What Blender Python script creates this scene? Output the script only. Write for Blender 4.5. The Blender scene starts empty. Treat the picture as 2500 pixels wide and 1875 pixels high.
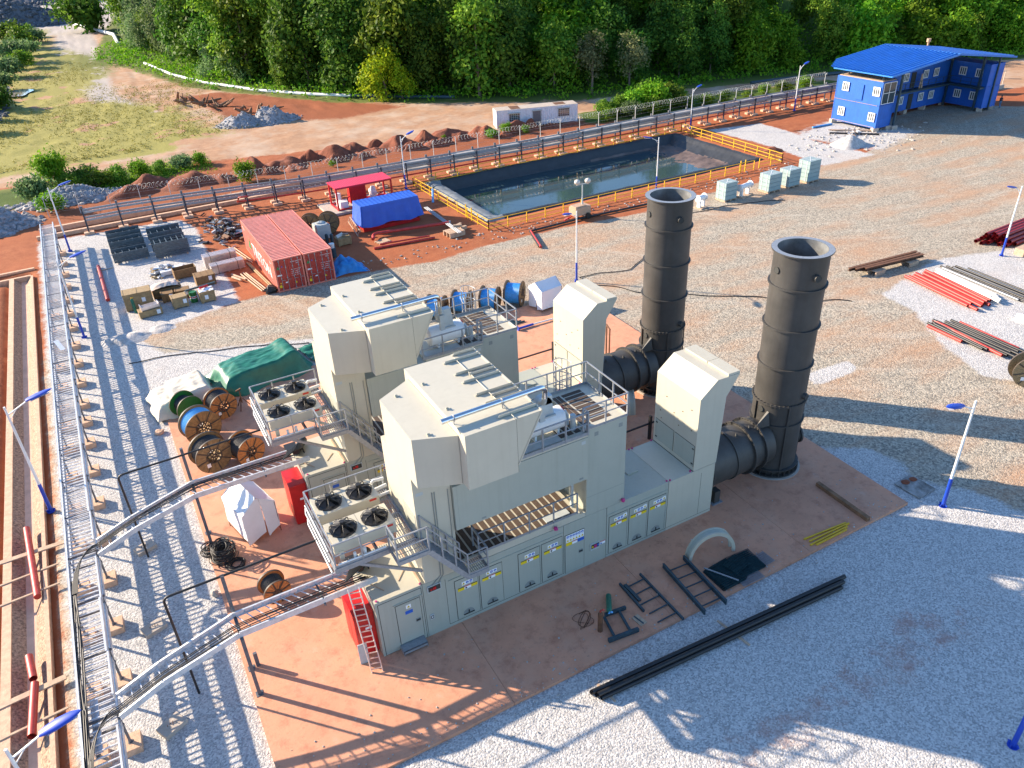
import bpy, bmesh, math, random
import numpy as np
from mathutils import Vector, Matrix, noise as mnoise
scene = bpy.context.scene
C = scene.collection
rad = math.radians
# ------------------------------------------------------------------ camera
cam_data = bpy.data.cameras.new("camera")
cam = bpy.data.objects.new("camera", cam_data)
C.objects.link(cam)
cam_data.sensor_width = 36.0
cam_data.lens = 27.326
cam_data.clip_start = 0.5
cam_data.clip_end = 3000
_p, _r, _y = 0.5452933, -0.04950117, 1.0914183
fwd = Vector((math.cos(_p)*math.cos(_y), math.cos(_p)*math.sin(_y), -math.sin(_p)))
rgt = fwd.cross(Vector((0, 0, 1))).normalized()
dwn = fwd.cross(rgt)
cr, sr = math.cos(_r), math.sin(_r)
rx = rgt*cr - dwn*sr
dy = rgt*sr + dwn*cr
up = -dy
M = Matrix((rx, up, -fwd)).transposed().to_4x4()
M.translation = Vector((-4.916, -22.255, 26.360))
cam.matrix_world = M
scene.camera = cam
# ------------------------------------------------------------------ light
SUN_EL = 22.5
SUN_AZ = rad(-46.5)
world = bpy.data.worlds.new("World"); scene.world = world
world.use_nodes = True
wn = world.node_tree.nodes; wl = world.node_tree.links
sky = wn.new("ShaderNodeTexSky"); sky.sky_type = 'NISHITA'; sky.sun_disc = False
sky.sun_elevation = rad(SUN_EL); sky.sun_rotation = rad(-43.5)
sky.air_density = 1.0; sky.dust_density = 0.3; sky.ozone_density = 4.5
wl.new(sky.outputs[0], wn["Background"].inputs[0])
wn["Background"].inputs[1].default_value = 0.12
sd = bpy.data.lights.new("sun", 'SUN'); sd.energy = 5.0; sd.angle = rad(0.5)
sd.color = (1.0, 0.83, 0.63)
sun = bpy.data.objects.new("sun", sd); C.objects.link(sun)
sv = Vector((math.cos(rad(SUN_EL))*math.cos(SUN_AZ), math.cos(rad(SUN_EL))*math.sin(SUN_AZ), -math.sin(rad(SUN_EL))))
sun.rotation_euler = sv.to_track_quat('-Z', 'Y').to_euler()
sun.location = (-60, 90, 60)
vs = scene.view_settings
scene.display_settings.display_device = 'sRGB'
vs.view_transform = 'Standard'; vs.look = 'None'; vs.gamma = 1.0; vs.exposure = 1.45
GZ = -0.15
rnd = random.Random(7)
# ------------------------------------------------------------------ materials
MATS = {}
def mat(name, col, rough=0.7, metal=0.0, var=0.12, scale=3.0, bump=0.0, bscale=20.0, col2=None, spec=0.5, streak=0.0, detail=5.0):
    m = bpy.data.materials.new(name); m.use_nodes = True
    nt = m.node_tree; n = nt.nodes; l = nt.links
    b = n["Principled BSDF"]
    b.inputs["Roughness"].default_value = rough; b.inputs["Metallic"].default_value = metal
    b.inputs["Specular IOR Level"].default_value = spec
    tc = n.new("ShaderNodeTexCoord")
    nz = n.new("ShaderNodeTexNoise"); nz.inputs["Scale"].default_value = scale; nz.inputs["Detail"].default_value = detail
    nz.inputs["Roughness"].default_value = 0.65
    l.new(tc.outputs["Object"], nz.inputs["Vector"])
    mp = n.new("ShaderNodeMapRange"); mp.inputs[1].default_value = 0.3; mp.inputs[2].default_value = 0.7
    l.new(nz.outputs["Fac"], mp.inputs[0])
    mx = n.new("ShaderNodeMix"); mx.data_type = 'RGBA'
    c2 = col2 if col2 else tuple(min(1, c*(1+var)) for c in col)
    c1 = col if col2 else tuple(c*(1-var) for c in col)
    mx.inputs["A"].default_value = (*c1, 1); mx.inputs["B"].default_value = (*c2, 1)
    l.new(mp.outputs[0], mx.inputs["Factor"])
    out = mx.outputs["Result"]
    if streak > 0:
        ms = n.new("ShaderNodeMapping"); ms.inputs["Scale"].default_value = (5, 5, 0.25)
        l.new(tc.outputs["Object"], ms.inputs["Vector"])
        n2 = n.new("ShaderNodeTexNoise"); n2.inputs["Scale"].default_value = 1.0; n2.inputs["Detail"].default_value = 6
        l.new(ms.outputs[0], n2.inputs["Vector"])
        r2 = n.new("ShaderNodeMapRange"); r2.inputs[1].default_value = 0.5; r2.inputs[2].default_value = 0.75
        r2.inputs[3].default_value = 0; r2.inputs[4].default_value = streak
        l.new(n2.outputs["Fac"], r2.inputs[0])
        m2 = n.new("ShaderNodeMix"); m2.data_type = 'RGBA'; m2.blend_type = 'MULTIPLY'
        m2.inputs["B"].default_value = (0.55, 0.5, 0.42, 1)
        l.new(r2.outputs[0], m2.inputs["Factor"]); l.new(out, m2.inputs["A"])
        out = m2.outputs["Result"]
    l.new(out, b.inputs["Base Color"])
    if bump > 0:
        nb = n.new("ShaderNodeTexNoise"); nb.inputs["Scale"].default_value = bscale; nb.inputs["Detail"].default_value = 4
        l.new(tc.outputs["Object"], nb.inputs["Vector"])
        bp = n.new("ShaderNodeBump"); bp.inputs["Strength"].default_value = bump; bp.inputs["Distance"].default_value = 0.05
        l.new(nb.outputs["Fac"], bp.inputs["Height"]); l.new(bp.outputs[0], b.inputs["Normal"])
    MATS[name] = m
    return m
P = mat("beige_paint", (.48, .455, .365), .42, var=.03, scale=1.2, streak=.10)  # lighter, creamier copy of the one enclosure paint, toned for sunlit faces
P2 = mat("beige_paint_shaded", (.355, .375, .32), .45, var=.03, scale=1.5, streak=.14)  # same enclosure paint with the fronts' shade put into its colour
SEAM = mat("dark_seam", (.035, .037, .035), .8)
MOON = mat("recess_grey", (.22, .245, .235), .5)
STEEL = mat("galvanised_steel", (.29, .31, .335), .42, .35, var=.18, scale=9)
TRAY = mat("tray_steel", (.64, .65, .66), .38, .3, var=.2, scale=4)
POSTM = mat("grey_post_steel", (.12, .125, .14), .5, .2, var=.2, scale=6)
SHINY = mat("polished_steel", (.72, .72, .72), .18, 1.0, var=.06)
WHITE = mat("white_paint", (.72, .73, .72), .45, var=.05, scale=4)
GREYM = mat("light_grey_paint", (.42, .46, .46), .5, var=.08, scale=4)
RED = mat("red_paint", (.48, .012, .014), .38, var=.15, scale=3)
PINKRED = mat("faded_red_steel", (.66, .21, .155), .5, var=.13, scale=1.3, streak=.35)
REDPIPE = mat("red_pipe_coat", (.42, .035, .025), .5, var=.25, scale=2.5)
MAROON = mat("deep_red_pipe", (.25, .014, .016), .5, var=.3, scale=5)
BLACKST = mat("black_stack_steel", (.048, .046, .043), .55, .0, var=.28, scale=.7, streak=.3)
BLACK = mat("black_plastic", (.014, .014, .015), .45, var=.3)
CABLE = mat("black_cable", (.012, .012, .013), .5)
BLUE = mat("blue_paint", (.012, .055, .42), .4, var=.15)
BLUEWALL = mat("blue_wall_panel", (.012, .11, .47), .5, var=.14, scale=1.0, streak=.25)
BLUEROOF = mat("blue_roof_sheet", (.025, .19, .58), .42, var=.12, scale=.6)
TARPB = mat("blue_tarp_cloth", (.012, .085, .47), .5, var=.12, scale=1.0, bump=.35, bscale=2.5)
TARPC = mat("crumpled_blue_tarp", (.015, .2, .52), .45, var=.25, scale=2.5)
TARPG = mat("green_tarp_cloth", (.008, .13, .08), .42, var=.22, scale=2.0, bump=.25, bscale=3)
TARPW = mat("beige_tarp_cloth", (.58, .53, .43), .7, var=.12, scale=1.5, bump=.3, bscale=3)
WCLOTH = mat("white_tent_cloth", (.74, .74, .76), .65, var=.05, scale=1.5, bump=.25, bscale=2)
WOOD = mat("reel_wood", (.30, .165, .062), .75, var=.28, scale=5)
WOODO = mat("orange_reel_wood", (.42, .17, .05), .7, var=.25, scale=5)
WOODG = mat("weathered_reel_wood", (.24, .155, .07), .8, var=.3, scale=5)
STRAP = mat("reel_strap_steel", (.06, .045, .035), .6)
CRATE = mat("crate_plywood", (.30, .21, .105), .8, var=.25, scale=4)
CRATED = mat("brown_crate_wood", (.20, .115, .045), .8, var=.25, scale=5)
PLANK = mat("pale_timber", (.45, .32, .22), .8, var=.25, scale=5)
GREENP = mat("green_paint", (.012, .14, .03), .45, var=.15)
BCABLE = mat("blue_cable_sheath", (.10, .36, .68), .4, var=.15, scale=14)
BWRAP = mat("bright_blue_wrap", (.04, .30, .72), .4, var=.25, scale=7)
CONC = mat("pale_concrete", (.42, .36, .30), .85, var=.14, scale=3, bump=.3, bscale=14)
CONCO = mat("earth_stained_concrete", (.56, .36, .24), .85, var=.2, scale=4, bump=.3, bscale=14)
YEL = mat("yellow_paint", (.68, .40, .01), .45, var=.1)
YSIGN = mat("yellow_sign", (.75, .55, .01), .5, var=.02)
WSIGN = mat("white_sign", (.78, .80, .82), .5, var=.02)
BSIGN = mat("blue_sign", (.01, .10, .48), .5, var=.02)
RSIGN = mat("red_sign", (.5, .03, .02), .5, var=.02)
GSIGN = mat("green_sign", (.01, .2, .06), .5, var=.02)
DECKB = mat("brown_grating", (.075, .05, .035), .8, var=.2, scale=8)
GRATE = mat("dark_grating", (.012, .05, .06), .5, .3, var=.4, scale=6)
DARKTRAY = mat("dark_tray_steel", (.075, .105, .125), .5, .2, var=.3, scale=4)
ROOFC = mat("faded_coral_roof", (.74, .29, .21), .5, var=.12, scale=1.1, streak=.2)
STACKIN = mat("stack_inner_steel", (.16, .165, .165), .5, .2, var=.4, scale=1.5)
DARKST = mat("blue_grey_steel", (.03, .062, .08), .5, .2, var=.3, scale=4)
RUST = mat("rusty_steel", (.13, .058, .028), .8, var=.4, scale=3)
GLASS = mat("window_glass", (.03, .05, .06), .06, .0, var=.1, spec=1.0)
LINER = mat("black_liner_sheet", (.028, .03, .032), .42, var=.3, scale=.8, bump=.5, bscale=2.2)
LINERG = mat("grey_liner_roll", (.20, .215, .215), .5, var=.25, scale=1.2, bump=.4, bscale=3)
MOUND = mat("red_earth_heap", (.20, .058, .027), .95, var=.35, scale=1.6, bump=.9, bscale=5)
ROCKG = mat("grey_rubble", (.26, .26, .27), .9, var=.5, scale=2.0, bump=.9, bscale=4)
ROCKW = mat("pale_rock", (.42, .38, .34), .9, var=.3, scale=2, bump=.6, bscale=5)
SLATE = mat("dark_slate_rubble", (.10, .11, .125), .9, var=.6, scale=1.2, bump=1.0, bscale=2)
GRAVH = mat("gravel_heap", (.44, .42, .40), .9, var=.35, scale=3, bump=.9, bscale=9)
BROWNST = mat("root_wood", (.22, .11, .055), .85, var=.4, scale=3)
ALU = mat("aluminium_sheet", (.66, .60, .58), .3, .65, var=.15, scale=5)
PINK = mat("magenta_cap", (.45, .03, .18), .5)
SKIN = mat("skin", (.12, .06, .04), .6)
JEANS = mat("blue_jeans", (.10, .17, .28), .8)
SHIRT = mat("dark_shirt", (.03, .02, .03), .8)
TRUNK = mat("tree_bark", (.16, .12, .085), .9, var=.3, scale=6)
def leafmat(name, c1, c2, tr=.25):
    m = bpy.data.materials.new(name); m.use_nodes = True
    n = m.node_tree.nodes; l = m.node_tree.links
    b = n["Principled BSDF"]; b.inputs["Roughness"].default_value = .6
    b.inputs["Specular IOR Level"].default_value = .12
    at = n.new("ShaderNodeAttribute"); at.attribute_name = "leaf"
    oi = n.new("ShaderNodeObjectInfo")
    mx = n.new("ShaderNodeMix"); mx.data_type = 'RGBA'
    mx.inputs["A"].default_value = (*c1, 1); mx.inputs["B"].default_value = (*c2, 1)
    l.new(at.outputs["Fac"], mx.inputs["Factor"])
    hs = n.new("ShaderNodeHueSaturation")
    mr = n.new("ShaderNodeMapRange"); mr.inputs[3].default_value = .75; mr.inputs[4].default_value = 1.3
    l.new(oi.outputs["Random"], mr.inputs[0]); l.new(mr.outputs[0], hs.inputs["Value"])
    mr2 = n.new("ShaderNodeMapRange"); mr2.inputs[3].default_value = .485; mr2.inputs[4].default_value = .515
    l.new(oi.outputs["Random"], mr2.inputs[0]); l.new(mr2.outputs[0], hs.inputs["Hue"])
    l.new(mx.outputs["Result"], hs.inputs["Color"]); l.new(hs.outputs[0], b.inputs["Base Color"])
    t = n.new("ShaderNodeBsdfTranslucent"); l.new(hs.outputs[0], t.inputs["Color"])
    ms = n.new("ShaderNodeMixShader"); ms.inputs[0].default_value = tr
    l.new(b.outputs[0], ms.inputs[1]); l.new(t.outputs[0], ms.inputs[2])
    l.new(ms.outputs[0], n["Material Output"].inputs["Surface"])
    return m
LEAFD = leafmat("dark_leaves", (.026, .09, .012), (.13, .23, .025), .4)
LEAFM = leafmat("mid_green_leaves", (.045, .13, .012), (.22, .33, .03), .4)
LEAFG = leafmat("grey_green_leaves", (.06, .13, .045), (.21, .30, .11), .4)
LEAFY = leafmat("yellow_green_leaves", (.16, .30, .01), (.45, .52, .02), .4)
LEAFB = leafmat("bright_green_leaves", (.06, .19, .01), (.24, .40, .02), .4)
LEAFR = leafmat("brownish_leaves", (.10, .115, .045), (.26, .27, .11), .35)
DRYG = leafmat("dry_grass_blades", (.18, .175, .04), (.32, .30, .08), .3)
# ------------------------------------------------------------------ mesh builder
class MB:
    def __init__(s): s.v = []; s.f = []; s.m = []; s.sm = []; s.cur = 0
    def add(s, vs, fs, smooth=False):
        o = len(s.v); s.v += [tuple(v) for v in vs]
        for f in fs: s.f.append(tuple(i+o for i in f)); s.m.append(s.cur); s.sm.append(smooth)
        return s
    def box(s, x0, x1, y0, y1, z0, z1):
        vs = [(x, y, z) for z in (z0, z1) for y in (y0, y1) for x in (x0, x1)]
        return s.add(vs, [(0, 2, 3, 1), (4, 5, 7, 6), (0, 1, 5, 4), (2, 6, 7, 3), (0, 4, 6, 2), (1, 3, 7, 5)])
    def cbox(s, cx, cy, cz, sx, sy, sz): return s.box(cx-sx/2, cx+sx/2, cy-sy/2, cy+sy/2, cz-sz/2, cz+sz/2)
    def rbox(s, c, size, rz=0, tilt=None):
        m = Matrix.Rotation(rz, 3, 'Z')
        if tilt: m = m @ Matrix.Rotation(tilt[1], 3, tilt[0])
        a, b, d = (q/2 for q in size)
        vs = [Vector(c)+m @ Vector((x*a, y*b, z*d)) for z in (-1, 1) for y in (-1, 1) for x in (-1, 1)]
        return s.add(vs, [(0, 2, 3, 1), (4, 5, 7, 6), (0, 1, 5, 4), (2, 6, 7, 3), (0, 4, 6, 2), (1, 3, 7, 5)])
    def bar(s, p0, p1, w, h=None, upv=(0, 0, 1)):
        h = h or w; p0 = Vector(p0); p1 = Vector(p1); d = (p1-p0).normalized()
        u = Vector(upv)
        if abs(d.dot(u)) > .97: u = Vector((0, 1, 0))
        a = d.cross(u).normalized(); b = a.cross(d).normalized()
        vs = [q + a*x*w/2 + b*z*h/2 for q in (p0, p1) for x, z in ((-1, -1), (1, -1), (1, 1), (-1, 1))]
        return s.add(vs, [(0, 1, 2, 3), (7, 6, 5, 4), (0, 4, 5, 1), (1, 5, 6, 2), (2, 6, 7, 3), (3, 7, 4, 0)])
    def frame(s, d):
        d = d.normalized(); u = Vector((0, 0, 1)) if abs(d.z) < .95 else Vector((1, 0, 0))
        a = d.cross(u).normalized(); return a, d.cross(a).normalized()
    def cyl(s, p0, p1, r0, r1=None, n=16, caps=True):
        r1 = r0 if r1 is None else r1; p0 = Vector(p0); p1 = Vector(p1); a, b = s.frame(p1-p0)
        ang = [2*math.pi*i/n for i in range(n)]
        A = [p0+(a*math.cos(t)+b*math.sin(t))*r0 for t in ang]; B = [p1+(a*math.cos(t)+b*math.sin(t))*r1 for t in ang]
        s.add(A+B, [(i, (i+1) % n, n+(i+1) % n, n+i) for i in range(n)], True)
        if caps:
            s.add(A, [tuple(range(n-1, -1, -1))]); s.add(B, [tuple(range(n))])
        return s
    def tube(s, pts, r, n=8, caps=True):
        pts = [Vector(p) for p in pts]; rings = []
        a, b = s.frame(pts[1]-pts[0])
        for i, p in enumerate(pts):
            d = (pts[min(i+1, len(pts)-1)]-pts[max(i-1, 0)]).normalized()
            a = (a-d*a.dot(d)).normalized(); b = d.cross(a)
            rings += [p+(a*math.cos(2*math.pi*k/n)+b*math.sin(2*math.pi*k/n))*r for k in range(n)]
        fs = [(i*n+k, i*n+(k+1) % n, (i+1)*n+(k+1) % n, (i+1)*n+k) for i in range(len(pts)-1) for k in range(n)]
        s.add(rings, fs, True)
        if caps: s.add(rings[:n], [tuple(range(n-1, -1, -1))]); s.add(rings[-n:], [tuple(range(n))])
        return s
    def prism(s, poly, axis, a, b):
        def P3(p, t): return {'x': (t, p[0], p[1]), 'y': (p[0], t, p[1]), 'z': (p[0], p[1], t)}[axis]
        n = len(poly); vs = [P3(p, a) for p in poly]+[P3(p, b) for p in poly]
        fs = [tuple(range(n)), tuple(range(2*n-1, n-1, -1))]+[(i, n+i, n+(i+1) % n, (i+1) % n) for i in range(n)]
        return s.add(vs, fs)
    def lathe(s, prof, c, axis='z', n=32, smooth=True):
        # prof: (radius, height) pairs; every segment owns its vertices so edges stay crisp
        def pt(r, h, t):
            x, y = r*math.cos(t), r*math.sin(t)
            v = {'z': (x, y, h), 'x': (h, x, y), 'y': (x, h, y)}[axis]
            return (c[0]+v[0], c[1]+v[1], c[2]+v[2])
        for (r0, h0), (r1, h1) in zip(prof, prof[1:]):
            A = [pt(r0, h0, 2*math.pi*i/n) for i in range(n)]; B = [pt(r1, h1, 2*math.pi*i/n) for i in range(n)]
            s.add(A+B, [(i, (i+1) % n, n+(i+1) % n, n+i) for i in range(n)], smooth)
        return s
    def quad(s, *p): return s.add(p, [tuple(range(len(p)))])
    def grid(s, fn, nu, nv, smooth=True):
        vs = [fn(i/nu, j/nv) for j in range(nv+1) for i in range(nu+1)]
        return s.add(vs, [(j*(nu+1)+i, j*(nu+1)+i+1, (j+1)*(nu+1)+i+1, (j+1)*(nu+1)+i) for j in range(nv) for i in range(nu)], smooth)
    def ball(s, c, r, n=12, m=8, sq=(1, 1, 1), jit=0, rn=None):
        vs = []
        for j in range(m+1):
            for i in range(n):
                th = math.pi*j/m; ph = 2*math.pi*i/n
                d = Vector((math.sin(th)*math.cos(ph), math.sin(th)*math.sin(ph), math.cos(th)))
                k = r
                if jit: k *= 1+jit*mnoise.noise(d*1.7+Vector((c[0]*3.1, c[1]*2.7, c[2])))
                vs.append((c[0]+d.x*k*sq[0], c[1]+d.y*k*sq[1], c[2]+d.z*k*sq[2]))
        return s.add(vs, [(j*n+i, (j+1)*n+i, (j+1)*n+(i+1) % n, j*n+(i+1) % n) for j in range(m) for i in range(n)], not jit)
    def mesh(s, name, mats, off=(0, 0, 0)):
        me = bpy.data.meshes.new(name)
        v = s.v if off == (0, 0, 0) else [(a-off[0], b-off[1], c-off[2]) for a, b, c in s.v]
        me.from_pydata(v, [], s.f)
        for m in (mats if isinstance(mats, (list, tuple)) else [mats]): me.materials.append(m)
        me.polygons.foreach_set("material_index", s.m); me.polygons.foreach_set("use_smooth", s.sm)
        me.update(); return me
def tag(o, label=None, cat=None, group=None, kind=None):
    if label: o["label"] = label
    if cat: o["category"] = cat
    if group: o["group"] = group
    if kind: o["kind"] = kind
    return o
def obj(name, mb, m, parent=None, loc=None, world=False):
    off = (0, 0, 0)
    if parent is not None and world: off = tuple(world_loc(parent))
    elif parent is None and loc: off = tuple(loc)
    o = bpy.data.objects.new(name, mb.mesh(name, m, off)); C.objects.link(o)
    if parent is not None: o.parent = parent
    elif loc: o.location = loc
    return o
def world_loc(o):
    v = Vector((0, 0, 0))
    while o is not None: v += o.location; o = o.parent
    return v
def thing(name, label, cat, loc=(0, 0, 0), rz=0, group=None):
    o = bpy.data.objects.new(name, None); C.objects.link(o); o.empty_display_size = .3
    o.location = loc; o.rotation_euler = (0, 0, rz)
    return tag(o, label, cat, group)
KIDS = {}
def kids(o): return [c for c in C.objects if c.parent == o]
def dup(o, loc=None, rz=None, label=None, group=None, scale=None):
    def rec(q, par):
        c = q.copy(); C.objects.link(c)
        if par is not None: c.parent = par
        for k in list(q.children): rec(k, c)
        return c
    r = rec(o, None)
    if loc is not None: r.location = loc
    if rz is not None: r.rotation_euler = (0, 0, rz)
    if scale is not None: r.scale = scale if isinstance(scale, tuple) else (scale,)*3
    if label: r["label"] = label
    if group: r["group"] = group
    return r
def one(name, mb, m, label, cat, loc, group=None, world=True):
    """a thing that is a single mesh; vertices given in world coordinates"""
    o = obj(name, mb, m, None, loc) if world else bpy.data.objects.new(name, mb.mesh(name, m))
    if not world: C.objects.link(o); o.location = loc
    return tag(o, label, cat, group)
def text_mb(mb, s, origin, xdir, ydir, size, depth=.004):
    cu = bpy.data.curves.new("letters", 'FONT'); cu.body = s; cu.size = size; cu.resolution_u = 2
    to = bpy.data.objects.new("letters", cu); C.objects.link(to)
    dg = bpy.context.evaluated_depsgraph_get(); me = to.evaluated_get(dg).to_mesh()
    X = Vector(xdir); Y = Vector(ydir); O = Vector(origin)
    mb.add([O+X*v.co.x+Y*v.co.y for v in me.vertices], [tuple(p.vertices) for p in me.polygons])
    to.to_mesh_clear(); bpy.data.objects.remove(to); bpy.data.curves.remove(cu)
def rail(mb, pts, h=1.1, post=1.2, r=.025, mid=True, toe=.0, posts=True):
    """handrail along a floor-level polyline"""
    pts = [Vector(p) for p in pts]
    Z = Vector((0, 0, 1))
    for a, b in zip(pts, pts[1:]):
        mb.bar(a+Z*h, b+Z*h, r*2)
        if mid: mb.bar(a+Z*h*.52, b+Z*h*.52, r*1.6)
        if toe: mb.bar(a+Z*toe/2, b+Z*toe/2, .012, toe)
        n = max(1, round((b-a).length/post))
        for i in range(n+1):
            p = a+(b-a)*i/n
            done = mb.__dict__.setdefault("posts", [])
            if any((p-q).length < .15 for q in done): continue
            done.append(p); mb.bar(p, p+Z*(h+.004), r*2.4)
    return mb
# ------------------------------------------------------------------ terrain
EDGE = [(54, 490), (24, 330), (14, 253), (7.5, 199), (13, 189), (20.5, 151), (38, 118.5), (50, 107), (68.6, 93), (87, 88.5), (97, 86), (113, 82), (135, 76), (160, 66), (230, 40), (420, -40)]
def seg_d(px, py, a, b):
    ax, ay = a; bx, by = b; dx, dy_ = bx-ax, by-ay
    t = np.clip(((px-ax)*dx+(py-ay)*dy_)/(dx*dx+dy_*dy_), 0, 1)
    return np.hypot(px-ax-t*dx, py-ay-t*dy_)
def inside(px, py, poly):
    r = np.zeros(px.shape, bool); n = len(poly)
    for i in range(n):
        x0, y0 = poly[i]; x1, y1 = poly[(i+1) % n]
        c = ((y0 > py) != (y1 > py))
        with np.errstate(divide='ignore', invalid='ignore'):
            r ^= c & (px < (x1-x0)*(py-y0)/(y1-y0+1e-12)+x0)
    return r
def sdf(px, py, poly):
    d = np.full(px.shape, 1e9)
    for i in range(len(poly)): d = np.minimum(d, seg_d(px, py, poly[i], poly[(i+1) % len(poly)]))
    return np.where(inside(px, py, poly), d, -d)
FOREST = EDGE+[(900, -40), (900, 900), (54, 900)]
def fdist(px, py):
    d = np.full(np.shape(px), 1e9)
    for a, b in zip(EDGE, EDGE[1:]): d = np.minimum(d, seg_d(px, py, a, b))
    return np.where(inside(px, py, FOREST), d, -d)
def soft(px, py, poly, w): return np.clip(.5+sdf(px, py, poly)/w, 0, 1)
def hill_h(px, py):
    d = np.maximum(fdist(px, py)-2, 0)
    return np.where(d < 90, d*.34, 90*.34+(d-90)*.15)
def zone_arrays(X, Y):
    W = np.zeros_like(X)
    for poly, w in (([(-11.5, -40), (-11.8, 66.8), (1.6, 65.4), (2.8, 61.6), (2.5, 54), (2.8, 46.5), (2.7, 40.4), (-2.1, 39), (-5.8, 38.3), (-4, 34.1), (.7, 32.4), (5.7, 30.4), (10, 29), (12, 26), (12, -40)], 1.6),
                    ([(8, -60), (8, 3), (26.5, 1.1), (28.6, -.5), (29.1, -2.2), (28.5, -3.7), (30.1, -5.7), (31, -9), (36, -20), (40, -60)], 1.8),
                    ([(45.7, 12.6), (45.4, 9.4), (44.4, 8.0), (42.5, 5.0), (41.0, 1.0), (45, -5), (60, -4), (68, 11), (55, 14.7), (50, 13.7)], 1.8),
                    ([(69.9, 60.4), (78, 58.6), (77.5, 52), (76.4, 46.9), (77.1, 38.9), (68.8, 39.4), (69.9, 45.3), (70.4, 51.7)], 2.0),
                    ([(31.6, 7.2), (35.6, 6.9), (35.2, 5.7), (31.5, 5.8)], .9), ([(76, 51), (90, 55), (90, 43), (79, 40)], 6)):
        W = np.maximum(W, soft(X, Y, poly, w))
    B = soft(X, Y, [(-12, 38.3), (-5.8, 38.3), (2.7, 40.3), (11.3, 40.2), (16.9, 39.5), (19.7, 38.8), (24.8, 39.6), (33.3, 39.5), (43, 38.4), (51, 39.4), (56.3, 39), (65, 39.2), (68.8, 39.4), (76, 40), (80, 41), (86, 49), (104, 51.5), (110, 46), (118, 36), (170, 20), (170, -90), (-11.7, -90)], 1.6)
    F = fdist(X, Y)
    G = soft(X, Y, [(-90, 102), (3, 98.5), (16, 104), (13, 113), (12, 131), (-2, 150), (4, 180), (5, 199), (-4, 240), (-4, 300), (-90, 300)], 14)*.9
    G = np.maximum(G, np.clip(1+(F+1)/7, 0, 1))            # green fringe along the forest
    G = np.maximum(G, soft(X, Y, [(-40, 94), (-13, 91), (6, 92), (7, 88), (2, 83), (-12, 81), (-40, 80)], 4)*.8)
    G = np.maximum(G, soft(X, Y, [(62, 80), (80, 79), (108, 74), (108, 70.8), (66, 71.6), (60, 74)], 4)*.85)
    T = soft(X, Y, [(-90, 84), (-12, 92), (10, 88), (30, 82), (60, 76), (80, 78), (108, 74.5), (109, 53), (150, 48), (420, -60), (900, 400), (900, 900), (-200, 900)], 4)
    D = soft(X, Y, [(13, 139), (20.5, 138), (37, 114), (43, 103), (31.7, 101), (23.8, 105.5), (17, 112)], 7)
    D = np.maximum(D, soft(X, Y, [(-14, 72), (4, 71.5), (60, 70), (62, 75), (44, 80), (22, 82.5), (-4, 82), (-14, 78)], 3))
    G = np.maximum(G, soft(X, Y, [(-90, 100.5), (5, 98.5), (7, 110), (-1, 124), (-18, 138), (-90, 150)], 9)*1.5)
    GRN = np.clip((F+18)/18, 0, 1)
    GRN = np.maximum(GRN, soft(X, Y, [(-60, 92), (8, 90), (110, 74), (110, 69), (60, 70), (-60, 80)], 4))
    Q = np.clip((Y-255)/35, 0, 1)*(F < 0)
    Q = np.maximum(Q, .75*soft(X, Y, [(-3, 290), (9, 290), (6, 205), (4, 150), (10, 122), (6, 111), (0, 124), (-4, 160), (-8, 205)], 6))                   # grey quarry floor far away
    return W, B, G, T, D, GRN, Q
def axis_pts(segs):
    out = []
    for a, b, st in segs: out += list(np.arange(a, b, st))
    return np.array(out+[segs[-1][1]])
xs = axis_pts([(-420, -90, 22), (-90, -24, 4), (-24, 112, .55), (112, 190, 4), (190, 800, 25)])
ys = axis_pts([(-120, -22, 4), (-22, 96, .55), (96, 150, 1.4), (150, 330, 4), (330, 900, 25)])
X, Y = np.meshgrid(xs, ys)
H = np.full(X.shape, GZ)
H += hill_h(X, Y)
nz = np.vectorize(lambda a, b: mnoise.noise(Vector((a*.35, b*.35, 0)))*.6+mnoise.noise(Vector((a*1.1, b*1.1, 5)))*.4)(X, Y)
W, B, G, T, D, GRN, Q = zone_arrays(X, Y)
amp = .015+.035*W*(Y < 60)+.04*(1-np.maximum(W, B))*(Y > 40)+.10*(Y > 72)+.25*(Y > 110)
H += nz*amp
H += -2.6*np.clip(soft(X, Y, [(29.0, 45.8), (29.0, 61.1), (65.0, 61.1), (65.0, 45.8)], .5), 0, 1)
H += -.8*soft(X, Y, [(-14.15, -60), (-12.4, -60), (-12.55, 20), (-12.75, 57.5), (-17, 57.7), (-60, 61), (-60, 59.5), (-14.3, 56.2)], .5)
H -= .05*soft(X, Y, [(-5.1, -4.6), (26.3, -4.6), (26.3, 25.9), (-5.1, 25.9)], .6)
ny, nx = X.shape
me = bpy.data.meshes.new("ground")
vv = np.stack([X.ravel(), Y.ravel(), H.ravel()], 1)
idx = np.arange(nx*ny).reshape(ny, nx)
ff = np.stack([idx[:-1, :-1].ravel(), idx[:-1, 1:].ravel(), idx[1:, 1:].ravel(), idx[1:, :-1].ravel()], 1)
me.from_pydata(vv.tolist(), [], ff.tolist())
me.polygons.foreach_set("use_smooth", [True]*len(me.polygons))
def attr(nm, r, g, b):
    a = me.color_attributes.new(nm, 'FLOAT_COLOR', 'POINT')
    d = np.ones((nx*ny, 4), np.float32); d[:, 0] = r.ravel(); d[:, 1] = g.ravel(); d[:, 2] = b.ravel()
    a.data.foreach_set("color", d.ravel())
attr("zone_a", W, B, G); attr("zone_b", T, D, GRN); attr("zone_c", Q, Q, Q)
STREAK = soft(X, Y, [(20, -9.4), (22.4, -10.5), (22.2, -11.6), (19.7, -11.3), (16, -11.5), (12.5, -11.6), (9.5, -11.2), (7.2, -11.2), (7.2, -10.2), (12, -10.2), (16, -10.2)], 1.3)
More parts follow.
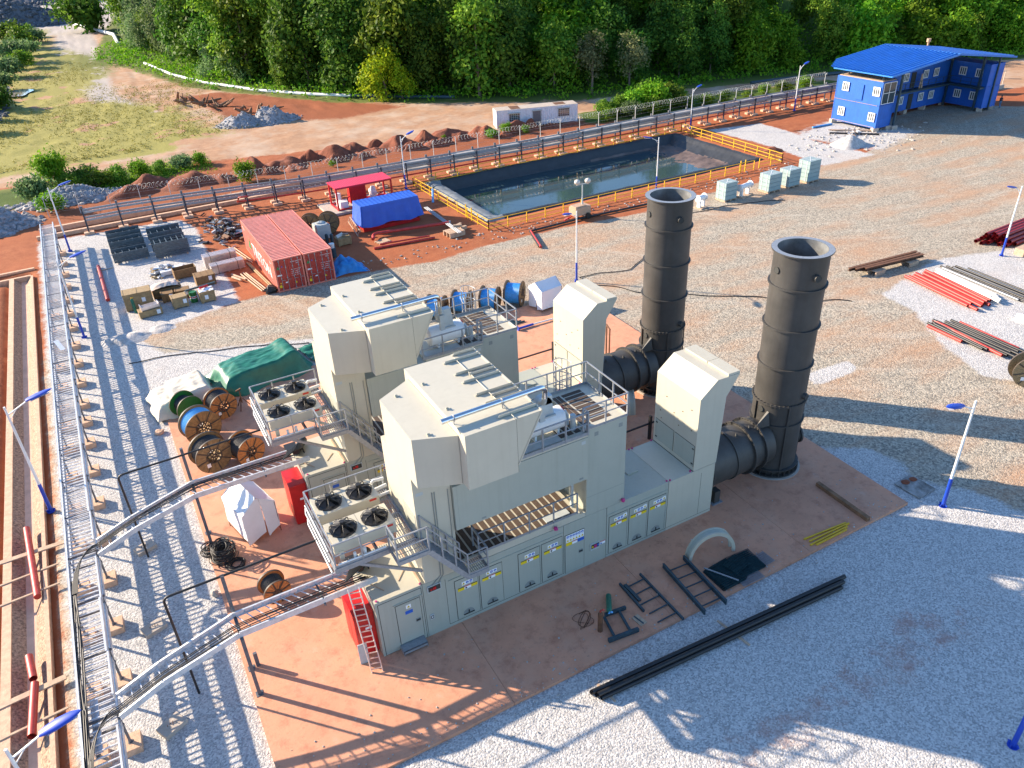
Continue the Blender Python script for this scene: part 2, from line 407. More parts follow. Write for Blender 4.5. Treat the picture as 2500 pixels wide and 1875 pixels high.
STREAK = np.maximum(STREAK, soft(X, Y, [(2, -14), (9.6, -9.6), (10.6, -11.3), (6, -16)], 1.4)*.8)
attr("zone_d", STREAK, STREAK, STREAK)
def ground_material():
    m = bpy.data.materials.new("site_ground"); m.use_nodes = True
    n = m.node_tree.nodes; l = m.node_tree.links; b = n["Principled BSDF"]
    b.inputs["Roughness"].default_value = .95; b.inputs["Specular IOR Level"].default_value = .15
    geo = n.new("ShaderNodeNewGeometry")
    def noise(sc, det=5, ro=.6, vec=None):
        q = n.new("ShaderNodeTexNoise"); q.inputs["Scale"].default_value = sc; q.inputs["Detail"].default_value = det; q.inputs["Roughness"].default_value = ro
        l.new(vec or geo.outputs["Position"], q.inputs["Vector"]); return q.outputs["Fac"]
    def vor(sc):
        q = n.new("ShaderNodeTexVoronoi"); q.inputs["Scale"].default_value = sc
        l.new(geo.outputs["Position"], q.inputs["Vector"]); return q
    def math_(op, a, bb, cl=False):
        q = n.new("ShaderNodeMath"); q.operation = op; q.use_clamp = cl
        for i, s in enumerate((a, bb)):
            if isinstance(s, (int, float)): q.inputs[i].default_value = s
            else: l.new(s, q.inputs[i])
        return q.outputs[0]
    def mr(s, a, bb, c=0, d=1):
        q = n.new("ShaderNodeMapRange"); l.new(s, q.inputs[0])
        for i, v in enumerate((a, bb, c, d)): q.inputs[i+1].default_value = v
        return q.outputs[0]
    def mix(f, a, bb, bl='MIX'):
        q = n.new("ShaderNodeMix"); q.data_type = 'RGBA'; q.blend_type = bl
        for k, s in (("Factor", f), ("A", a), ("B", bb)):
            if isinstance(s, tuple): q.inputs[k].default_value = (*s, 1)
            elif isinstance(s, (int, float)): q.inputs[k].default_value = s
            else: l.new(s, q.inputs[k])
        return q.outputs["Result"]
    def att(nm):
        a = n.new("ShaderNodeAttribute"); a.attribute_name = nm
        sp = n.new("ShaderNodeSeparateColor"); l.new(a.outputs["Color"], sp.inputs[0]); return sp.outputs
    za, zb, zc, zd = att("zone_a"), att("zone_b"), att("zone_c"), att("zone_d")
    big = noise(.16, 6, .65); mid = noise(1.1, 6, .7); fine = noise(6, 4, .7)
    vs_ = vor(17); vb = vor(11)
    edge = math_('ADD', math_('MULTIPLY', math_('SUBTRACT', mid, .5), 1.3), math_('MULTIPLY', math_('SUBTRACT', fine, .5), .7))
    def mask(z, k=1.0, lo=.4, hi=.6): return mr(math_('ADD', z, math_('MULTIPLY', edge, k)), lo, hi)
    # earth
    earth = mix(mr(mid, .3, .7), (.24, .07, .032), (.40, .15, .068))
    earth = mix(mr(fine, .45, .65, 0, .5), earth, (.20, .06, .03))
    earth = mix(mr(big, .35, .7), earth, (.36, .115, .05))
    # tan dirt beyond the fence
    tan = mix(mr(mid, .3, .7), (.34, .19, .11), (.44, .275, .17))
    tan = mix(mr(big, .45, .65), tan, (.45, .34, .25))
    tan = mix(mask(zc[0], .4), tan, (.40, .36, .33))
    col = mix(mask(zb[0], .5), earth, tan)
    dark = mix(mr(fine, .3, .7), (.20, .06, .028), (.33, .115, .052))
    col = mix(mask(zb[1], .5), col, dark)
    # grass
    gr = mix(mr(fine, .3, .7), (.20, .19, .045), (.36, .32, .10))
    gg = mix(mr(fine, .3, .7), (.035, .065, .012), (.10, .15, .028))
    gr = mix(zb[2], gr, gg)
    col = mix(mask(math_('MULTIPLY', za[2], math_('ADD', mr(big, .30, .48), math_('MULTIPLY', zb[2], .6))), .55), col, gr)
    # brown yard gravel with orange earth showing through
    stone = mix(vb.outputs["Color"], (.13, .115, .10), (.46, .40, .32))
    rs = n.new("ShaderNodeSeparateColor"); l.new(vb.outputs["Color"], rs.inputs[0])
    stone = mix(rs.outputs[0], (.17, .155, .13), (.51, .445, .345))
    mp = n.new("ShaderNodeMapping"); mp.inputs["Rotation"].default_value = (0, 0, rad(38)); mp.inputs["Scale"].default_value = (.05, .35, 1)
    l.new(geo.outputs["Position"], mp.inputs["Vector"])
    streak = noise(1.0, 5, .6, mp.outputs[0])
    sp_ = n.new("ShaderNodeSeparateXYZ"); l.new(geo.outputs["Position"], sp_.inputs[0])
    dx_ = math_('SUBTRACT', sp_.outputs[0], 78.0); dy2 = math_('SUBTRACT', sp_.outputs[1], 66.0)
    rr_ = math_('SQRT', math_('ADD', math_('MULTIPLY', dx_, dx_), math_('MULTIPLY', dy2, dy2)), 0)
    cb = n.new("ShaderNodeCombineXYZ"); l.new(math_('MULTIPLY', rr_, .9), cb.inputs[0]); l.new(math_('MULTIPLY', math_('ARCTAN2', dy2, dx_), 5.0), cb.inputs[1])
    arcs = noise(1.0, 5, .65, cb.outputs[0])
    track = mr(arcs, .55, .68)
    tint = math_('MULTIPLY', mr(math_('ADD', math_('MULTIPLY', streak, .55), math_('MULTIPLY', big, .45)), .45, .62), mr(fine, .25, .6, .35, .9))
    stone = mix(math_('MULTIPLY', tint, .8), stone, (.46, .245, .13))
    stone = mix(math_('MULTIPLY', track, .4), stone, (.50, .45, .37))
    stone = mix(math_('MULTIPLY', mr(arcs, .42, .34), .35), stone, (.22, .17, .13))
    col = mix(mask(za[1], .45), col, stone)
    # pale crushed stone
    rs2 = n.new("ShaderNodeSeparateColor"); l.new(vs_.outputs["Color"], rs2.inputs[0])
    white = mix(rs2.outputs[0], (.29, .285, .28), (.62, .60, .57))
    white = mix(mr(big, .55, .75, 0, .35), white, (.44, .33, .26))
    white = mix(math_('MULTIPLY', math_('MULTIPLY', mask(zd[0], 1.3, .35, .75), mr(mid, .42, .66)), .62), white, (.36, .17, .12))
    col = mix(mask(za[0], .5), col, white)
    l.new(col, b.inputs["Base Color"])
    # relief
    stones = math_('MAXIMUM', za[0], za[1])
    hgt = math_('ADD', math_('MULTIPLY', math_('ADD', math_('MULTIPLY', vs_.outputs["Distance"], -.022), math_('MULTIPLY', vb.outputs["Distance"], -.03)), stones), math_('ADD', math_('MULTIPLY', fine, .045), math_('MULTIPLY', mid, .07)))
    bp = n.new("ShaderNodeBump"); bp.inputs["Strength"].default_value = .55; bp.inputs["Distance"].default_value = 1.0
    l.new(hgt, bp.inputs["Height"]); l.new(bp.outputs[0], b.inputs["Normal"])
    return m
me.materials.append(ground_material())
ground = bpy.data.objects.new("ground", me); C.objects.link(ground); tag(ground, kind='structure')
# ------------------------------------------------------------------ concrete slab
def slab_material():
    m = mat("terracotta_concrete", (.60, .28, .165), .85, var=.12, scale=.45, bump=.15, bscale=9)
    n = m.node_tree.nodes; l = m.node_tree.links; b = n["Principled BSDF"]
    tc = n.new("ShaderNodeTexCoord")
    src = b.inputs["Base Color"].links[0].from_socket
    def layer(src, scale, lo, hi, col, amt):
        q = n.new("ShaderNodeTexNoise"); q.inputs["Scale"].default_value = scale; q.inputs["Detail"].default_value = 8; q.inputs["Roughness"].default_value = .72
        l.new(tc.outputs["Object"], q.inputs["Vector"])
        r = n.new("ShaderNodeMapRange"); l.new(q.outputs["Fac"], r.inputs[0])
        for i, v in enumerate((lo, hi, 0, amt)): r.inputs[i+1].default_value = v
        x = n.new("ShaderNodeMix"); x.data_type = 'RGBA'; l.new(r.outputs[0], x.inputs["Factor"]); l.new(src, x.inputs["A"]); x.inputs["B"].default_value = (*col, 1)
        return x.outputs["Result"]
    src = layer(src, .35, .48, .66, (.52, .31, .21), .5)
    src = layer(src, 1.3, .50, .66, (.34, .13, .075), .55)
    src = layer(src, 5.0, .58, .68, (.20, .085, .055), .5)
    src = layer(src, .9, .60, .70, (.50, .40, .34), .3)
    l.new(src, b.inputs["Base Color"])
    return m
SLAB = slab_material()
mb = MB()
for a, b in ((-5.236, 3.6), (3.615, 11.6), (11.615, 19.6), (19.615, 26.4)):
    mb.box(a, b, -4.737, 26.0, -.45, 0)
s_ = obj("concrete_slab", mb, SLAB); tag(s_, kind='structure')
# drainage channel
mb = MB()
def chan(y0, y1, x):
    mb.cur = 0
    for xa, xb, z0, z1 in ((-1.78, -1.40, -.9, .05), (-.06, .12, -.9, .05)):
        mb.box(x+xa, x+xb, y0, y1, z0, z1)
    mb.cur = 1
    mb.quad((x-1.40, y0, -.04), (x-1.40, y1, -.04), (x-.94, y1, -.42), (x-.94, y0, -.42))
    mb.quad((x-.52, y0, -.42), (x-.52, y1, -.42), (x-.06, y1, -.04), (x-.06, y0, -.04))
    mb.cur = 2
    mb.quad((x-.94, y0, -.42), (x-.94, y1, -.42), (x-.52, y1, -.42), (x-.52, y0, -.42))
chan(-30, 56.6, -12.45)
mb.cur = 0; mb.box(-40, -12.5, 56.6, 56.9, -.9, .04); mb.box(-40, -12.2, 58.5, 58.8, -.9, .04)
mb.cur = 2; mb.quad((-40, 56.9, -.5), (-12.2, 56.9, -.5), (-12.2, 58.5, -.5), (-40, 58.5, -.5))
RUBW = mat("mortared_stone", (.33, .22, .15), .9, var=.7, scale=9, bump=1.0, bscale=7)
CHF = mat("channel_bed", (.62, .40, .29), .9, var=.15, scale=1.5, bump=.2)
tag(obj("drainage_channel", mb, [CONCO, RUBW, CHF]), kind='structure')
# kerb under the back fence
mb = MB(); mb.box(-11.5, 104, 69.4, 69.8, -.4, .35)
mb.box(-11.8, 15, 67.3, 67.7, -.4, .22)
tag(obj("kerb", mb, CONCO), kind='structure')
# ------------------------------------------------------------------ pond
def lx(u): return 29.2+u*35.6
def liner_fn(side):
    pass
mb = MB()
NU, NV = 150, 74
def liner(u, v):
    x = 28.3+u*(65.6-28.3); y = 45.2+v*(61.6-45.2)
    dn = y-45.2-.75; df = 61.6-y-.5; dw = x-28.3-1.5; de = 65.6-x-.8
    def ramp(d, w, z): return np.clip(d/w, 0, 1)*z
    z = -2.0
    for d, w in ((dn, 1.6), (df, 1.3), (dw, 2.4)):
        z = max(z, -2.0*float(np.clip(d/w, 0, 1)))
    ze = -.95*float(np.clip(de/1.6, 0, 1)) if de < 1.6 else -.95-.75*float(np.clip((de-1.6)/10, 0, 1))
    z = max(z, ze)
    edge = min(dn+.75, df+.5, dw+1.5, de+.8)
    roll = .16*math.sin(min(1, max(0, edge/1.3))*math.pi) if z > -.4 else 0
    k = mnoise.noise(Vector((x*.8, y*.8, 0)))*.10+mnoise.noise(Vector((x*2.2+y, y*2.2-x, 3)))*.07
    if edge < .12: return (x, y, GZ-.05)
    return (x+k*.4, y+k*.3, GZ+.06+roll+z+k*(1 if z < -.05 else .6))
mb.grid(liner, NU, NV)
for i, f in enumerate(mb.f):
    cx_ = sum(mb.v[q][0] for q in f)/4; cy_ = sum(mb.v[q][1] for q in f)/4; cz_ = sum(mb.v[q][2] for q in f)/4
    mb.m[i] = 1 if (cx_ < 30.2) else (2 if (cx_ > 51 and cz_ < -1.0) else 0)
MUD = mat("silted_liner", (.12, .085, .07), .55, var=.6, scale=.5, bump=.3, bscale=3)
pl = obj("pond_liner", mb, [LINER, LINERG, MUD], None, (47, 53, 0))
tag(pl, "black plastic sheet lining the water pond inside the yellow railing", "pond liner")
mb = MB(); mb.quad((29.2, 46, -1.28), (63.5, 46, -1.28), (63.5, 61, -1.28), (29.2, 61, -1.28))
WATER = mat("pond_water_surface", (.03, .06, .075), .06, var=.5, scale=.25, bump=.02, bscale=3, col2=(.04, .07, .075), spec=.6)
tag(obj("water", mb, WATER), kind='structure')
# puddles of the far road
mb = MB()
for (cx_, cy_, a, b) in ((-13.5, 165, 2.6, 4.5),):
    mb.add([(cx_+a*math.cos(t)*(1+.25*math.sin(3*t)), cy_+b*math.sin(t), GZ+.32) for t in [i*math.pi/12 for i in range(24)]], [tuple(range(24))])
tag(obj("puddle", mb, mat("puddle_water", (.3, .27, .24), .05, spec=.8)), kind='structure')
# ------------------------------------------------------------------ turbine package (two of them)
def sign(parent, name, kind, x, z, y=-.022, w=.92):
    s = MB()
    if kind == 'hazard':          # yellow / white / yellow strip with a row of pictograms above
        s.cur = 0; s.box(x, x+w*.33, y-.004, y, z-.19, z); s.box(x+w*.68, x+w, y-.004, y, z-.19, z)
        s.cur = 1; s.box(x+w*.335, x+w*.675, y-.004, y, z-.19, z)
        s.cur = 2; s.box(x+w*.335, x+w*.675, y-.007, y-.004, z-.045, z)
        s.cur = 4; s.box(x, x+w*.33, y-.007, y-.004, z-.04, z); s.box(x+w*.68, x+w, y-.007, y-.004, z-.04, z)
        s.prism([(x+w*.36, z-.12), (x+w*.42, z-.06), (x+w*.48, z-.12), (x+w*.42, z-.18)], 'y', y-.007, y-.0045)
        s.cur = 1; s.box(x+.2, x+.2+.52, y-.004, y, z+.08, z+.27)
        picto(s, x+.28, z+.175, y, 'tri'); picto(s, x+.46, z+.175, y, 'disc'); picto(s, x+.63, z+.175, y, 'disc')
    elif kind == 'small':
        s.cur = 1; s.box(x, x+.2, y-.004, y, z, z+.2); picto(s, x+.1, z+.1, y, 'tri')
    elif kind == 'big':
        s.cur = 1; s.box(x, x+.96, y-.004, y, z, z+.42)
        for i in range(6):
            picto(s, x+.09+i*.156, z+.32, y, 'disc'); picto(s, x+.09+i*.156, z+.11, y, 'tri')
        s.cur = 0; s.box(x, x+.32, y-.004, y, z-.2, z-.02)
        s.cur = 1; s.box(x+.33, x+.6, y-.004, y, z-.2, z-.02)
        s.cur = 2; s.box(x+.33, x+.6, y-.007, y-.004, z-.06, z-.02)
        s.cur = 3; s.box(x+.62, x+.96, y-.004, y, z-.2, z-.02)
    elif kind == 'door':
        s.cur = 1; s.box(x, x+.22, y-.004, y, z, z+.2); picto(s, x+.11, z+.1, y, 'tri')
        s.cur = 3; s.box(x-.06, x+.27, y-.004, y, z-.3, z-.12)
    return obj(name, s, [YSIGN, WSIGN, RSIGN, BSIGN, SEAM], parent)
def picto(s, x, z, y, k):
    if k == 'disc':
        s.cur = 3; s.add([(x+.068*math.cos(t), y-.007, z+.068*math.sin(t)) for t in [-i*math.pi/6 for i in range(12)]], [tuple(range(12))])
        s.cur = 1; s.box(x-.02, x+.03, y-.0095, y-.008, z-.03, z+.01)
    else:
        s.cur = 0; s.add([(x-.07, y-.007, z-.06), (x+.07, y-.007, z-.06), (x, y-.007, z+.07)], [(0, 1, 2)])
        s.cur = 4; s.box(x-.01, x+.01, y-.0095, y-.008, z-.035, z+.025)
def door(parent, x0, x1, z0, z1, kind='slam', mats=None, handle=True):
    d = MB(); d.cur = 1; d.box(x0-.012, x1+.012, -.004, 0, z0-.012, z1+.012)
    d.cur = 0; d.box(x0+.012, x1-.012, -.020, 0, z0+.012, z1-.012)
    o = obj("access_door", d, [P2, SEAM], parent)
    if handle:
        h = MB(); xc = (x0+x1)/2
        if kind == 'slam':
            h.cur = 0; h.add([(xc-.02+.27*math.cos(t), -.0235, z0+.16+.27*math.sin(t)) for t in [i*math.pi/10 for i in range(11)]][::-1], [tuple(range(11))])
            h.cur = 1; h.box(xc-.27, xc+.25, -.06, -.02, z0+.13, z0+.165); h.box(xc-.03, xc+.02, -.05, -.024, z0+.19, z0+.33)
        else:
            h.cur = 1; h.box(x1-.28, x1-.1, -.07, -.02, z0+1.0, z0+1.05); h.cur = 0; h.box(x1-.3, x1-.08, -.024, -.02, z0+.9, z0+1.12)
        obj("handle", h, [MOON, SEAM], o)
    return o
def package():
    T = thing("turbine_package", "", "turbine package", (0, 0, 0), 0, "beige gas turbine packages")
    D = 3.12
    # base enclosures
    b = MB(); b.box(0, 2.05, 0, D, .0, 3.05)
    b.cur = 1; b.box(.03, 2.03, .02, D-.02, 3.05, 3.062)
    b.cur = 2; b.box(.1, 2.0, -.004, .0, .0, 2.95)
    b.cur = 0; b.box(.125, 1.975, -.012, -.004, .02, 2.925); b.box(.72, 2.0, -.05, -.012, 2.56, 2.6)
    c_room = obj("control_room", b, [P2, P, SEAM], T)
    d = door(c_room, .80, 1.88, .28, 2.5, 'lever'); d.location = (0, -.012, 0)
    sign(T, "safety_sign", 'door', 1.24, 2.15, -.034)
    b = MB(); b.box(.75, 1.83, -.46, -.02, .22, .25); b.box(.75, 1.83, -.46, -.43, .1, .25); b.box(.75, .78, -.46, 0, .02, .24); b.box(1.80, 1.83, -.46, 0, .02, .24)
    obj("doorstep", b, STEEL, T)
    b = MB(); b.box(2.07, 11.18, 0, D, 0, 3.05)
    b.cur = 1; b.box(3.06, 8.87, -.003, 0, .17, .19); b.box(3.06, 3.075, -.003, 0, .19, 2.85); b.box(8.85, 8.87, -.003, 0, .19, 3.04)
    b.cur = 0; b.box(3.2, 8.8, -.03, 0, 2.66, 2.7)
    base = obj("turbine_enclosure", b, [P2, SEAM], T)
    b = MB(); b.box(11.21, 14.73, 0, D, 0, 3.05); b.cur = 1; b.box(11.21, 14.73, -.003, 0, .15, .165)
    b.cur = 0; b.box(11.24, 14.7, -.03, 0, 2.58, 2.62)
    gen = obj("generator_enclosure", b, [P2, SEAM], T)
    b = MB(); b.box(13.4, 14.0, 1.4, 2.0, 3.05, 3.11); obj("roof_hatch", b, P2, T)
    for x0, x1 in ((3.46, 4.55), (4.62, 5.72), (6.52, 7.61), (7.7, 8.78)):
        door(base, x0, x1, .25, 2.5); sign(T, "safety_sign", 'hazard', x0+.12, 2.03)
    d = door(base, 8.93, 9.96, .14, 2.42, 'lever'); sign(T, "safety_sign", 'big', 8.98, 1.98)
    for x0, x1 in ((11.33, 12.36), (12.47, 13.5), (13.6, 14.62)):
        door(gen, x0, x1, .22, 2.42); sign(T, "safety_sign", 'hazard', x0+.08, 1.98); sign(T, "safety_sign", 'small', x0+.8, 2.1)
    b = MB(); b.box(10.3, 10.8, -.05, 0, .88, 1.26)
    b.cur = 1; b.box(10.34, 10.76, -.056, -.05, .98, 1.22)
    b.cur = 2; b.cbox(10.4, -.07, 1.1, .08, .03, .08)
    b.cur = 3; b.cbox(10.55, -.07, 1.1, .14, .03, .18); b.cur = 4; b.cbox(10.7, -.07, 1.12, .08, .03, .1)
    obj("control_panel", b, [GREYM, SEAM, YSIGN, PINK, BSIGN], T)
    b = MB(); b.cur = 0; b.box(10.86, 11.14, -.006, 0, .98, 1.17); b.cur = 1; b.box(10.86, 11.14, -.009, -.006, 1.13, 1.17); b.cur = 2; b.box(10.88, 10.95, -.009, -.006, .99, 1.07)
    obj("safety_sign", b, [WSIGN, RSIGN, BSIGN], T)
    b = MB(); b.cur = 0; b.box(2.22, 2.4, -.04, 0, .95, 1.22); b.cur = 1; b.box(2.25, 2.37, -.045, -.04, 1.0, 1.17); b.cur = 2; b.cbox(2.31, -.05, 1.09, .06, .01, .06)
    obj("socket_box", b, [GREYM, SEAM, WSIGN], T)
    b = MB(); b.cur = 0; b.box(2.24, 2.86, -.05, 0, 2.5, 2.84); b.cur = 1; b.box(2.28, 2.82, -.055, -.05, 2.54, 2.8); b.cur = 2; b.cbox(2.55, -.07, 2.68, .14, .03, .14); b.cbox(2.4, -.07, 2.66, .08, .03, .08)
    obj("junction_box", b, [GREYM, SEAM, RED], T)
    # intake tower, louvre boxes and hood
    b = MB(); b.box(2.2, 3.74, 0, D, 3.06, 8.56)
    b.cur = 1; b.box(2.185, 2.2, .1, 1.3, 4.8, 6.6)
    b.cur = 2; b.box(2.3, 2.6, -.004, 0, 7.55, 7.7)
    obj("intake_tower", b, [P, P2, GREYM], T)
    b = MB(); b.prism([(2.19, -.70), (3.72, -1.33), (3.72, 3.30), (2.19, 2.45)], 'z', 8.5, 10.66)
    obj("louvre_hood", b, P, T)
    b = MB(); b.prism([(3.735, 8.55), (5.79, 8.55), (5.79, 8.95), (6.83, 10.93), (3.735, 10.93)], 'y', -1.87, 3.70)
    b.cur = 1; b.box(5.785, 5.793, -1.874, -1.87, 8.55, 10.92)
    b.cur = 0; b.bar((5.80, -1.885, 8.9), (6.85, -1.885, 10.94), .03, .05); b.box(6.8, 6.86, -1.88, 3.71, 10.90, 10.965)
    hood = obj("filter_hood", b, [P, SEAM], T)
    for y, x0 in ((3.6, 5.8), (3.17, 5.23), (2.11, 5.22), (1.8, 5.76), (1.4, 5.22), (.32, 5.22), (-.03, 5.75), (-.41, 5.22), (-1.46, 5.22)):
        b = MB(); b.box(x0, 6.8, y-.07, y+.07, 10.95, 10.965); b.box(x0+.05, 6.8, y-.07, y-.055, 10.965, 11.06); b.bar((x0, y-.062, 10.96), (x0+.3, y-.062, 11.05), .015, .03)
        obj("roof_bracket", b, P, T)
    b = MB(); b.cyl((5.73, -1.8, 11.0), (5.77, 3.3, 11.0), .015, n=6); b.cyl((5.73, -1.8, 11.0), (5.73, -1.9, 10.9), .02, n=6)
    obj("tie_rod", b, P, T)
    for x, y, z in ((2.82, 2.31, 10.66), (2.83, -.74, 10.66), (3.9, 2.14, 10.93), (3.95, .04, 10.93), (5.75, 1.75, 10.98), (5.76, -.1, 10.98)):
        b = MB(); b.cbox(x, y, z+.05, .1, .04, .1); b.cbox(x+.03, y, z+.02, .16, .12, .03)
        obj("lifting_lug", b, P, T)
    b = MB()
    pts = [(2.72, -1.22, 11.35), (7.05, -1.14, 11.35)]
    for i in range(7):
        t = i/6*math.pi/2; pts.append((7.05+.3*math.sin(t), -1.14+.0*i, 11.05+.3*math.cos(t)))
    # the exhaust line of the vent blower
    pts2 = [(3.26, -.98, 11.2), (7.3, -.9, 11.2)]+[(7.3+.32*math.sin(i/6*math.pi/2), -.9+.12*(1-math.cos(i/6*math.pi/2)), 10.88+.32*math.cos(i/6*math.pi/2)) for i in range(1, 7)]+[(7.62, -.76, 10.6)]
    b.tube([(p[0], p[1]+0.0, p[2]) for p in pts2], .105, 14)
    vent = obj("vent_pipe", b, SHINY, T)
    b = MB()
    for x in (3.75, 5.7):
        b.bar((x, -.97, 10.93), (x, -.97, 11.3), .03); b.tube([(x, -.97+.13*math.cos(t), 11.2+.13*math.sin(t)) for t in [i*math.pi/8 for i in range(17)]], .015, 5)
    obj("pipe_clamp", b, STEEL, vent)
    # upper duct block with through-opening below it
    b = MB(); b.box(3.76, 10.05, -.15, D+.12, 5.3, 7.5); b.cur = 1
    b.box(3.92, 3.926, -.153, -.15, 5.3, 7.5); b.box(4.9, 5.1, -.155, -.15, 5.38, 5.47); b.box(9.6, 9.8, -.155, -.15, 5.4, 5.5)
    obj("upper_enclosure", b, [P2, MOON], T)
    b = MB(); b.box(10.07, 12.12, 0, D, 3.06, 7.72); b.cur = 1; b.box(10.07, 12.12, -.003, 0, 4.1, 4.115)
    for x in (10.45, 11.7): b.box(x, x+.2, -.004, 0, 7.3, 7.5)
    b.cur = 2; b.box(9.7, 9.9, -.158, -.154, 7.22, 7.38)
    obj("ventilation_tower", b, [P2, MOON, GREYM], T)
    # mezzanine deck in the opening
    b = MB(); b.box(3.75, 9.75, .02, D-.02, 3.06, 3.42); b.box(9.75, 10.06, .02, D-.02, 3.06, 3.3)
    b.cur = 1
    x = 3.85
    while x < 9.5:
        b.box(x, x+.25, .12, D-.12, 3.42, 3.432); x += .34
    b.cur = 2; b.box(9.6, 9.72, .5, .62, 3.42, 5.3); b.box(9.6, 9.72, 2.6, 2.72, 3.42, 5.3); b.box(8.1, 9.3, .15, .5, 3.44, 3.5)
    b.box(9.78, 9.98, 2.4, 3.0, 3.3, 5.3)
    obj("mezzanine_deck", b, [P, DECKB, GREYM], T)
    b = MB(); rail(b, [(4.72, .02, 3.42), (9.6, .02, 3.42)], 1.15, 1.35, toe=.12); rail(b, [(4.72, .02, 3.42), (4.72, .6, 3.42)], 1.15, .6)
    obj("mezzanine_railing", b, STEEL, T)
    # roof deck
    b = MB(); b.box(6.87, 10.06, -.12, D+.1, 7.51, 7.6); b.box(10.06, 12.13, -.01, D+.01, 7.725, 7.77)
    b.cur = 1
    for i in range(3): b.box(8.95+i*.36, 9.23+i*.36, .25, 2.9, 7.6, 7.612)
    for i in range(2): b.box(10.1+i*.2, 10.27+i*.2, .33, 2.86, 7.77, 7.782)
    for i in range(9): b.box(10.56, 11.55, .36+i*.285, .57+i*.285, 7.77, 7.782)
    b.cur = 2; b.box(7.0, 8.9, .1, .6, 7.6, 7.63)
    obj("roof_deck", b, [P, DECKB, GREYM], T)
    b = MB(); rail(b, [(6.75, -.13, 7.6), (10.04, -.13, 7.6)], 1.12, 1.1, toe=.15); rail(b, [(9.85, -.03, 7.77), (12.1, -.03, 7.77), (12.1, D+.0, 7.77), (6.9, D+.02, 7.77)], 1.16, 1.12, toe=.12)
    b.bar((9.85, -.03, 8.93), (10.05, -.1, 8.73), .05); b.box(10.0, 10.08, -.1, -.02, 7.6, 8.75)
    obj("roof_railing", b, STEEL, T)
    b = MB()
    for x in (10.75, 11.35): b.bar((x, D+.12, 3.2), (x, D+.12, 8.9), .05)
    for i in range(18): b.bar((10.75, D+.12, 3.4+i*.3), (11.35, D+.12, 3.4+i*.3), .025)
    for z in (6.2, 6.9, 7.6, 8.3, 9.0): b.tube([(11.05+.38*math.cos(t), D+.15+.75*math.sin(t), z) for t in [i*math.pi/8 for i in range(9)]], .022, 6)
    for k in range(5):
        t = math.pi*(k+.5)/5; b.bar((11.05+.38*math.cos(t), D+.15+.75*math.sin(t), 6.2), (11.05+.38*math.cos(t), D+.15+.75*math.sin(t), 9.0), .03, .015)
    obj("caged_ladder", b, STEEL, T)
    # blower and mist tank on the deck
    b = MB(); c0 = Vector((7.55, .95, 8.2)); c1 = Vector((9.35, .95, 8.2))
    b.cyl(c0, c1, .48, n=24, caps=False)
    for q, s in ((c0, -1), (c1, 1)): b.cyl(q, q+Vector((s*.1, 0, 0)), .48, .34, 24)
    for x in (7.9, 9.0): b.box(x, x+.1, .6, 1.3, 7.6, 7.85)
    tank = obj("mist_tank", b, WHITE, T)
    b = MB(); b.box(8.35, 8.95, .62, 1.22, 8.5, 8.62); b.prism([(8.4, 8.62), (8.9, 8.62), (8.8, 9.5), (8.55, 9.5)], 'y', .72, 1.12)
    b.cyl((8.3, .45, 9.35), (8.3, .78, 9.35), .38, n=20); b.box(8.3, 8.68, .45, .78, 9.35, 9.72); b.box(8.0, 8.25, .3, .45, 8.7, 9.5)
    b.tube([(7.62, -.76, 10.62), (7.72, -.5, 10.2), (8.0, .2, 9.75), (8.2, .55, 9.6)], .105, 12)
    obj("blower", b, GREYM, T)
    b = MB(); b.tube([(9.45, 1.0, 8.25), (9.6, 1.0, 8.3), (9.7, 1.0, 8.1), (9.7, 1.0, 7.6)], .1, 10); b.cyl((9.72, .55, 7.6), (9.72, .55, 8.35), .12, n=12)
    obj("tank_pipe", b, GREYM, T)
    b = MB(); b.tube([(9.36+.1*math.sin(t), .9+.14*math.cos(t), 8.55+.05*math.sin(t*2)) for t in [i*math.pi/6 for i in range(13)]], .03, 6); obj("red_valve", b, RED, T)
    # exhaust plenum
    b = MB(); b.box(14.76, 17.58, 0, D, 0, 3.03); b.cur = 1; b.box(14.76, 17.56, -.003, 0, .16, .175); b.box(16.75, 16.765, -.003, 0, .17, 2.75)
    b.cur = 0; b.prism([(16.22, 3.05), (17.62, 3.05), (17.8, 6.75), (18.5, 7.82), (17.17, 7.86), (16.24, 7.1)], 'y', 0, D)
    b.cur = 1; b.box(16.215, 16.22, -.0, D, 3.03, 3.07)
    pl_ = obj("exhaust_plenum", b, [P, SEAM], T)
    b = MB(); b.prism([(17.8, 7.845), (18.48, 7.83), (18.48, 7.95), (17.8, 7.97)], 'y', .02, 1.42); b.prism([(17.8, 7.845), (18.48, 7.83), (18.48, 7.93), (17.8, 7.95)], 'y', 1.47, D-.05)
    obj("plenum_lid", b, P, pl_)
    for y0, y1 in ((.05, 1.5), (1.58, 3.0)):
        b = MB(); b.cur = 1; b.box(16.214, 16.22, y0, y1, 3.3, 4.5); b.cur = 0; b.box(16.2, 16.22, y0+.02, y1-.02, 3.32, 4.48)
        b.cur = 1; yy = y0+.1 if y0 < 1 else y1-.12
        for z in (3.45, 4.3): b.box(16.18, 16.2, yy-.06, yy+.06, z-.03, z+.03)
        obj("access_door", b, [P2, SEAM], pl_)
    b = MB()
    for x, y in ((14.67, D-.05), (14.87, D-.05), (16.1, D), (14.68, .1), (14.85, .06), (16.1, .1), (12.2, .1), (.12, .12), (2.0, .1)):
        b = MB(); b.cyl((x, y, 3.04), (x, y, 3.1), .045, n=8); obj("lifting_cap", b, PINK, T)
    for q in ((12.02, -.1, 3.2), (8.4, -.12, 3.2)):
        b = MB(); b.ball(q, .1, jit=.3); obj("cable_gland", b, PINK, T)
    b = MB(); rn = random.Random(3)
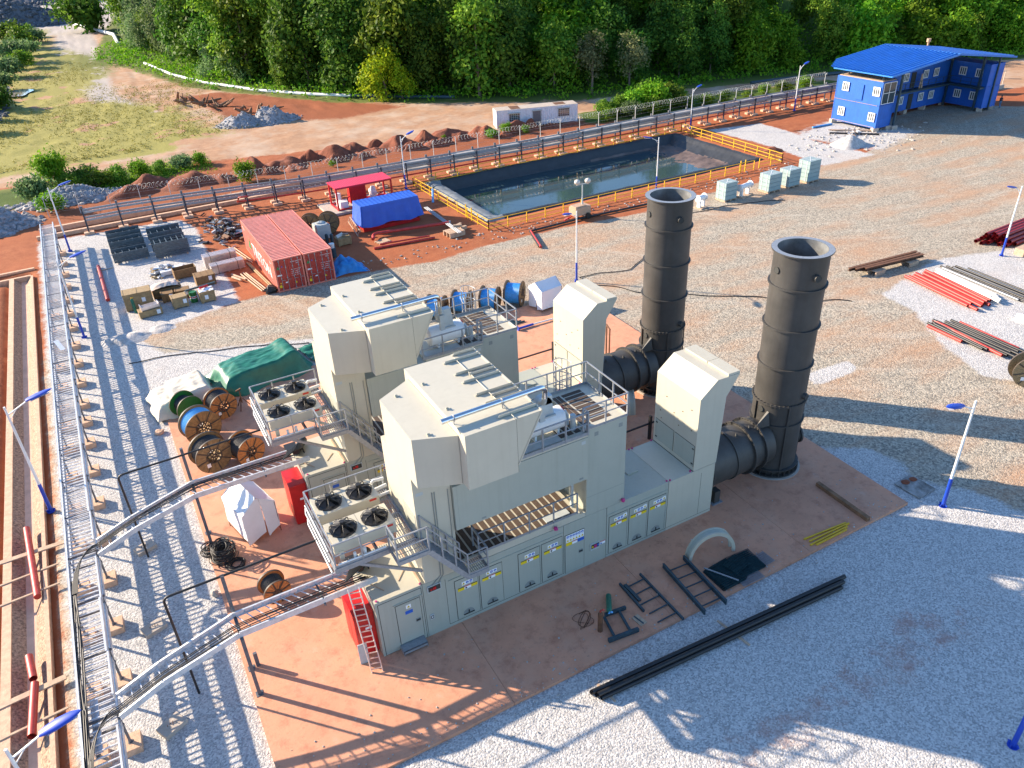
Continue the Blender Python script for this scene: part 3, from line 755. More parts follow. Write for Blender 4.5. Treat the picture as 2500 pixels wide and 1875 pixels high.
    for y, z in ((.5, 6.3), (1.1, 5.9), (1.7, 5.5), (2.3, 6.1), (2.7, 5.1), (.4, 5.2), (2.6, 4.7), (1.3, 5.0)):
        b = MB(); b.box(16.2, 16.23, y-.018, y+.018, z-.018, z+.018); obj("wall_bolt", b, RUST, pl_)
    # air-conditioner platform
    f = MB()
    for y in (.12, 1.95, 3.8): f.bar((-1.15, y, 5.38), (2.2, y, 5.38), .08, .24)
    for x in (-1.15, .6, 2.15): f.bar((x, .1, 5.38), (x, 3.85, 5.38), .08, .24)
    f.bar((1.0, -.8, 5.42), (2.33, -.8, 5.42), .05, .2); f.bar((1.02, -.8, 5.42), (1.02, .1, 5.42), .05, .2); f.bar((2.31, -.8, 5.42), (2.31, .1, 5.42), .05, .2)
    f.bar((-.2, .12, 5.3), (2.2, .12, 3.7), .1, .12); f.bar((-.2, 2.9, 5.3), (2.2, 2.9, 3.7), .1, .12)
    plat = obj("condenser_platform", f, STEEL, T)
    g = MB()
    def grating(x0, x1, y0, y1, z, st=.09):
        x = x0
        while x < x1: g.box(x, x+.022, y0, y1, z-.04, z); x += st
        y = y0
        while y < y1: g.box(x0, x1, y, y+.016, z-.03, z-.005); y += .35
    for q in ((1.0, 2.3, -.78, .1, 5.52), (1.55, 2.2, .15, 3.8, 5.52), (-1.1, 1.55, .15, .4, 5.52), (-1.1, 1.55, 1.75, 2.2, 5.52), (3.82, 4.7, -.85, -.02, 3.4)):
        g = MB(); grating(*q); obj("platform_grating", g, STEEL, plat)
    f = MB(); rail(f, [(1.02, .12, 5.5), (-1.13, .12, 5.5), (-1.13, 3.8, 5.5), (2.18, 3.8, 5.5)], 1.15, 1.3, toe=.12)
    rail(f, [(1.02, .12, 5.5), (1.02, -.78, 5.5), (2.31, -.78, 5.5)], 1.15, 1.3, toe=.12)
    a, b2 = Vector((2.31, -.8, 5.5)), Vector((3.82, -.85, 3.4))
    for yy in (0, .78):
        o_ = Vector((0, yy, 0)); rail(f, [a+o_, b2+o_], 1.15, .9); f.bar(a+o_-Vector((0, 0, .1)), b2+o_-Vector((0, 0, .1)), .05, .22)
    rail(f, [(3.82, -.85, 3.4), (4.7, -.85, 3.4), (4.7, -.02, 3.4)], 1.15, .9, toe=.12)
    obj("platform_railing", f, STEEL, plat)
    f = MB()
    for i in range(8):
        t = (i+.5)/8; p = a+(b2-a)*t; g = MB(); g.box(p.x-.13, p.x+.13, -.82, -.08, p.z-.02, p.z+.01); obj("stair_tread", g, STEEL, plat)
    f.box(3.80, 3.86, -.85, 0, 3.2, 3.4); f.box(3.82, 4.72, -.88, -.83, 3.2, 3.42); f.box(4.68, 4.72, -.85, 0, 3.2, 3.42)
    obj("landing_frame", f, STEEL, plat)
    f = MB()
    pipes = [([(-1.28, .2, z), (-1.28, 3.4, z), (-1.2, 3.75, z)], r) for z, r in ((5.3, .04), (5.85, .04))]
    pipes += [([(-1.27, .2, 6.35), (-1.27, .5, 6.42), (-1.27, 3.2, 6.42)], .04)]
    pipes += [([(1.5, 3.6, 5.95), (1.75, 3.7, 6.1), (1.95, 3.7, 6.05), (2.2, 3.7, 6.05)], .07), ([(1.45, 3.5, 5.72), (2.25, 3.62, 5.72)], .08), ([(1.45, 3.2, 5.6), (2.25, 3.25, 5.6)], .07), ([(-1.0, .15, 5.62), (.9, .15, 5.62)], .04)]
    for q, r in pipes:
        f = MB(); f.tube(q, r, 8); obj("coolant_pipe", f, STEEL if q[0][0] < -1.2 else WHITE, plat)
    for x, z, r in ((.1, 5.85, .07), (-.3, 5.8, .06)):
        f = MB(); f.cyl((x, .28, 5.55), (x, .28, z), r, n=8); obj("valve", f, WHITE, plat)
    def condenser(y0):
        u = MB(); u.box(-1.0, 1.52, y0, y0+1.28, 5.85, 6.38); u.cur = 1; u.box(.255, .265, y0, y0+1.28, 6.38, 6.383)
        u.cur = 0
        for x in (-.75, 1.25): u.box(x-.09, x+.09, y0-.03, y0, 5.5, 5.95); u.box(x-.09, x+.09, y0+1.28, y0+1.31, 5.5, 5.95)
        u.cur = 2; u.box(-.95, 1.47, y0+.1, y0+1.2, 5.78, 5.85)
        u.cur = 3; u.box(1.1, 1.4, y0-.003, y0, 6.22, 6.32)
        A = obj("condenser_unit", u, [P, SEAM, BLACK, RSIGN], plat)
        for x in (-.38, .9):
            k = MB(); cx, cy, cz = x, y0+.64, 6.385
            k.cyl((cx, cy, cz), (cx, cy, cz+.012), .52, n=28)
            for q in range(7):
                t = q/7*2*math.pi; ca, sa = math.cos(t), math.sin(t); cb, sb = math.cos(t+.62), math.sin(t+.62)
                k.add([(cx+.1*ca, cy+.1*sa, cz+.2), (cx+.1*cb, cy+.1*sb, cz+.12), (cx+.47*cb, cy+.47*sb, cz+.06), (cx+.48*ca, cy+.48*sa, cz+.16)], [(0, 1, 2, 3)])
                k.tube([(cx+.08*ca, cy+.08*sa, cz+.28), (cx+.38*ca, cy+.38*sa, cz+.25), (cx+.52*ca, cy+.52*sa, cz+.14), (cx+.54*ca, cy+.54*sa, cz)], .017, 5)
            k.cyl((cx, cy, cz+.1), (cx, cy, cz+.40), .1, n=14); k.tube([(cx+.53*math.cos(t), cy+.53*math.sin(t), cz+.08) for t in [i*math.pi/14 for i in range(29)]], .014, 4)
            obj("fan", k, BLACK, A)
        return A
    condenser(.47); condenser(2.3)
    # fire cabinet and conduits
    b = MB(); b.box(-.85, -.02, .4, 1.95, .08, 2.45); b.cur = 1; b.box(-.86, -.85, .45, 1.15, .2, 2.3); b.box(-.86, -.85, 1.2, 1.9, .2, 2.3); b.box(-.8, -.08, .39, .4, .2, 2.3)
    b.cur = 2; b.box(-.45, -.18, .386, .39, 1.5, 1.62); b.cur = 0; b.box(-.8, -.06, .45, 1.9, 0, .08)
    obj("fire_cabinet", b, [RED, RED, WSIGN], T)
    b = MB(); b.tube([(2.95, -.02, 7.5), (2.95, -.03, 5.5), (2.9, -.03, 3.2), (2.45, -.04, 2.82)], .018, 6); b.tube([(3.05, -.02, 7.5), (3.02, -.03, 3.2), (2.75, -.04, 2.82)], .016, 6); b.tube([(3.6, -.02, 3.1), (3.6, -.02, 7.4)], .015, 5)
    obj("conduit", b, MOON, T)
    b = MB(); b.box(-.3, .3, 2.35, 2.95, 3.06, 3.3); b.cyl((.1, 2.0, 3.3), (.75, 2.9, 3.3), .2, n=12)
    for i in range(7): b.tube([(-.7+.05*i, 1.3+.08*i, 3.55), (.0+.04*i, 1.5+.1*i, 3.75-.02*i), (.45, 1.9+.1*i, 3.5), (.5, 2.0+.12*i, 3.1)], .035, 6)
    obj("cable_entry", b, [CABLE], T)
    b = MB(); b.bar((1.3, .7, 3.08), (1.75, 1.2, 3.08), .03, .02); b.bar((.2, 1.2, 3.09), (.6, .5, 3.09), .04, .03); b.bar((2.03, .1, 3.1), (2.03, 2.7, 3.1), .08, .1)
    obj("roof_trim", b, PLANK, T)
    return T
pk = package()
pk["label"] = "nearer beige turbine package, in front, beside the leaning ladder and black pipe bundle"
pk2 = dup(pk, (0, 9.657, 0), label="farther beige turbine package, behind, beside the cable reels and white tent")
# ------------------------------------------------------------------ exhaust stacks
def stack(y0, label):
    X0, Yc = 23.0, 1.42+y0
    T = thing("exhaust_stack", label, "exhaust stack", (X0, Yc, 0), 0, "black exhaust stacks")
    R0 = 1.28
    b = MB(); b.cur = 0
    b.lathe([(R0, .35), (R0, 12.4), (1.42, 12.4), (1.42, 12.46)], (0, 0, 0), n=48); b.cur = 3; b.lathe([(1.14, 12.46), (1.14, 2.5)], (0, 0, 0), n=48); b.lathe([(0, 2.5), (1.14, 2.5)], (0, 0, 0), n=48)
    b.cur = 1; b.lathe([(1.145, 12.462), (1.415, 12.462)], (0, 0, 0), n=48)
    obj("shell", b, [BLACKST, STEEL, SEAM, STACKIN], T)
    for z, bolts in ((10.75, 0), (8.62, 0), (6.5, 0), (4.42, 1), (3.2, 0)):
        b = MB(); b.lathe([(R0, z-.04), (R0+.1, z-.04), (R0+.1, z+.04), (R0, z+.04)], (0, 0, 0), n=48)
        if bolts:
            for i in range(40):
                t = i*math.pi/20; b.cbox((R0+.07)*math.cos(t), (R0+.07)*math.sin(t), z, .05, .05, .16)
        obj("stiffener_ring", b, BLACKST, T)
    for a, z, l in ((-3.3, 11.55, .05), (-1.8, 11.45, .2), (-3.1, 4.0, .05), (-1.35, 4.85, .2)):
        b = MB(); d = Vector((math.cos(a), math.sin(a), 0)); c = Vector((0, 0, z))
        b.cyl(c+d*(R0-.05), c+d*(R0+l), .17, n=16, caps=False); b.cur = 1; b.cyl(c+d*(R0+l-.02), c+d*(R0+l-.005), .165, n=16)
        obj("sampling_port", b, [BLACKST, SEAM], T)
    for a in (2.9, -1.95, -.55, 1.3):
        b = MB(); d = Vector((math.cos(a), math.sin(a), 0)); b.bar(d*(R0+.06)+Vector((0, 0, .2)), d*(R0+.06)+Vector((0, 0, 4.4)), .12, .05, d); obj("fin", b, BLACKST, T)
    b = MB(); b.lathe([(R0+.02, .05), (R0+.22, .05), (R0+.22, .12), (R0+.02, .12)], (0, 0, 0), n=48); b.lathe([(R0+.02, .4), (R0+.18, .4), (R0+.18, .46), (R0, .46)], (0, 0, 0), n=48); b.lathe([(R0, .05), (R0, .46)], (0, 0, 0), n=48)
    for i in range(28):
        t = i*math.pi/14; b.bar(((R0)*math.cos(t), R0*math.sin(t), .25), ((R0+.2)*math.cos(t), (R0+.2)*math.sin(t), .25), .03, .34)
    b.cur = 1; b.lathe([(0, .03), (R0+.34, .03), (R0+.34, -.02)], (0, 0, 0), n=48)
    obj("base_flange", b, [BLACKST, CONC], T)
    zc = 1.95; b = MB(); b.lathe([(1.3, -5.35), (1.3, -1.1)], (0, 0, zc), 'x', 48)
    b.lathe([(1.12, -5.35), (1.42, -5.35), (1.42, -5.25), (1.3, -5.25)], (0, 0, zc), 'x', 48)
    b.lathe([(1.3, -3.7), (1.36, -3.7), (1.36, -3.6), (1.3, -3.6)], (0, 0, zc), 'x', 48)
    for x in (-2.6, -1.85):
        b.lathe([(1.3, x), (1.45, x), (1.45, x+.05), (1.45, x+.1), (1.3, x+.1)], (0, 0, zc), 'x', 48)
    for x in (-5.3, -2.55, -1.8):
        for i in range(44):
            t = i*math.pi/22; b.cbox(x, 1.4*math.cos(t), zc+1.4*math.sin(t), .16, .045, .045)
    for x, a in ((-3.2, 1.9), (-2.2, 1.8), (-4.4, 1.8)): b.tube([(x, 1.3*math.cos(a), zc+1.3*math.sin(a)), (x, 1.45*math.cos(a)+.05, zc+1.46*math.sin(a)), (x+.1, 1.3*math.cos(a), zc+1.31*math.sin(a))], .04, 6)
    obj("inlet_duct", b, BLACKST, T)
    b = MB(); b.box(-4.9, -4.55, -1.15, -.75, 0, .75); b.cur = 1; b.box(-5.05, -4.4, -1.25, -.65, 0, .04)
    obj("duct_support", b, [BLACKST, STEEL], T)
    b = MB(); p0 = Vector((-1.62, -.55, 3.35)); p1 = Vector((-1.25, -.5, 4.15))
    b.add([(-1.95, -.45, 3.1), (-1.25, -.75, 3.3), (-1.22, -.55, 4.0), (-1.99, -.4, 3.14), (-1.2, -.4, 3.3), (-1.18, -.4, 4.0)], [(0, 1, 2), (5, 4, 3), (0, 3, 4, 1), (1, 4, 5, 2), (2, 5, 3, 0)])
    obj("gusset", b, BLACKST, T)
    b = MB(); d = Vector((math.cos(-.25), math.sin(-.25), 0)); c = Vector((0, 0, 1.6)); b.cyl(c+d*1.2, c+d*1.45, .42, n=24); b.cyl(c+d*1.45, c+d*1.55, .5, n=24); obj("manway", b, BLACKST, T)
    return T
stack(0, "nearer black steel exhaust stack, beside the front turbine package's tall plenum")
stack(9.657, "farther black steel exhaust stack, behind the front package near the centre lamp")
# ------------------------------------------------------------------ left cable rack (two tiers, runs along the channel)
def add_rungs(mb, x0, x1, ys, z, w=.035):
    for y in ys: mb.box(x0, x1, y-w/2, y+w/2, z-.02, z+.02)
T = thing("cable_rack", "long two-tier galvanised cable rack beside the drainage channel, running away from the camera", "cable rack", (-10.3, 0, GZ))
frames = [-8.7, -5.4, -2.15, 1.1, 4.4, 7.73, 11.02, 14.28, 17.57, 20.92, 24.15, 26.87, 29.32, 32.5, 35.7, 38.9, 42.4, 45.5, 48.6, 51.8, 55.0, 58.2, 61.3]
XL, XR = -10.93, -9.74
for y in frames:
    for x in (XL+.02, XR-.02):
        b = MB(); b.cur = 0; b.bar((x, y, GZ+.3), (x, y, 2.0), .085, .1)
        b.bar((x-.08, y, GZ+.36), (x+.08, y, GZ+.36), .16, .015)
        obj("post", b, POSTM, T, world=True)
        b = MB(); rn = random.Random(int(y*10+x)); rz = rn.uniform(-.04, .04)
        b.rbox((x+.05, y, GZ+.16), (.62, .8, .36), rz); obj("footing", b, CONCO, T, world=True)
    for q, zz in ((.1, 1.9), (.05, 1.2)):
        b = MB(); b.bar((XL-q, y, zz), (XR+q, y, zz), .07, .08); obj("cross_beam", b, POSTM, T, world=True)
for z in (2.1, 1.4):
    tr = MB()
    gaps = ((.25, 1.75), (10.2, 11.5)) if z > 2 else ()
    for x, s in ((XL, 1), (XR, -1)):
        y = -9.0
        while y < 64.4:
            y1 = min(y+3.26, 64.5); x_ = x
            if x == XR and any(y < g1 and y1 > g0 for g0, g1 in gaps):
                for g0, g1 in gaps:
                    if y < g1 and y1 > g0:
                        if g0-y > .1: tr.box(x-.03, x+.03, y, g0, z-.15, z+.15)
                        if y1-g1 > .1: tr.box(x-.03, x+.03, g1, y1, z-.15, z+.15)
            else:
                tr.box(x-.008, x+.008, y, y1-.02, z-.17, z+.17); tr.box(min(x, x+s*.08), max(x, x+s*.08), y, y1-.02, z+.162, z+.17); tr.box(min(x, x+s*.08), max(x, x+s*.08), y, y1-.02, z-.17, z-.162)
                tr.box(x-.02, x+.02, y-.1, y+.08, z-.06, z+.06)
            y = y1
    up = obj("upper_tray" if z > 2 else "lower_tray", tr, TRAY, T, world=True)
    ys_ = list(np.arange(-8.8, 64.4, .3)); near = ys_[:100] if z > 2 else ys_[:0]
    pr = MB(); pr.box(XL, XR, -.0175, .0175, z-.07, z-.03); pm = pr.mesh("rung", TRAY); off_ = world_loc(up)
    for y in near:
        o = bpy.data.objects.new("rung", pm); C.objects.link(o); o.parent = up; o.location = (-off_.x, y-off_.y, -off_.z)
    rg = MB(); add_rungs(rg, XL, XR, ys_[len(near):], z-.05)
    tag(obj("rung", rg, TRAY, up, world=True), kind='stuff')
for i in range(9):
    b = MB(); x = XL+.1+.05*(i % 5); z = 2.2+.04*(i//5)
    pts = [(x+.03*math.sin(y*.9+i), y, z+.015*math.sin(y*1.7+2*i)) for y in np.arange(-9, 9.5 if i < 5 else 2.0, .5)]
    b.tube(pts, .028, 6); obj("cable", b, CABLE, T, world=True)
b = MB(); b.box(-10.62, -10.35, -.2, 2.4, 1.7, 1.72); b.box(-10.62, -10.6, -.2, 2.4, 1.7, 1.82); b.box(-10.37, -10.35, -.2, 2.4, 1.7, 1.82)
obj("loose_tray_cover", b, ALU, T, world=True)
b = MB(); b.rbox((-10.3, 34.5, 2.23), (.3, 1.9, .03), .22); obj("loose_tray_cover", b, ALU, T, world=True)
# ------------------------------------------------------------------ branch ladders to the packages
def branch(dyy, label, k):
    T = thing("branch_cable_ladder", label, "cable ladder", (-5, 1.5+dyy, 0), 0, "cable ladders branching to the packages")
    A = [(-9.62, .48, 2.22), (-7.95, .75, 2.72), (-5.03, .95, 3.35), (-1.7, .98, 3.35), (.55, 1.0, 3.35)]
    Bp = [(-9.62, 1.56, 2.25), (-7.95, 1.78, 2.75), (-5.03, 2.13, 3.35), (-2.6, 2.15, 3.35), (-.3, 2.15, 3.35)]
    A = [Vector((p[0], p[1]+dyy, p[2])) for p in A]; Bp = [Vector((p[0], p[1]+dyy, p[2])) for p in Bp]
    for P_, s in ((A, 1), (Bp, -1)):
        b = MB()
        for a, c in zip(P_, P_[1:]):
            d = (c-a).normalized()
            b.bar(a+d*.03, c-d*.03, .012, .26); off = Vector((0, s*.03, .125)); b.bar(a+d*.03+off, c-d*.03+off, .08, .01); b.bar(a+d*.03+off-Vector((0, 0, .25)), c-d*.03+off-Vector((0, 0, .25)), .08, .01)
            b.bar(c-d*.12, c+d*.1 if c is not P_[-1] else c, .04, .2)
        obj("side_rail", b, TRAY, T, world=True)
    b = MB()
    def at(P_, t):
        L = [0]
        for a, c in zip(P_, P_[1:]): L.append(L[-1]+(c-a).length)
        s = t*L[-1]
        for i in range(len(L)-1):
            if s <= L[i+1]+1e-6: return P_[i]+(P_[i+1]-P_[i])*((s-L[i])/(L[i+1]-L[i]))
    for i in range(26):
        b = MB(); t = (i+.5)/26; b.bar(at(A, t)-Vector((0, 0, .05)), at(Bp, t*.98)-Vector((0, 0, .05)), .04, .025); obj("rung", b, TRAY, T, world=True)
    for i in range(5 if k == 0 else 6):
        f = .2+.08*i if k == 0 else .55+.06*i
        pts = [at(A, t)*(1-f)+at(Bp, min(1, t*.98))*f+Vector((.0, .02*math.sin(9*t+i), .015+.02*math.sin(7*t+2*i))) for t in [j/40 for j in range(41)]]
        p1_ = pts[0]; p0_ = Vector((-10.78+.04*i, -1.6+dyy, 2.25)); cc = Vector((-10.7+.04*i, p1_.y-.1, 2.28)); st = [p0_*(1-q)**2+cc*2*q*(1-q)+p1_*q*q for q in (0, .15, .3, .45, .6, .75, .9)]
        b = MB(); b.tube(st+pts, .021, 6); obj("cable", b, CABLE, T, world=True)
    y = dyy
    for nm, yy, zt in (("post", .88, 3.2), ("post", 2.3, 5.3)):
        b = MB(); b.box(-5.05, -4.91, y+yy-.07, y+yy+.07, .02, zt); b.box(-5.12, -4.84, y+yy-.14, y+yy+.14, 0, .02)
        b.box(-5.035, -4.925, y+yy-.055, y+yy+.055, 1.35, 1.45) if False else None
        obj(nm, b, POSTM, T, world=True)
    b = MB(); b.bar((-4.98, y+.82, 3.17), (-4.98, y+2.35, 3.17), .1, .12); obj("cross_beam", b, POSTM, T, world=True)
    b = MB(); b.bar((-1.7, y+.9, 3.2), (-1.7, y+2.25, 3.2), .08, .1); obj("cross_beam", b, POSTM, T, world=True)
    return T
branch(0, "nearer cable ladder sloping from the rack to the front package's control room", 0)
branch(9.657, "farther cable ladder sloping from the rack to the rear package, beside the reels", 1)
def conduit(pts, label):
    b = MB(); b.tube(pts, .05, 8); one("conduit_pipe", b, CABLE, label, "conduit", (pts[1][0], pts[1][1], GZ), "black conduits from the condenser platforms")
def bend(p, q, r, s=.25):
    a = Vector(p); b = Vector(q); c = Vector(r); u = (a-b).normalized(); v = (c-b).normalized()
    return [tuple(b+u*s*(1-t)**2+v*s*t**2) for t in (0, .25, .5, .75, 1)]
conduit([(-1.2, 2.3, 5.3)]+bend((-1.2, 2.3, 5.3), (-7.12, 2.3, 5.25), (-7.12, 2.3, 1))+[(-7.12, 2.3, GZ)], "thin black conduit from the front condenser platform dropping near the concrete blocks")
conduit([(-1.2, 11.95, 5.0)]+bend((-1.2, 11.95, 5.0), (-7.9, 11.9, 4.9), (-7.9, 11.9, 1))+[(-7.9, 11.9, GZ)], "thin black conduit from the rear condenser platform passing over the reels")
b = MB(); b.box(-4.78, -4.62, 2.25, 2.37, 0, .75); one("steel_stub", b, POSTM, "short grey steel stub standing on the slab beside the ladder post", "steel stub", (-4.7, 2.3, 0))
# concrete blocks beside the rack
for (x, y, rz, sx, sy, lab) in ((-7.95, 12.55, .35, .95, .62, "flat concrete block in the gravel under the farther cable ladder"), (-8.25, 6.8, .32, .95, .62, "flat concrete block in the gravel beside the nearer conduit's foot"), (-8.3, 1.2, .5, .95, .65, "flat concrete block in the gravel nearest the camera, under the nearer ladder")):
    b = MB(); b.rbox((x, y, GZ+.08), (sx, sy, .26), rz); b.cur = 1
    for i in range(4): b.cyl((x-.15+.1*i, y-.05+.08*(i % 2), GZ+.2), (x-.13+.1*i, y-.03+.05*(i % 3), GZ+.28), .015, n=5)
    one("concrete_block", b, [CONC, RUST], lab, "concrete block", (x, y, GZ), "concrete blocks by the cable rack")
b = MB(); b.ball((-5.88, 23.2, GZ+.1), .3, 12, 8, (1, .9, .5), .35); one("clay_lump", b, CONCO, "round orange clay lump on the pale gravel beside the slab corner", "clay lump", (-5.88, 23.2, GZ))
b = MB(); b.ball((-5.5, 7.5, GZ+.1), .2, 10, 7, (.8, 1.1, .8), .5); one("stone", b, CONC, "single pale stone at the slab edge near the cable heap", "stone", (-5.5, 7.5, GZ))
# ------------------------------------------------------------------ back cable rack
SHEENC = mat("tan_sheen_cover", (.40, .37, .34), .45, .2, var=.3, scale=.7)  # tan reflection on the tray tops put into the base colour
NAVY = mat("navy_post", (.035, .045, .065), .5, .2, var=.2)
T = thing("cable_rack", "long two-tier steel cable rack in front of the razor wire fence behind the pond", "cable rack", (20, 63, GZ))
def ry(x):
    pts = [(-11, 66.3), (-3, 66.2), (3, 65.4), (9, 64.4), (15, 63.3), (24, 62.6), (34, 62.3), (46, 61.9), (60, 62.4), (80, 62.8), (97, 62.2), (104, 62.2)]
    for (a, ya), (c, yc) in zip(pts, pts[1:]):
        if a <= x <= c: return ya+(yc-ya)*(x-a)/(c-a)
    return 62.2
bx = [-7.0, -3.7, -.4, 2.7, 5.8, 8.9, 11.9, 14.9, 17.9, 20.9, 23.8]+[26.8+3.0*i for i in range(14)]+[68.9+2.95*i for i in range(12)]
for i, x in enumerate(bx):
    y = ry(x)
    for yy in (0, 1.15):
        b = MB(); b.bar((x, y+yy, GZ+.2), (x, y+yy, 2.25 if yy == 0 else 2.45), .14, .14)
        obj("post", b, NAVY, T, world=True)
    
    for yy in (0, 1.15):
        b = MB(); b.rbox((x, y+yy, GZ+.1), (.95, .55, .3), .05*math.sin(i*3+yy)); obj("footing", b, CONCO, T, world=True)
    b = MB()
    for z in (1.15, 1.95): b.bar((x, y-.05, z), (x, y+1.25, z), .08)
    b.cbox(x, y+1.15, 2.35, .22, .2, .25); obj("cross_beam", b, POSTM, T, world=True)
for nm, z in (("lower_tray", 1.3), ("upper_tray", 2.1)):
    tr = MB()
    for a, c in zip(bx, bx[1:]):
        ya, yc = ry(a), ry(c)
        for yy in (.06, 1.08):
            tr.bar((a+.02, ya+yy, z), (c-.02, yc+yy, z), .02, .2); tr.bar((a+.02, ya+yy, z+.1), (c-.02, yc+yy, z+.1), .09, .012)
    up = obj(nm, tr, STEEL, T, world=True)
    rg = MB()
    for a, c in zip(bx, bx[1:]):
        n = 5
        for k in range(n):
            x = a+(c-a)*(k+.5)/n; rg.box(x-.03, x+.03, ry(x)+.06, ry(x)+1.08, z-.06, z-.03)
    for a, c in zip(bx, bx[1:]):
        if (a > 22 or a < 2) and math.sin(a*7.3) > -.1:       # covers laid on most of the trays
            rg.box(a+.05, c-.05, (ry(a)+ry(c))/2+.1, (ry(a)+ry(c))/2+1.04, z+.02, z+.03)
    o = obj("tray_cover", rg, SHEENC, up); o.data.transform(Matrix.Translation(-world_loc(up)))
b = MB()
for z, rr, yo in ((1.75, .07, .3), (1.75, .07, .75)):
    b = MB(); b.tube([(x, ry(x)+yo, z) for x in bx[7:]], rr, 8); obj("pipe", b, STEEL, T, world=True)
b = MB(); b.tube([(x, ry(x)+.9, .55) for x in np.linspace(8, 95, 40)], .09, 8); b.tube([(8, ry(8)+.9, .55), (8, 64, 1.4), (9, 63.8, 1.4)], .09, 8)
one("fire_pipe", b, REDPIPE, "long red pipe running low under the back cable rack", "red pipe", (20, 63.5, GZ))
# ------------------------------------------------------------------ razor wire fence
T = thing("razor_wire_fence", "wire fence with Y-shaped posts and coiled razor wire along the earth mounds", "fence", (40, 70.3, GZ))
fx = [-10.5+3.15*i for i in range(37)]
def fy(x): return 70.2+max(0, 16-x)*.18 if x < 16 else 70.2
for x in fx:
    b = MB(); y = fy(x); b.bar((x, y, GZ), (x, y, 1.75), .07); b.bar((x, y, 1.75), (x-.05, y-.3, 2.15), .05); b.bar((x, y, 1.75), (x+.05, y+.3, 2.15), .05)
    obj("post", b, GREYM, T, world=True)
b = MB()
pts = []
t = 0.0
while t < 37*3.15-3.2:
    for k in range(10):
        a = k/10*2*math.pi; x = -10.5+t+.4*k/10; pts.append((x+.14*math.sin(a*2+t), fy(x)+.3*math.cos(a), 1.95+.3*math.sin(a)))
    t += .46
b.tube(pts, .013, 3, False); obj("razor_wire_coil", b, GREYM, T, world=True)
b = MB()
for z in (.4, .9, 1.4): b.tube([(x, fy(x), z) for x in fx], .008, 3, False)
obj("strand_wire", b, STEEL, T, world=True)
# ------------------------------------------------------------------ pond railing (yellow)
T = thing("pond_railing", "yellow steel railing around the lined water pond", "railing", (46, 52, GZ))
def yrail(p, q, st=2.2, gates=()):
    p = Vector(p); q = Vector(q); n = max(1, round((q-p).length/st))
    for i in range(n+1):
        b = MB(); c = p+(q-p)*i/n; b.bar(c, c+Vector((0, 0, 1.1)), .075); obj("post", b, YEL, T, world=True)
    for h in (1.08, .62, .2):
        b = MB(); b.bar(p+Vector((0, 0, h)), q+Vector((0, 0, h)), .055); obj("rail", b, YEL, T, world=True)
yrail((26.9, 61.0, GZ), (27.3, 43.0, GZ)); yrail((27.3, 43.0, GZ), (61.6, 42.9, GZ)); yrail((62.6, 43.1, GZ), (66.1, 43.0, GZ), 1.9)
yrail((66.1, 43.0, GZ), (66.6, 61.8, GZ)); yrail((26.9, 61.0, GZ), (66.6, 61.8, GZ), 2.9)
for x, y in ((27.25, 47.9), (27.25, 46.6), (59.6, 42.95), (60.3, 42.95)):
    b = MB(); b.bar((x, y, GZ), (x, y, 1.2), .09); obj("gate_post", b, YEL, T, world=True)
# ------------------------------------------------------------------ lamps
def lamp_proto(h):
    T = thing("street_lamp", "", "street lamp", (0, 0, 0), 0, "solar street lamps around the yard")
    b = MB(); b.cur = 0; b.cyl((0, 0, 1.75), (0, 0, h), .075, .05, 14); o = obj("pole", b, WHITE, T)
    b = MB(); b.cyl((0, 0, .02), (0, 0, 1.75), .095, .085, 14); b.lathe([(0, .02), (.2, .02), (.2, 0)], (0, 0, 0), n=12)
    for k in range(4): b.bar((.08*math.cos(k*1.57), .08*math.sin(k*1.57), .12), (.18*math.cos(k*1.57), .18*math.sin(k*1.57), .04), .02, .16)
    obj("pole_base", b, BLUE, T)
    b = MB(); b.bar((0, 0, h-.45), (.95, 0, h+.02), .05); b.bar((0, 0, h-.75), (.45, 0, h-.22), .03); obj("arm", b, WHITE, T)
    b = MB(); prof = [(.9, .10), (1.05, .14), (1.4, .18), (1.8, .15), (2.05, .06), (2.12, 0)]
    def hd(u, v):
        i = u*(len(prof)-1); k = min(int(i), len(prof)-2); f = i-k
        x = prof[k][0]*(1-f)+prof[k+1][0]*f; w = prof[k][1]*(1-f)+prof[k+1][1]*f
        t = v*math.pi*2
        return (x, w*1.25*math.cos(t), h+.06+(x-.9)*.22+w*.45*math.sin(t))
    b.grid(hd, 10, 14); L_ = obj("lamp_head", b, BLUE, T)
    b = MB(); b.add([(1.1, -.15, h+.0), (1.95, -.08, h+.17), (1.95, .08, h+.17), (1.1, .15, h+.0)], [(0, 1, 2, 3)]); obj("diffuser", b, WSIGN, L_)
    return T
LP = lamp_proto(6.3)
LAMPS = [(-9.04, 61.9, 0, "white and blue street lamp at the far corner of the left cable rack", 1.0), (-9.07, 40.4, 0, "white and blue street lamp beside the cable rack near the lone red pipe", 1.0), (-12.04, 18.5, 0, "white and blue street lamp leaning over the drainage channel at the left picture edge", 1.06),
         (-11.9, -2.6, 0, "nearest street lamp, blue head at the bottom left corner", 1.0), (25.85, 60.7, 15, "white street lamp behind the red pump shelter at the pond's left corner", .93), (48.0, 43.4, 170, "white street lamp at the near rail of the pond, right above the farther stack", .9),
         (27.74, 28.0, 205, "white street lamp with blue base in the yard between the white tent and farther stack", .96), (68.3, 62.0, 10, "white street lamp beyond the far corner of the pond", .85), (87.1, 61.3, 10, "white street lamp by the back rack left of the blue building", .98),
         (27.81, -5.7, 178, "white street lamp with blue base at right, beside the dirty metal plate", 1.0), (60.0, 12.2, 178, "white street lamp beside the deep red pipes at the right edge", .95), (18.3, -15.4, 178, "street lamp showing only its blue base at the bottom right corner", 1.0)]
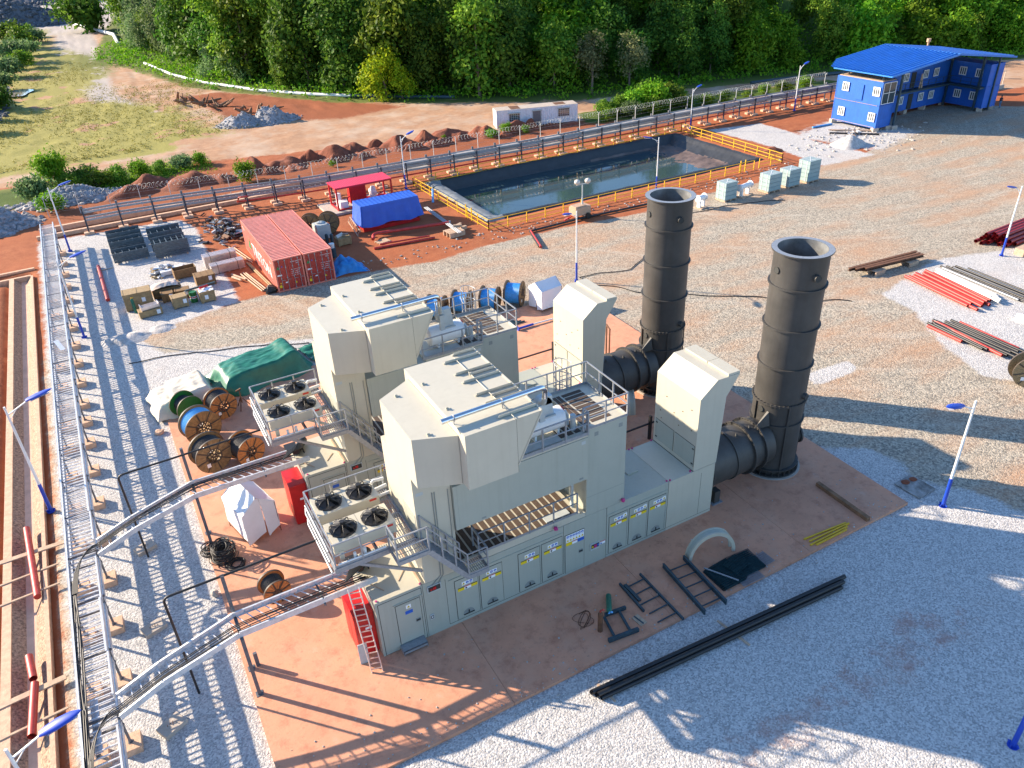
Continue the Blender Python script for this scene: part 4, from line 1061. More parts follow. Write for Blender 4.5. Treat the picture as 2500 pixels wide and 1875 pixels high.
for i, (x, y, a, lab, s) in enumerate(LAMPS):
    o = LP if i == 0 else dup(LP)
    o.location = (x, y, GZ if i != 3 else GZ); o.rotation_euler = (0, 0, rad(a)); o.scale = (s, s, s); o["label"] = lab
b = MB(); b.cbox(-12.04, 18.5, GZ+.05, .5, .5, .3); b.cbox(18.3, -15.4, GZ+.0, .55, .55, .2)
# ------------------------------------------------------------------ red shipping containers
def container(x0, y0, label, letters):
    W_, L_, H_ = 2.44, 12.19, 2.9
    T = thing("shipping_container", label, "container", (x0, y0, GZ), 0, "red shipping containers")
    b = MB()
    for sx, x in ((-1, 0), (1, W_)):
        n = 44; pts = []
        for i in range(n):
            y = .12+(L_-.24)*i/n; st = (L_-.24)/n
            d = .036
            pts += [(x, y), (x, y+st*.3), (x-sx*d, y+st*.5), (x-sx*d, y+st*.8)]
        pts.append((x, L_-.12))
        for (xa, ya), (xb, yb) in zip(pts, pts[1:]): b.quad((xa, ya, .15), (xb, yb, .15), (xb, yb, H_-.12), (xa, ya, H_-.12)) if sx > 0 else b.quad((xa, ya, .15), (xa, ya, H_-.12), (xb, yb, H_-.12), (xb, yb, .15))
    b.box(.06, W_-.06, L_-.06, L_, .1, H_-.1); b.box(.06, W_-.06, .1, .14, .1, H_-.1)
    wl_ = obj("side_wall", b, PINKRED, T)
    b = MB(); n = 34; pts = []
    for i in range(n):
        y = .1+(L_-.2)*i/n; st = (L_-.2)/n; pts += [(y, H_-.005), (y+st*.35, H_-.005), (y+st*.5, H_-.075), (y+st*.85, H_-.075)]
    pts.append((L_-.1, H_-.005))
    for (ya, za), (yb, zb) in zip(pts, pts[1:]): b.quad((.04, ya, za), (W_-.04, ya, za), (W_-.04, yb, zb), (.04, yb, zb))
    obj("roof", b, ROOFC, T)
    b = MB()
    for x in (0, W_-.12):
        for y in (0, L_-.12): b.box(x, x+.12, y, y+.12, 0, H_)
    for z in (.02, H_-.1):
        for x in (0, W_-.08): b.box(x, x+.08, .12, L_-.12, z, z+.1)
        for y in (0, L_-.1): b.box(.12, W_-.12, y, y+.1, z, z+.12 if z < 1 else z+.1)
    obj("corner_frame", b, PINKRED, T)
    for k in (0, 1):
        b = MB(); xa = .13+k*(W_/2-.13); xb = xa+W_/2-.15
        b.cur = 0; b.box(xa, xb, .03, .08, .16, H_-.14)
        for z in (.62, 1.15, 1.7, 2.25): b.box(xa+.05, xb-.05, .02, .03, z, z+.05)
        dd = obj("cargo_door", b, RED if False else REDP, T)
        b = MB()
        for x in (xa+.32, xb-.24):
            b.cyl((x, -.01, .12), (x, -.01, H_-.08), .022, n=8)
            for z in (.2, 1.2, 2.1, 2.7): b.cbox(x, .0, z, .1, .05, .08)
            b.bar((x, -.03, 1.05), (x+.3, -.03, 1.0), .03)
        obj("lock_bar", b, STEEL, dd)
        b = MB()
        if k == 0:
            b.cur = 1; b.add([(xa+.05, .018, 2.0), (xa+.33, .018, 2.0), (xa+.19, .018, 2.28)], [(0, 1, 2)])
            b.cur = 0; b.box(xa+.04, xa+.42, .014, .018, 1.42, 1.54); b.box(xa+.6, xa+.78, .014, .018, .72, .82)
            b.cur = 2; b.cbox(xa+.52, .016, 2.2, .1, .004, .1); b.cur = 3; b.cbox(xa+.2, .016, .78, .1, .004, .08); b.cbox(xa+.16, .016, .5, .2, .004, .22)
        else:
            b.cur = 0
            text_mb(b, letters, (xa+.18, .012, 2.42), (1, 0, 0), (0, 0, 1), .135); text_mb(b, "45G1", (xa+.62, .012, 2.25), (1, 0, 0), (0, 0, 1), .13)
            for q, s in enumerate(("MAX.WT. 30.480KG", "TARE   3.900KG", "NET   26.580KG", "CU.CAP. 76.3M")): text_mb(b, s, (xa+.14, .012, 1.75-q*.17), (1, 0, 0), (0, 0, 1), .1)
            b.cur = 3; b.add([(xa+.3, .018, .55), (xa+.5, .018, .55), (xa+.4, .018, .74)], [(0, 1, 2)])
        obj("door_marking", b, [WSIGN, GSIGN, BSIGN, YSIGN], dd)
    return T
REDP = mat("container_door_red", (.37, .035, .025), .5, var=.18, scale=2, streak=.3)
c1 = container(5.88, 40.05, "red container with white lettering and green triangle on its side, beside the timber poles", "TTNU 530577 8")
b = MB(); b.cur = 0
text_mb(b, "TRITON", (-.006, 8.6, .75), (0, -1.3, 0), (0, 0, 1), 1.5); text_mb(b, "TTNU", (-.006, 11.8, 2.2), (0, -1, 0), (0, 0, 1), .35); text_mb(b, "5305778", (-.006, 1.4, 2.3), (0, -1, 0), (0, 0, 1), .2)
b.cur = 1; b.add([(-.006, 10.1, .9), (-.006, 8.95, .9), (-.006, 9.5, 2.0)], [(0, 1, 2)])
obj("side_lettering", b, [WSIGN, GSIGN], c1)
container(8.43, 40.02, "red shipping container standing right against the crumpled blue tarp heap", "TTNU 530577 0")
# ------------------------------------------------------------------ cable reels
def reel(x, y, z, R, w, rz, flange, cable, label, rd=.72, hole=.42, green=False, wrap=False, lab=True):
    T = thing("cable_reel", label, "cable reel", (x, y, z), rz, "wooden cable reels")
    for k, s in ((0, -1), (1, 1)):
        b = MB(); y0, y1 = s*w/2, s*(w/2+.09)
        b.cur = 0; ri = R*hole if not green else .08
        b.lathe([(ri, y0), (R, y0), (R, y1), (ri, y1), (ri, y0)], (0, 0, R), 'y', 40)
        b.cur = 2; b.lathe([(R-.005, y0-.005), (R+.012, y0-.005), (R+.012, y1+.005), (R-.005, y1+.005)], (0, 0, R), 'y', 40)
        f = obj("flange", b, [flange, flange, STRAP], T)
        if not green:
            b = MB()
            for q in range(8):
                t = q*math.pi/4+.2; ca, sa = math.cos(t), math.sin(t); ye = y1+s*.012
                b.bar((ca*R*.05, ye, R+sa*R*.05), (ca*R*.98, ye, R+sa*R*.98), .012, .075, (ca*0-sa, 0, ca))
            for q in range(22):
                t = q*2*math.pi/22; ca, sa = math.cos(t), math.sin(t); ye = y1+s*.002
                b.bar((ca*ri, ye, R+sa*ri), (ca*R*.97, ye, R+sa*R*.97), .006, .012, (-sa, 0, ca))
            b.lathe([(R*.06, y1+s*.02), (R*.12, y1+s*.02)], (0, 0, R), 'y', 16)
            b.lathe([(ri+.03, y1+s*.01), (ri-.02, y1+s*.01), (ri-.02, y0)], (0, 0, R), 'y', 32)
            obj("strap", b, STRAP, f)
    b = MB(); n = 26; prof = []
    for i in range(n+1):
        yy = -w/2+w*i/n; prof.append((R*rd+(.018 if i % 2 else 0), yy))
    b.lathe(prof, (0, 0, R), 'y', 40); b.cur = 1; b.lathe([(R*.45, -w/2), (R*.45, w/2)], (0, 0, R), 'y', 24)
    obj("cable_winding", b, [cable, flange], T)
    if lab:
        b = MB(); ys = -(w/2+.1); b.box(-.5*R, -.3*R, ys-.012, ys-.002, R*.45, R*.68) if not green else b.box(-.2*R, 0, ys-.012, ys-.002, R*.25, R*.4); obj("paper_label", b, WSIGN, T)
    return T
reel(-3.95, 23.95, 0, .82, .95, rad(18), GREENP, CABLE, "small cable reel with solid green flange and black cable, by the beige tarp", .66, green=True)
for o in C.objects[-1:]: pass
reel(-2.05, 23.0, 0, .86, .95, rad(14), WOODO, CABLE, "wooden reel of black cable standing right of the green one", .86)
reel(-3.6, 20.75, 0, 1.08, .92, rad(14), WOOD, BCABLE, "large wooden cable reel wound with light blue cable", .88)
reel(-3.6, 17.6, 0, 1.04, .92, rad(14), WOODG, CABLE, "weathered wooden reel of black cable next to the steel post", .84)
reel(-1.75, 17.2, 0, .86, 1.05, rad(20), WOODO, CABLE, "orange wooden reel of black cable nearest the red fire cabinet", .84, .36)
reel(-3.05, 5.75, 0, .62, .72, rad(8), WOODO, CABLE, "small wooden reel of black cable between the cable heap and nearer ladder", .78, .3)
reel(21.3, 27.0, GZ, .98, 1.15, rad(46), WOODG, BWRAP, "wooden reel of bright blue cable right beside the rear white tent", .8)
reel(19.3, 27.3, GZ, .95, 1.15, rad(46), WOODG, BWRAP, "wooden reel of bright blue cable, second from the rear white tent", .8)
reel(17.2, 28.0, GZ, .92, 1.15, rad(46), WOODG, BWRAP, "wooden reel of bright blue cable behind the rear package's ladder cage", .8)
reel(15.2, 28.3, GZ, .92, 1.15, rad(46), WOODG, BWRAP, "wooden reel of bright blue cable partly behind the rear package's blower", .8)
reel(42.2, -.9, GZ, 1.05, .7, rad(-40), CRATE, CABLE, "large wooden cable reel at the right edge beyond the pipe piles", .5, .25)
reel(14.0, 51.8, GZ, 1.05, .7, rad(-28), WOODG, CABLE, "dark wooden cable reel behind the containers near the pump shelter", .6, .3)
reel(12.4, 52.6, GZ, 1.0, .7, rad(-24), WOODG, CABLE, "wooden cable reel mostly hidden behind the red containers", .6, .3)
# ------------------------------------------------------------------ tents
def tent(x, y, z, w, d, he, hr, rz, label, slit=True, legs=.3):
    T = thing("white_tent", label, "tent", (x, y, z), rz, "small white cloth tents")
    b = MB()
    def wob(p, k=.05): v = mnoise.noise(Vector((p[0]*1.3+x, p[1]*1.3, p[2]*1.1))); return (p[0]+k*v, p[1]+k*v*.7, p[2])
    n = 10
    A = {-1: (-w/2, 0), 1: (w/2, 0)}
    for s in (-1, 1):
        b.grid(lambda u, v: wob((s*w/2, -d/2+d*u, legs*(.6+.7*abs(math.sin(3*u+s)))*(1-v)+he*v)), 8, 8)
        b.grid(lambda u, v: (s*w/2*(1-v), -d/2+d*u, he+(hr-he)*v-.06*math.sin(math.pi*v)-.03*math.sin(math.pi*u)), 8, 6)
    for s in (-1, 1):
        for x0, x1 in ((-w/2, .12), (.13, w/2)):
            def f(u, v):
                xx = x0+(x1-x0)*u; top = he+(hr-he)*(1-abs(xx)/(w/2)); zz = legs*(.7+.6*math.sin(2.1*u+s))*(1-v)+top*v
                q = wob((xx, s*d/2, zz), .06); return (q[0]+(.1*(1-v)**2 if x1 > .2 and u < .2 else 0), q[1], zz)
            b.grid(f, 6, 8)
    obj("cloth", b, WCLOTH, T)
    b = MB()
    for sx in (-1, 1):
        for sy in (-1, 1): b.cyl((sx*w/2*.98, sy*d/2*.98, 0), (sx*w/2*.98, sy*d/2*.98, he*.98), .018, n=6)
        b.bar((sx*w/2*.98, -d/2, .12), (sx*w/2*.98, d/2, .12), .02)
    obj("frame", b, RUST, T)
    return T
tent(-2.78, 11.05, 0, 1.75, 2.25, 1.9, 2.6, rad(14), "white cloth tent on thin legs standing between the two cable ladders")
tent(23.05, 25.2, 0, 1.6, 2.0, 1.7, 2.25, rad(-82), "white cloth tent behind the rear package beside the blue reels", legs=.16)
# ------------------------------------------------------------------ tarped stacks at the slab corner
def drape(T, name, m, poly_x, poly_y, hfun, spread=.35, seed=0, n=26):
    b = MB(); x0, x1 = poly_x; y0, y1 = poly_y
    def f(u, v):
        uu = (u-.5)*2; vv = (v-.5)*2
        cx, cy = (x0+x1)/2, (y0+y1)/2; hx, hy = (x1-x0)/2, (y1-y0)/2
        e = max(abs(uu), abs(vv)); h = hfun(u, v)
        k = mnoise.noise(Vector((u*5+seed, v*5, 0)))*.10+mnoise.noise(Vector((u*14+seed, v*14, 2)))*.06
        if e > .72:
            t = (e-.72)/.28; zz = h*(1-t**.8); out = spread*t*(1+.3*math.sin((uu*4+vv*3)*1.6+seed)+.35*mnoise.noise(Vector((uu*3, vv*3, seed))))
            q = Vector((uu, vv)); q = q/max(abs(uu), abs(vv))
            sc = .72/.72
            return (cx+q.x*(hx*min(e, .74+.06*t)/.8)+q.x*out*.7+k*t, cy+q.y*(hy*min(e, .74+.06*t)/.8)+q.y*out*.7+k*t, max(.02, zz+k*(1-t)*.5))
        return (cx+uu*hx/.8*.98, cy+vv*hy/.8*.98, h+k*.8)
    b.grid(f, n, n)
    return obj(name, b, m, T)
T = thing("tarped_stack", "goods heaped under a big dark green tarpaulin behind the rear condenser platform", "tarp", (1.2, 26.9, 0))
T.rotation_euler = (0, 0, rad(7))
def hgreen(u, v): return 1.3+.3*max(0, math.sin(u*9.5))**2*(1 if u > .45 else .3)-.6*(u < .28)*(1-u/.28)-.15*(v > .8)
drape(T, "tarp", TARPG, (-2.7, 2.7), (-1.5, 1.5), hgreen, .75, 3, 60)
T = thing("tarped_stack", "low stack under a crumpled beige tarpaulin at the slab's far left corner", "tarp", (-3.9, 26.2, 0))
T.rotation_euler = (0, 0, rad(4))
drape(T, "tarp", TARPW, (-1.75, 1.65), (-1.55, 1.35), lambda u, v: 1.05+.25*u-.2*(u < .35), .45, 9, 34)
T = thing("folded_tarp", "loose green tarpaulin with white folds lying against the rear package", "tarp", (6.3, 28.2, 0)); T.rotation_euler = (0, 0, rad(10))
b = MB(); b.grid(lambda u, v: ((u-.5)*3.4, (v-.5)*2.6, .06+1.2*max(0, u-.45)*1.4+.16*math.sin(v*17+u*3)*(.3+u)+.1*mnoise.noise(Vector((u*7, v*7, 4)))), 26, 40)
obj("tarp", b, TARPG, T)
# rusty pipe stand
b = MB(); c = (-.75, 23.1); 
for a in (0, 2.1, 4.2): b.bar((c[0]+.05*math.cos(a), c[1]+.05*math.sin(a), .75), (c[0]+.5*math.cos(a), c[1]+.45*math.sin(a), .02), .05)
b.cyl((c[0], c[1], .4), (c[0], c[1], 1.3), .035, n=8); b.bar((c[0]-.2, c[1]+.1, 1.25), (c[0]+.12, c[1], 1.4), .08)
one("pipe_stand", b, RUST, "rusty tripod pipe stand on the slab between green tarp and rear platform", "pipe stand", (c[0], c[1], 0))
# cable heap
T = thing("cable_heap", "tangled heap of black cable coils at the slab edge by the ladder post", "cable coil", (-4.7, 9.7, 0))
rn2 = random.Random(5)
for (cx, cy, r0, n) in ((-.35, .55, .42, 16), (.1, -.1, .55, 26), (.15, .75, .36, 12), (.55, -.9, .4, 8)):
    b = MB()
    for k in range(n):
        r = r0*rn2.uniform(.55, 1.1); h = .04+k*.03 if n > 10 else .05; tx, ty = rn2.uniform(-.35, .35), rn2.uniform(-.35, .35); ox, oy = rn2.uniform(-.12, .12), rn2.uniform(-.12, .12)
        b.tube([(cx+ox+r*math.cos(t)*(1+.1*math.sin(2*t+k)), cy+oy+r*math.sin(t), max(.03, h+tx*r*math.cos(t)*.6+ty*r*math.sin(t)*.6)) for t in [i*math.pi/11 for i in range(23)]], .022, 5)
    obj("coil", b, [CABLE, MATS["cable_pale"]] if "cable_pale" in MATS else CABLE, T)
# ------------------------------------------------------------------ leaning ladder and grey panel
T = thing("leaning_ladder", "aluminium extension ladder leaning against the front control room", "ladder", (-.5, -.6, 0))
a0, a1_ = Vector((-.72, -.5, 0)), Vector((-.78, .62, 3.75)); b0, b1 = Vector((-.30, -.62, 0)), Vector((-.36, .5, 3.75))
for p, q in ((a0, a1_), (b0, b1)):
    b = MB(); b.bar(p, q, .035, .09); obj("stile", b, ALU, T, world=True)
for i in range(15):
    b = MB(); t = (i+.6)/15.3; b.bar(a0+(a1_-a0)*t, b0+(b1-b0)*t, .035); obj("rung", b, ALU, T, world=True)
for i in range(8):
    b = MB(); t = (i+4)/15.3; o_ = Vector((0, .07, .12)); b.bar(a0+(a1_-a0)*t+o_, b0+(b1-b0)*t+o_, .035); obj("rung", b, ALU, T, world=True)
b = MB(); b.rbox((-.78, .12, .56), (.38, .04, 1.12), rad(-6)); one("loose_panel", b, GREYM, "grey sheet panel standing on the slab behind the ladder's foot", "panel", (-.78, .12, 0))
# ------------------------------------------------------------------ things lying on the front slab edge
def ladder_frame(name, x0, y0, x1, y1, X0, Y0, X1, Y1, n, wv, hv, label, m, extra=None, z=.0):
    T = thing(name, label, "steel frame", ((x0+X0)/2, (y0+y1)/2, 0), 0, "dark steel ladder frames on the slab")
    for p, q in (((x0, y0), (x1, y1)), ((X0, Y0), (X1, Y1))):
        b = MB(); b.bar((p[0], p[1], z+hv/2), (q[0], q[1], z+hv/2), wv, hv); b.bar((p[0], p[1], z+hv), (q[0], q[1], z+hv), wv*2.2, .015); obj("rail", b, m, T, world=True)
    for i in range(n):
        b = MB(); t = (i+.7)/(n+.3); b.bar((x0+(x1-x0)*t, y0+(y1-y0)*t, z+hv*.5), (X0+(X1-X0)*t, Y0+(Y1-Y0)*t, z+hv*.5), .05); obj("rung", b, m, T, world=True)
    return T
ladder_frame("steel_ladder_frame", 13.08, -1.93, 12.83, -5.12, 14.21, -2.01, 14.0, -5.16, 5, .05, .26, "dark steel ladder frame with five rungs, larger one beside the gratings", DARKST)
T = thing("steel_ladder_frame", "dark steel frame lying broken open beside the gas cylinders, smaller of the two", "steel frame", (11.3, -3.2, 0), 0, "dark steel ladder frames on the slab")
b = MB(); b.bar((11.89, -1.76, .06), (11.86, -4.88, .06), .08, .12); obj("rail", b, DARKST, T, world=True)
b = MB(); b.bar((10.74, -1.77, .06), (10.69, -3.63, .06), .09, .12); obj("rail", b, DARKST, T, world=True)
b = MB(); b.bar((10.91, -1.94, .05), (10.92, -3.05, .05), .16, .08); obj("loose_bar", b, DARKST, T, world=True)
for y, xa in ((-2.1, 11.0), (-2.65, 10.95), (-3.25, 10.7), (-3.85, 10.8), (-4.42, 10.8)):
    b = MB(); b.bar((xa, y-.03, .07), (11.87, y, .07), .05); obj("rung", b, DARKST, T, world=True)
T = thing("steel_trestle", "blue-grey steel trestle lying on the slab under the gas cylinders", "trestle", (9.2, -3.6, 0))
for p_, q_, w_, h_ in (((9.08, -2.98, .12), (10.1, -3.1, .12), .12, .16), ((8.42, -4.2, .12), (9.85, -4.36, .12), .14, .18), ((9.0, -3.05, .1), (8.75, -4.2, .1), .1, .1), ((9.75, -3.1, .1), (9.5, -4.3, .1), .1, .1)):
    b = MB(); b.bar(p_, q_, w_, h_); obj("beam", b, DARKST, T, world=True)
def cylinder(p, q, r, m, capm, label, hose=None):
    T = thing("gas_cylinder", label, "gas cylinder", (p[0], p[1], 0), 0, "gas cylinders"); p = Vector(p); q = Vector(q); d = (q-p).normalized()
    b = MB(); b.cyl(p, q, r, n=18); b.cyl(q, q+d*r*.9, r, r*.35, 18); obj("body", b, m, T, world=True)
    b = MB(); e = q+d*r*.9; b.cyl(e, e+d*.1, .035, n=10); b.cyl(e+d*.07+Vector((-.06, 0, 0)), e+d*.07+Vector((.12, .02, 0)), .02, n=8); b.cyl(e+d*.07+Vector((.12, 0, -.01)), e+d*.07+Vector((.12, -.04, .02)), .045, n=12); obj("valve", b, capm, T, world=True)
    return T
cylinder((8.48, -3.5, 0), (8.5, -3.48, 1.0), .11, RUST, REDPIPE, "rusty brown gas cylinder standing upright beside the steel trestle")
cylinder((9.85, -2.15, .13), (9.22, -3.1, .42), .12, MATS["green_tarp_cloth"], BCABLE, "dark green gas cylinder lying across the steel trestle")
b = MB()
for k in range(3): b.tube([(8.3+.35*math.sin(t*1.3+k)-.08*k, -2.65+.4*math.cos(t*.9+k*1.7), .02+.01*k) for t in [i*.3 for i in range(26)]], .012, 4)
one("gas_hose", b, RUST, "thin tangled brown gas hose on the slab beside the rusty cylinder", "hose", (8.3, -2.7, 0))
b = MB(); b.rbox((10.24, -3.91, .02), (.36, .58, .03), rad(8)); b.cur = 1; b.rbox((10.22, -3.9, .045), (.06, .55, .02), rad(12)); one("plank", b, [PLANK, DARKST], "short pale plank with a steel strip lying by the trestle", "plank", (10.24, -3.9, 0))
# arched ring section
def arch(x, y, R, w, rz, label, z=0):
    T = thing("ring_section", label, "ring section", (x, y, z), rz, "cream half-ring sections")
    for k, s in (("outer_rib", -1), ("outer_rib", 1)):
        b = MB(); n = 24
        pr = [(R, s*w/2), (R-.16, s*w/2), (R-.16, s*(w/2-.09)), (R, s*(w/2-.09))]
        vs = [(r*math.cos(i*math.pi/n), yy, r*math.sin(i*math.pi/n)*1.18) for i in range(n+1) for r, yy in pr]
        fs = [(i*4+j, (i+1)*4+j, (i+1)*4+(j+1) % 4, i*4+(j+1) % 4) for i in range(n) for j in range(4)]
        b.add(vs, fs); b.add(vs[:4], [(0, 1, 2, 3)]); b.add(vs[-4:], [(3, 2, 1, 0)]); obj("rib", b, P, T)
    b = MB(); b.add([((R-.02)*math.cos(i*math.pi/24), yy, (R-.02)*math.sin(i*math.pi/24)*1.18) for i in range(6, 25) for yy in (-w/2, w/2)], [(i*2, i*2+1, i*2+3, i*2+2) for i in range(18)]); obj("skin", b, P2, T)
    return T
arch(15.55, -2.35, 1.2, .42, rad(-14), "cream half-ring section standing on the slab above the gratings")
arch(19.95, 10.0, 1.0, .4, rad(62), "cream half-ring section lying behind the front package near the farther stack")
# gratings
def grat(c, s, rz, z, label, m=GRATE):
    b = MB(); R_ = Matrix.Rotation(rz, 3, 'Z'); n = int(s[0]/.055)
    for i in range(n+1): q = Vector(c)+R_ @ Vector((-s[0]/2+s[0]*i/n, 0, 0)); b.rbox((q.x, q.y, z), (.014, s[1], .03), rz)
    for i in range(int(s[1]/.11)+1): q = Vector(c)+R_ @ Vector((0, -s[1]/2+.11*i, 0)); b.rbox((q.x, q.y, z+.004), (s[0], .012, .014), rz)
    one("steel_grating", b, m, label, "grating", (c[0], c[1], 0), "steel gratings on the slab")
for i in range(5): grat((15.1+.02*i, -3.82, 0), (1.3, 1.4), .02*i, .03+.035*i, "dark steel grating in the lower stack of gratings", GRATE)
for i in range(4): grat((16.4+.02*i, -3.72, 0), (1.3, 1.3), -.02*i, .03+.035*i, "dark steel grating in the right-hand stack of gratings", GRATE)
grat((15.9, -3.65, 0), (.95, .85), .22, .24, "small dark grating lying askew on top of the stacks", GRATE)
grat((17.35, -3.95, 0), (.7, .75), .05, .06, "thin light grating sticking out at the right of the stacks", STEEL)
grat((16.0, -4.58, 0), (1.2, .45), -.03, .05, "thin light grating at the slab edge below the stacks", STEEL)
b = MB(); b.bar((14.5, -3.1, .23), (15.3, -4.5, .23), .05); one("steel_bar", b, STEEL, "single steel bar lying across the stack of gratings", "bar", (14.9, -3.8, .2))
for i, (a, c) in enumerate((((19.95, -3.98), (22.55, -4.2)), ((20.05, -4.22), (22.65, -4.3)), ((19.9, -4.42), (22.4, -4.42)), ((20.15, -4.55), (22.2, -4.55)))):
    b = MB(); b.bar((*a, .05), (*c, .05), .07, .07); one("yellow_bar", b, YEL, ["yellow painted bar, farthest from the slab edge of four", "yellow painted bar, second of four from the back", "yellow painted bar, third of four from the back", "yellow painted bar nearest the slab edge, shortest"][i], "bar", ((a[0]+c[0])/2, a[1], 0), "yellow bars on the slab")
b = MB(); b.bar((23.66, -1.37, .11), (23.6, -4.65, .11), .22, .22); one("timber_beam", b, BROWNST, "long brown timber beam lying across the slab near the nearer stack", "beam", (23.6, -3, 0))
T = thing("metal_plate", "dirty pale metal plate lying on the gravel beside the right-hand lamp", "plate", (27.9, -4.0, GZ))
b = MB(); b.rbox((27.9, -4.0, GZ+.06), (1.35, 1.45, .05), .06); obj("sheet", b, mat("dirty_plate", (.40, .38, .36), .7, var=.5, scale=2.2, col2=(.10, .085, .07)), T, world=True)
b = MB(); b.ball((27.75, -3.55, GZ+.1), .22, 10, 6, (1.2, .9, .25), .3); b.ball((28.3, -3.6, GZ+.1), .2, 10, 6, (1.1, .9, .25), .3); obj("mud", b, MOUND, T, world=True)
# black pipe bundle
for i, (o_, z) in enumerate(((0, .1), (.21, .1), (.42, .1), (.11, .28), (.33, .28))):
    b = MB(); d = .1*(i % 3); p = (6.42+d+o_*.05, -5.85-o_*.98, GZ+z+.03); q = (19.65-d-o_*.9, -6.62-o_*.9, GZ+z+.03)
    b.cyl(p, q, .098, n=14, caps=False); b.cyl(p, q, .085, n=14, caps=False)
    one("black_pipe", b, BLACK, "long black pipe of the bundle on the gravel in front of the slab", "pipe", p, "black pipes on the front gravel")
for x, y, lab in ((13.3, -6.3, "thin wooden batten under the middle of the black pipes"), (7.0, -6.0, "wooden batten under the near end of the black pipes")):
    b = MB(); b.rbox((x, y-.1, GZ+.02), (.09, 1.7 if x > 10 else 1.0, .05), .15); one("batten", b, PLANK, lab, "batten", (x, y, GZ))
# ------------------------------------------------------------------ crates, drums, parts at the left store
def crate(x, y, w, d, h, rz, label, m=CRATE, lid=True, opened=False, name="wooden_crate", z=GZ, paper=(.62, .45), ribs=0):
    T = thing(name, label, "crate", (x, y, z), rz, "crates in the left store")
    b = MB()
    if opened:
        for a in ((-w/2, -w/2+.04, -d/2, d/2), (w/2-.04, w/2, -d/2, d/2), (-w/2+.04, w/2-.04, -d/2, -d/2+.04), (-w/2+.04, w/2-.04, d/2-.04, d/2)): b.box(a[0], a[1], a[2], a[3], .08, h)
        b.box(-w/2+.04, w/2-.04, -d/2+.04, d/2-.04, .08, .12)
    else: b.box(-w/2, w/2, -d/2, d/2, .08, h)
    obj("box", b, m, T)
    b = MB()
    if lid and not opened: b.box(-w/2-.03, w/2+.03, -d/2-.03, d/2+.03, h, h+.03)
    for xx in np.linspace(-w/2+.05, w/2-.05, 2+ribs):
        b.box(xx-.04, xx+.04, -d/2-.022, -d/2, .08, h-.002); b.box(xx-.04, xx+.04, d/2, d/2+.022, .08, h-.002)
        b.box(xx-.04, xx+.04, -d/2, d/2, h+.03, h+.05) if lid and not opened else None
    for s in (-1, 1): b.box(s*(w/2)-.01 if s < 0 else w/2, -w/2 if s < 0 else w/2+.02, -d/2, d/2, h-.12, h-.03)
    for xx in (-w/2+.1, w/2-.1): b.box(xx-.06, xx+.06, -d/2, d/2, 0, .08)
    obj("batten", b, m, T)
    if paper:
        b = MB(); px, pz = (paper[0]-.5)*w, paper[1]*h; b.box(px, px+.28, -d/2-.03, -d/2-.024, pz, pz+.36); obj("paper_label", b, WSIGN, T)
    return T
crate(-4.6, 43.95, 2.15, 1.25, 1.45, rad(-2), "large plywood crate at the left of the store, blue channels behind it", ribs=1)
crate(-4.05, 41.75, 1.75, .8, .55, rad(4), "low crate carrying a silver finned part, nearest the camera in the store", paper=(.75, .25))
crate(-2.4, 43.9, .95, .8, .75, rad(0), "brown crate between the large crate and the middle plywood crate", CRATED)
crate(-1.7, 42.15, 1.2, .9, .92, rad(3), "plain plywood crate in the middle of the front row", paper=(.68, .4))
crate(-1.2, 43.9, 1.15, .8, .75, rad(-4), "brown-sided crate behind the plain plywood crate", CRATED)
crate(.45, 42.05, 1.2, .95, .9, rad(2), "crate with white sheets and a red tube on its lid, beside the green drum", paper=(.3, .35))
crate(.95, 45.7, 1.6, 1.2, .95, rad(2), "ribbed slatted crate with battened lid behind the green drum", CRATED, ribs=2, paper=(.65, .55))
crate(-.3, 48.6, 1.9, 1.0, .85, rad(3), "open empty brown crate at the back of the store", CRATED, opened=True, ribs=1, paper=None)
crate(-2.3, 45.2, 2.3, 1.3, .85, rad(2), "wide brown crate half covered with plastic sheeting", CRATED, lid=False, ribs=1, paper=None)
b = MB(); b.grid(lambda u, v: (-3.5+2.4*u, 44.5+1.5*v, GZ+.9+.35*math.sin(math.pi*u)*math.sin(math.pi*min(1, v+.15))+.12*mnoise.noise(Vector((u*6, v*6, 1)))-.35*max(0, u-.85)*4), 20, 16)
one("plastic_sheet", b, mat("plastic_sheeting", (.62, .5, .4), .35, var=.2, scale=3), "crumpled pale plastic sheeting over the wide brown crate", "plastic sheet", (-2.3, 45.2, .7))
b = MB(); b.grid(lambda u, v: (-.1+1.15*u, 41.65+.9*v, GZ+.97+.06*math.sin(8*u)*math.sin(7*v)), 14, 12); one("paper_sheets", b, WSIGN, "white sheets lying on the crate beside the green drum", "sheets", (.4, 42, .8))
b = MB(); b.cyl((.05, 42.3, GZ+1.1), (.75, 42.5, GZ+1.1), .09, n=12); one("red_tube", b, RED, "short red tube lying on the white sheets", "tube", (.4, 42.4, .9))
T = thing("oil_drum", "green oil drum with a red and white band between two crates", "drum", (-.55, 42.45, GZ))
b = MB(); b.lathe([(0, .0), (.29, 0), (.29, .3), (.305, .31), (.29, .32), (.29, .6), (.305, .61), (.29, .62), (.29, .9), (.27, .9), (.27, .87), (0, .87)], (0, 0, 0), n=24); obj("body", b, GREENP, T)
b = MB(); b.lathe([(.294, .36), (.294, .56)], (0, 0, 0), n=24); b.cur = 1; b.lathe([(.296, .42), (.296, .5)], (0, 0, 0), n=24); obj("band", b, [WSIGN, RED], T)
cylinder((-5.05, 42.85, GZ), (-5.1, 42.9, GZ+1.15), .12, MATS["green_tarp_cloth"], YEL, "dark green gas cylinder standing against the large plywood crate")
T = thing("finned_part", "silver finned heat sink part lying on the low front crate", "metal part", (-4.0, 41.8, GZ+.6)); T.rotation_euler = (0, 0, rad(8))
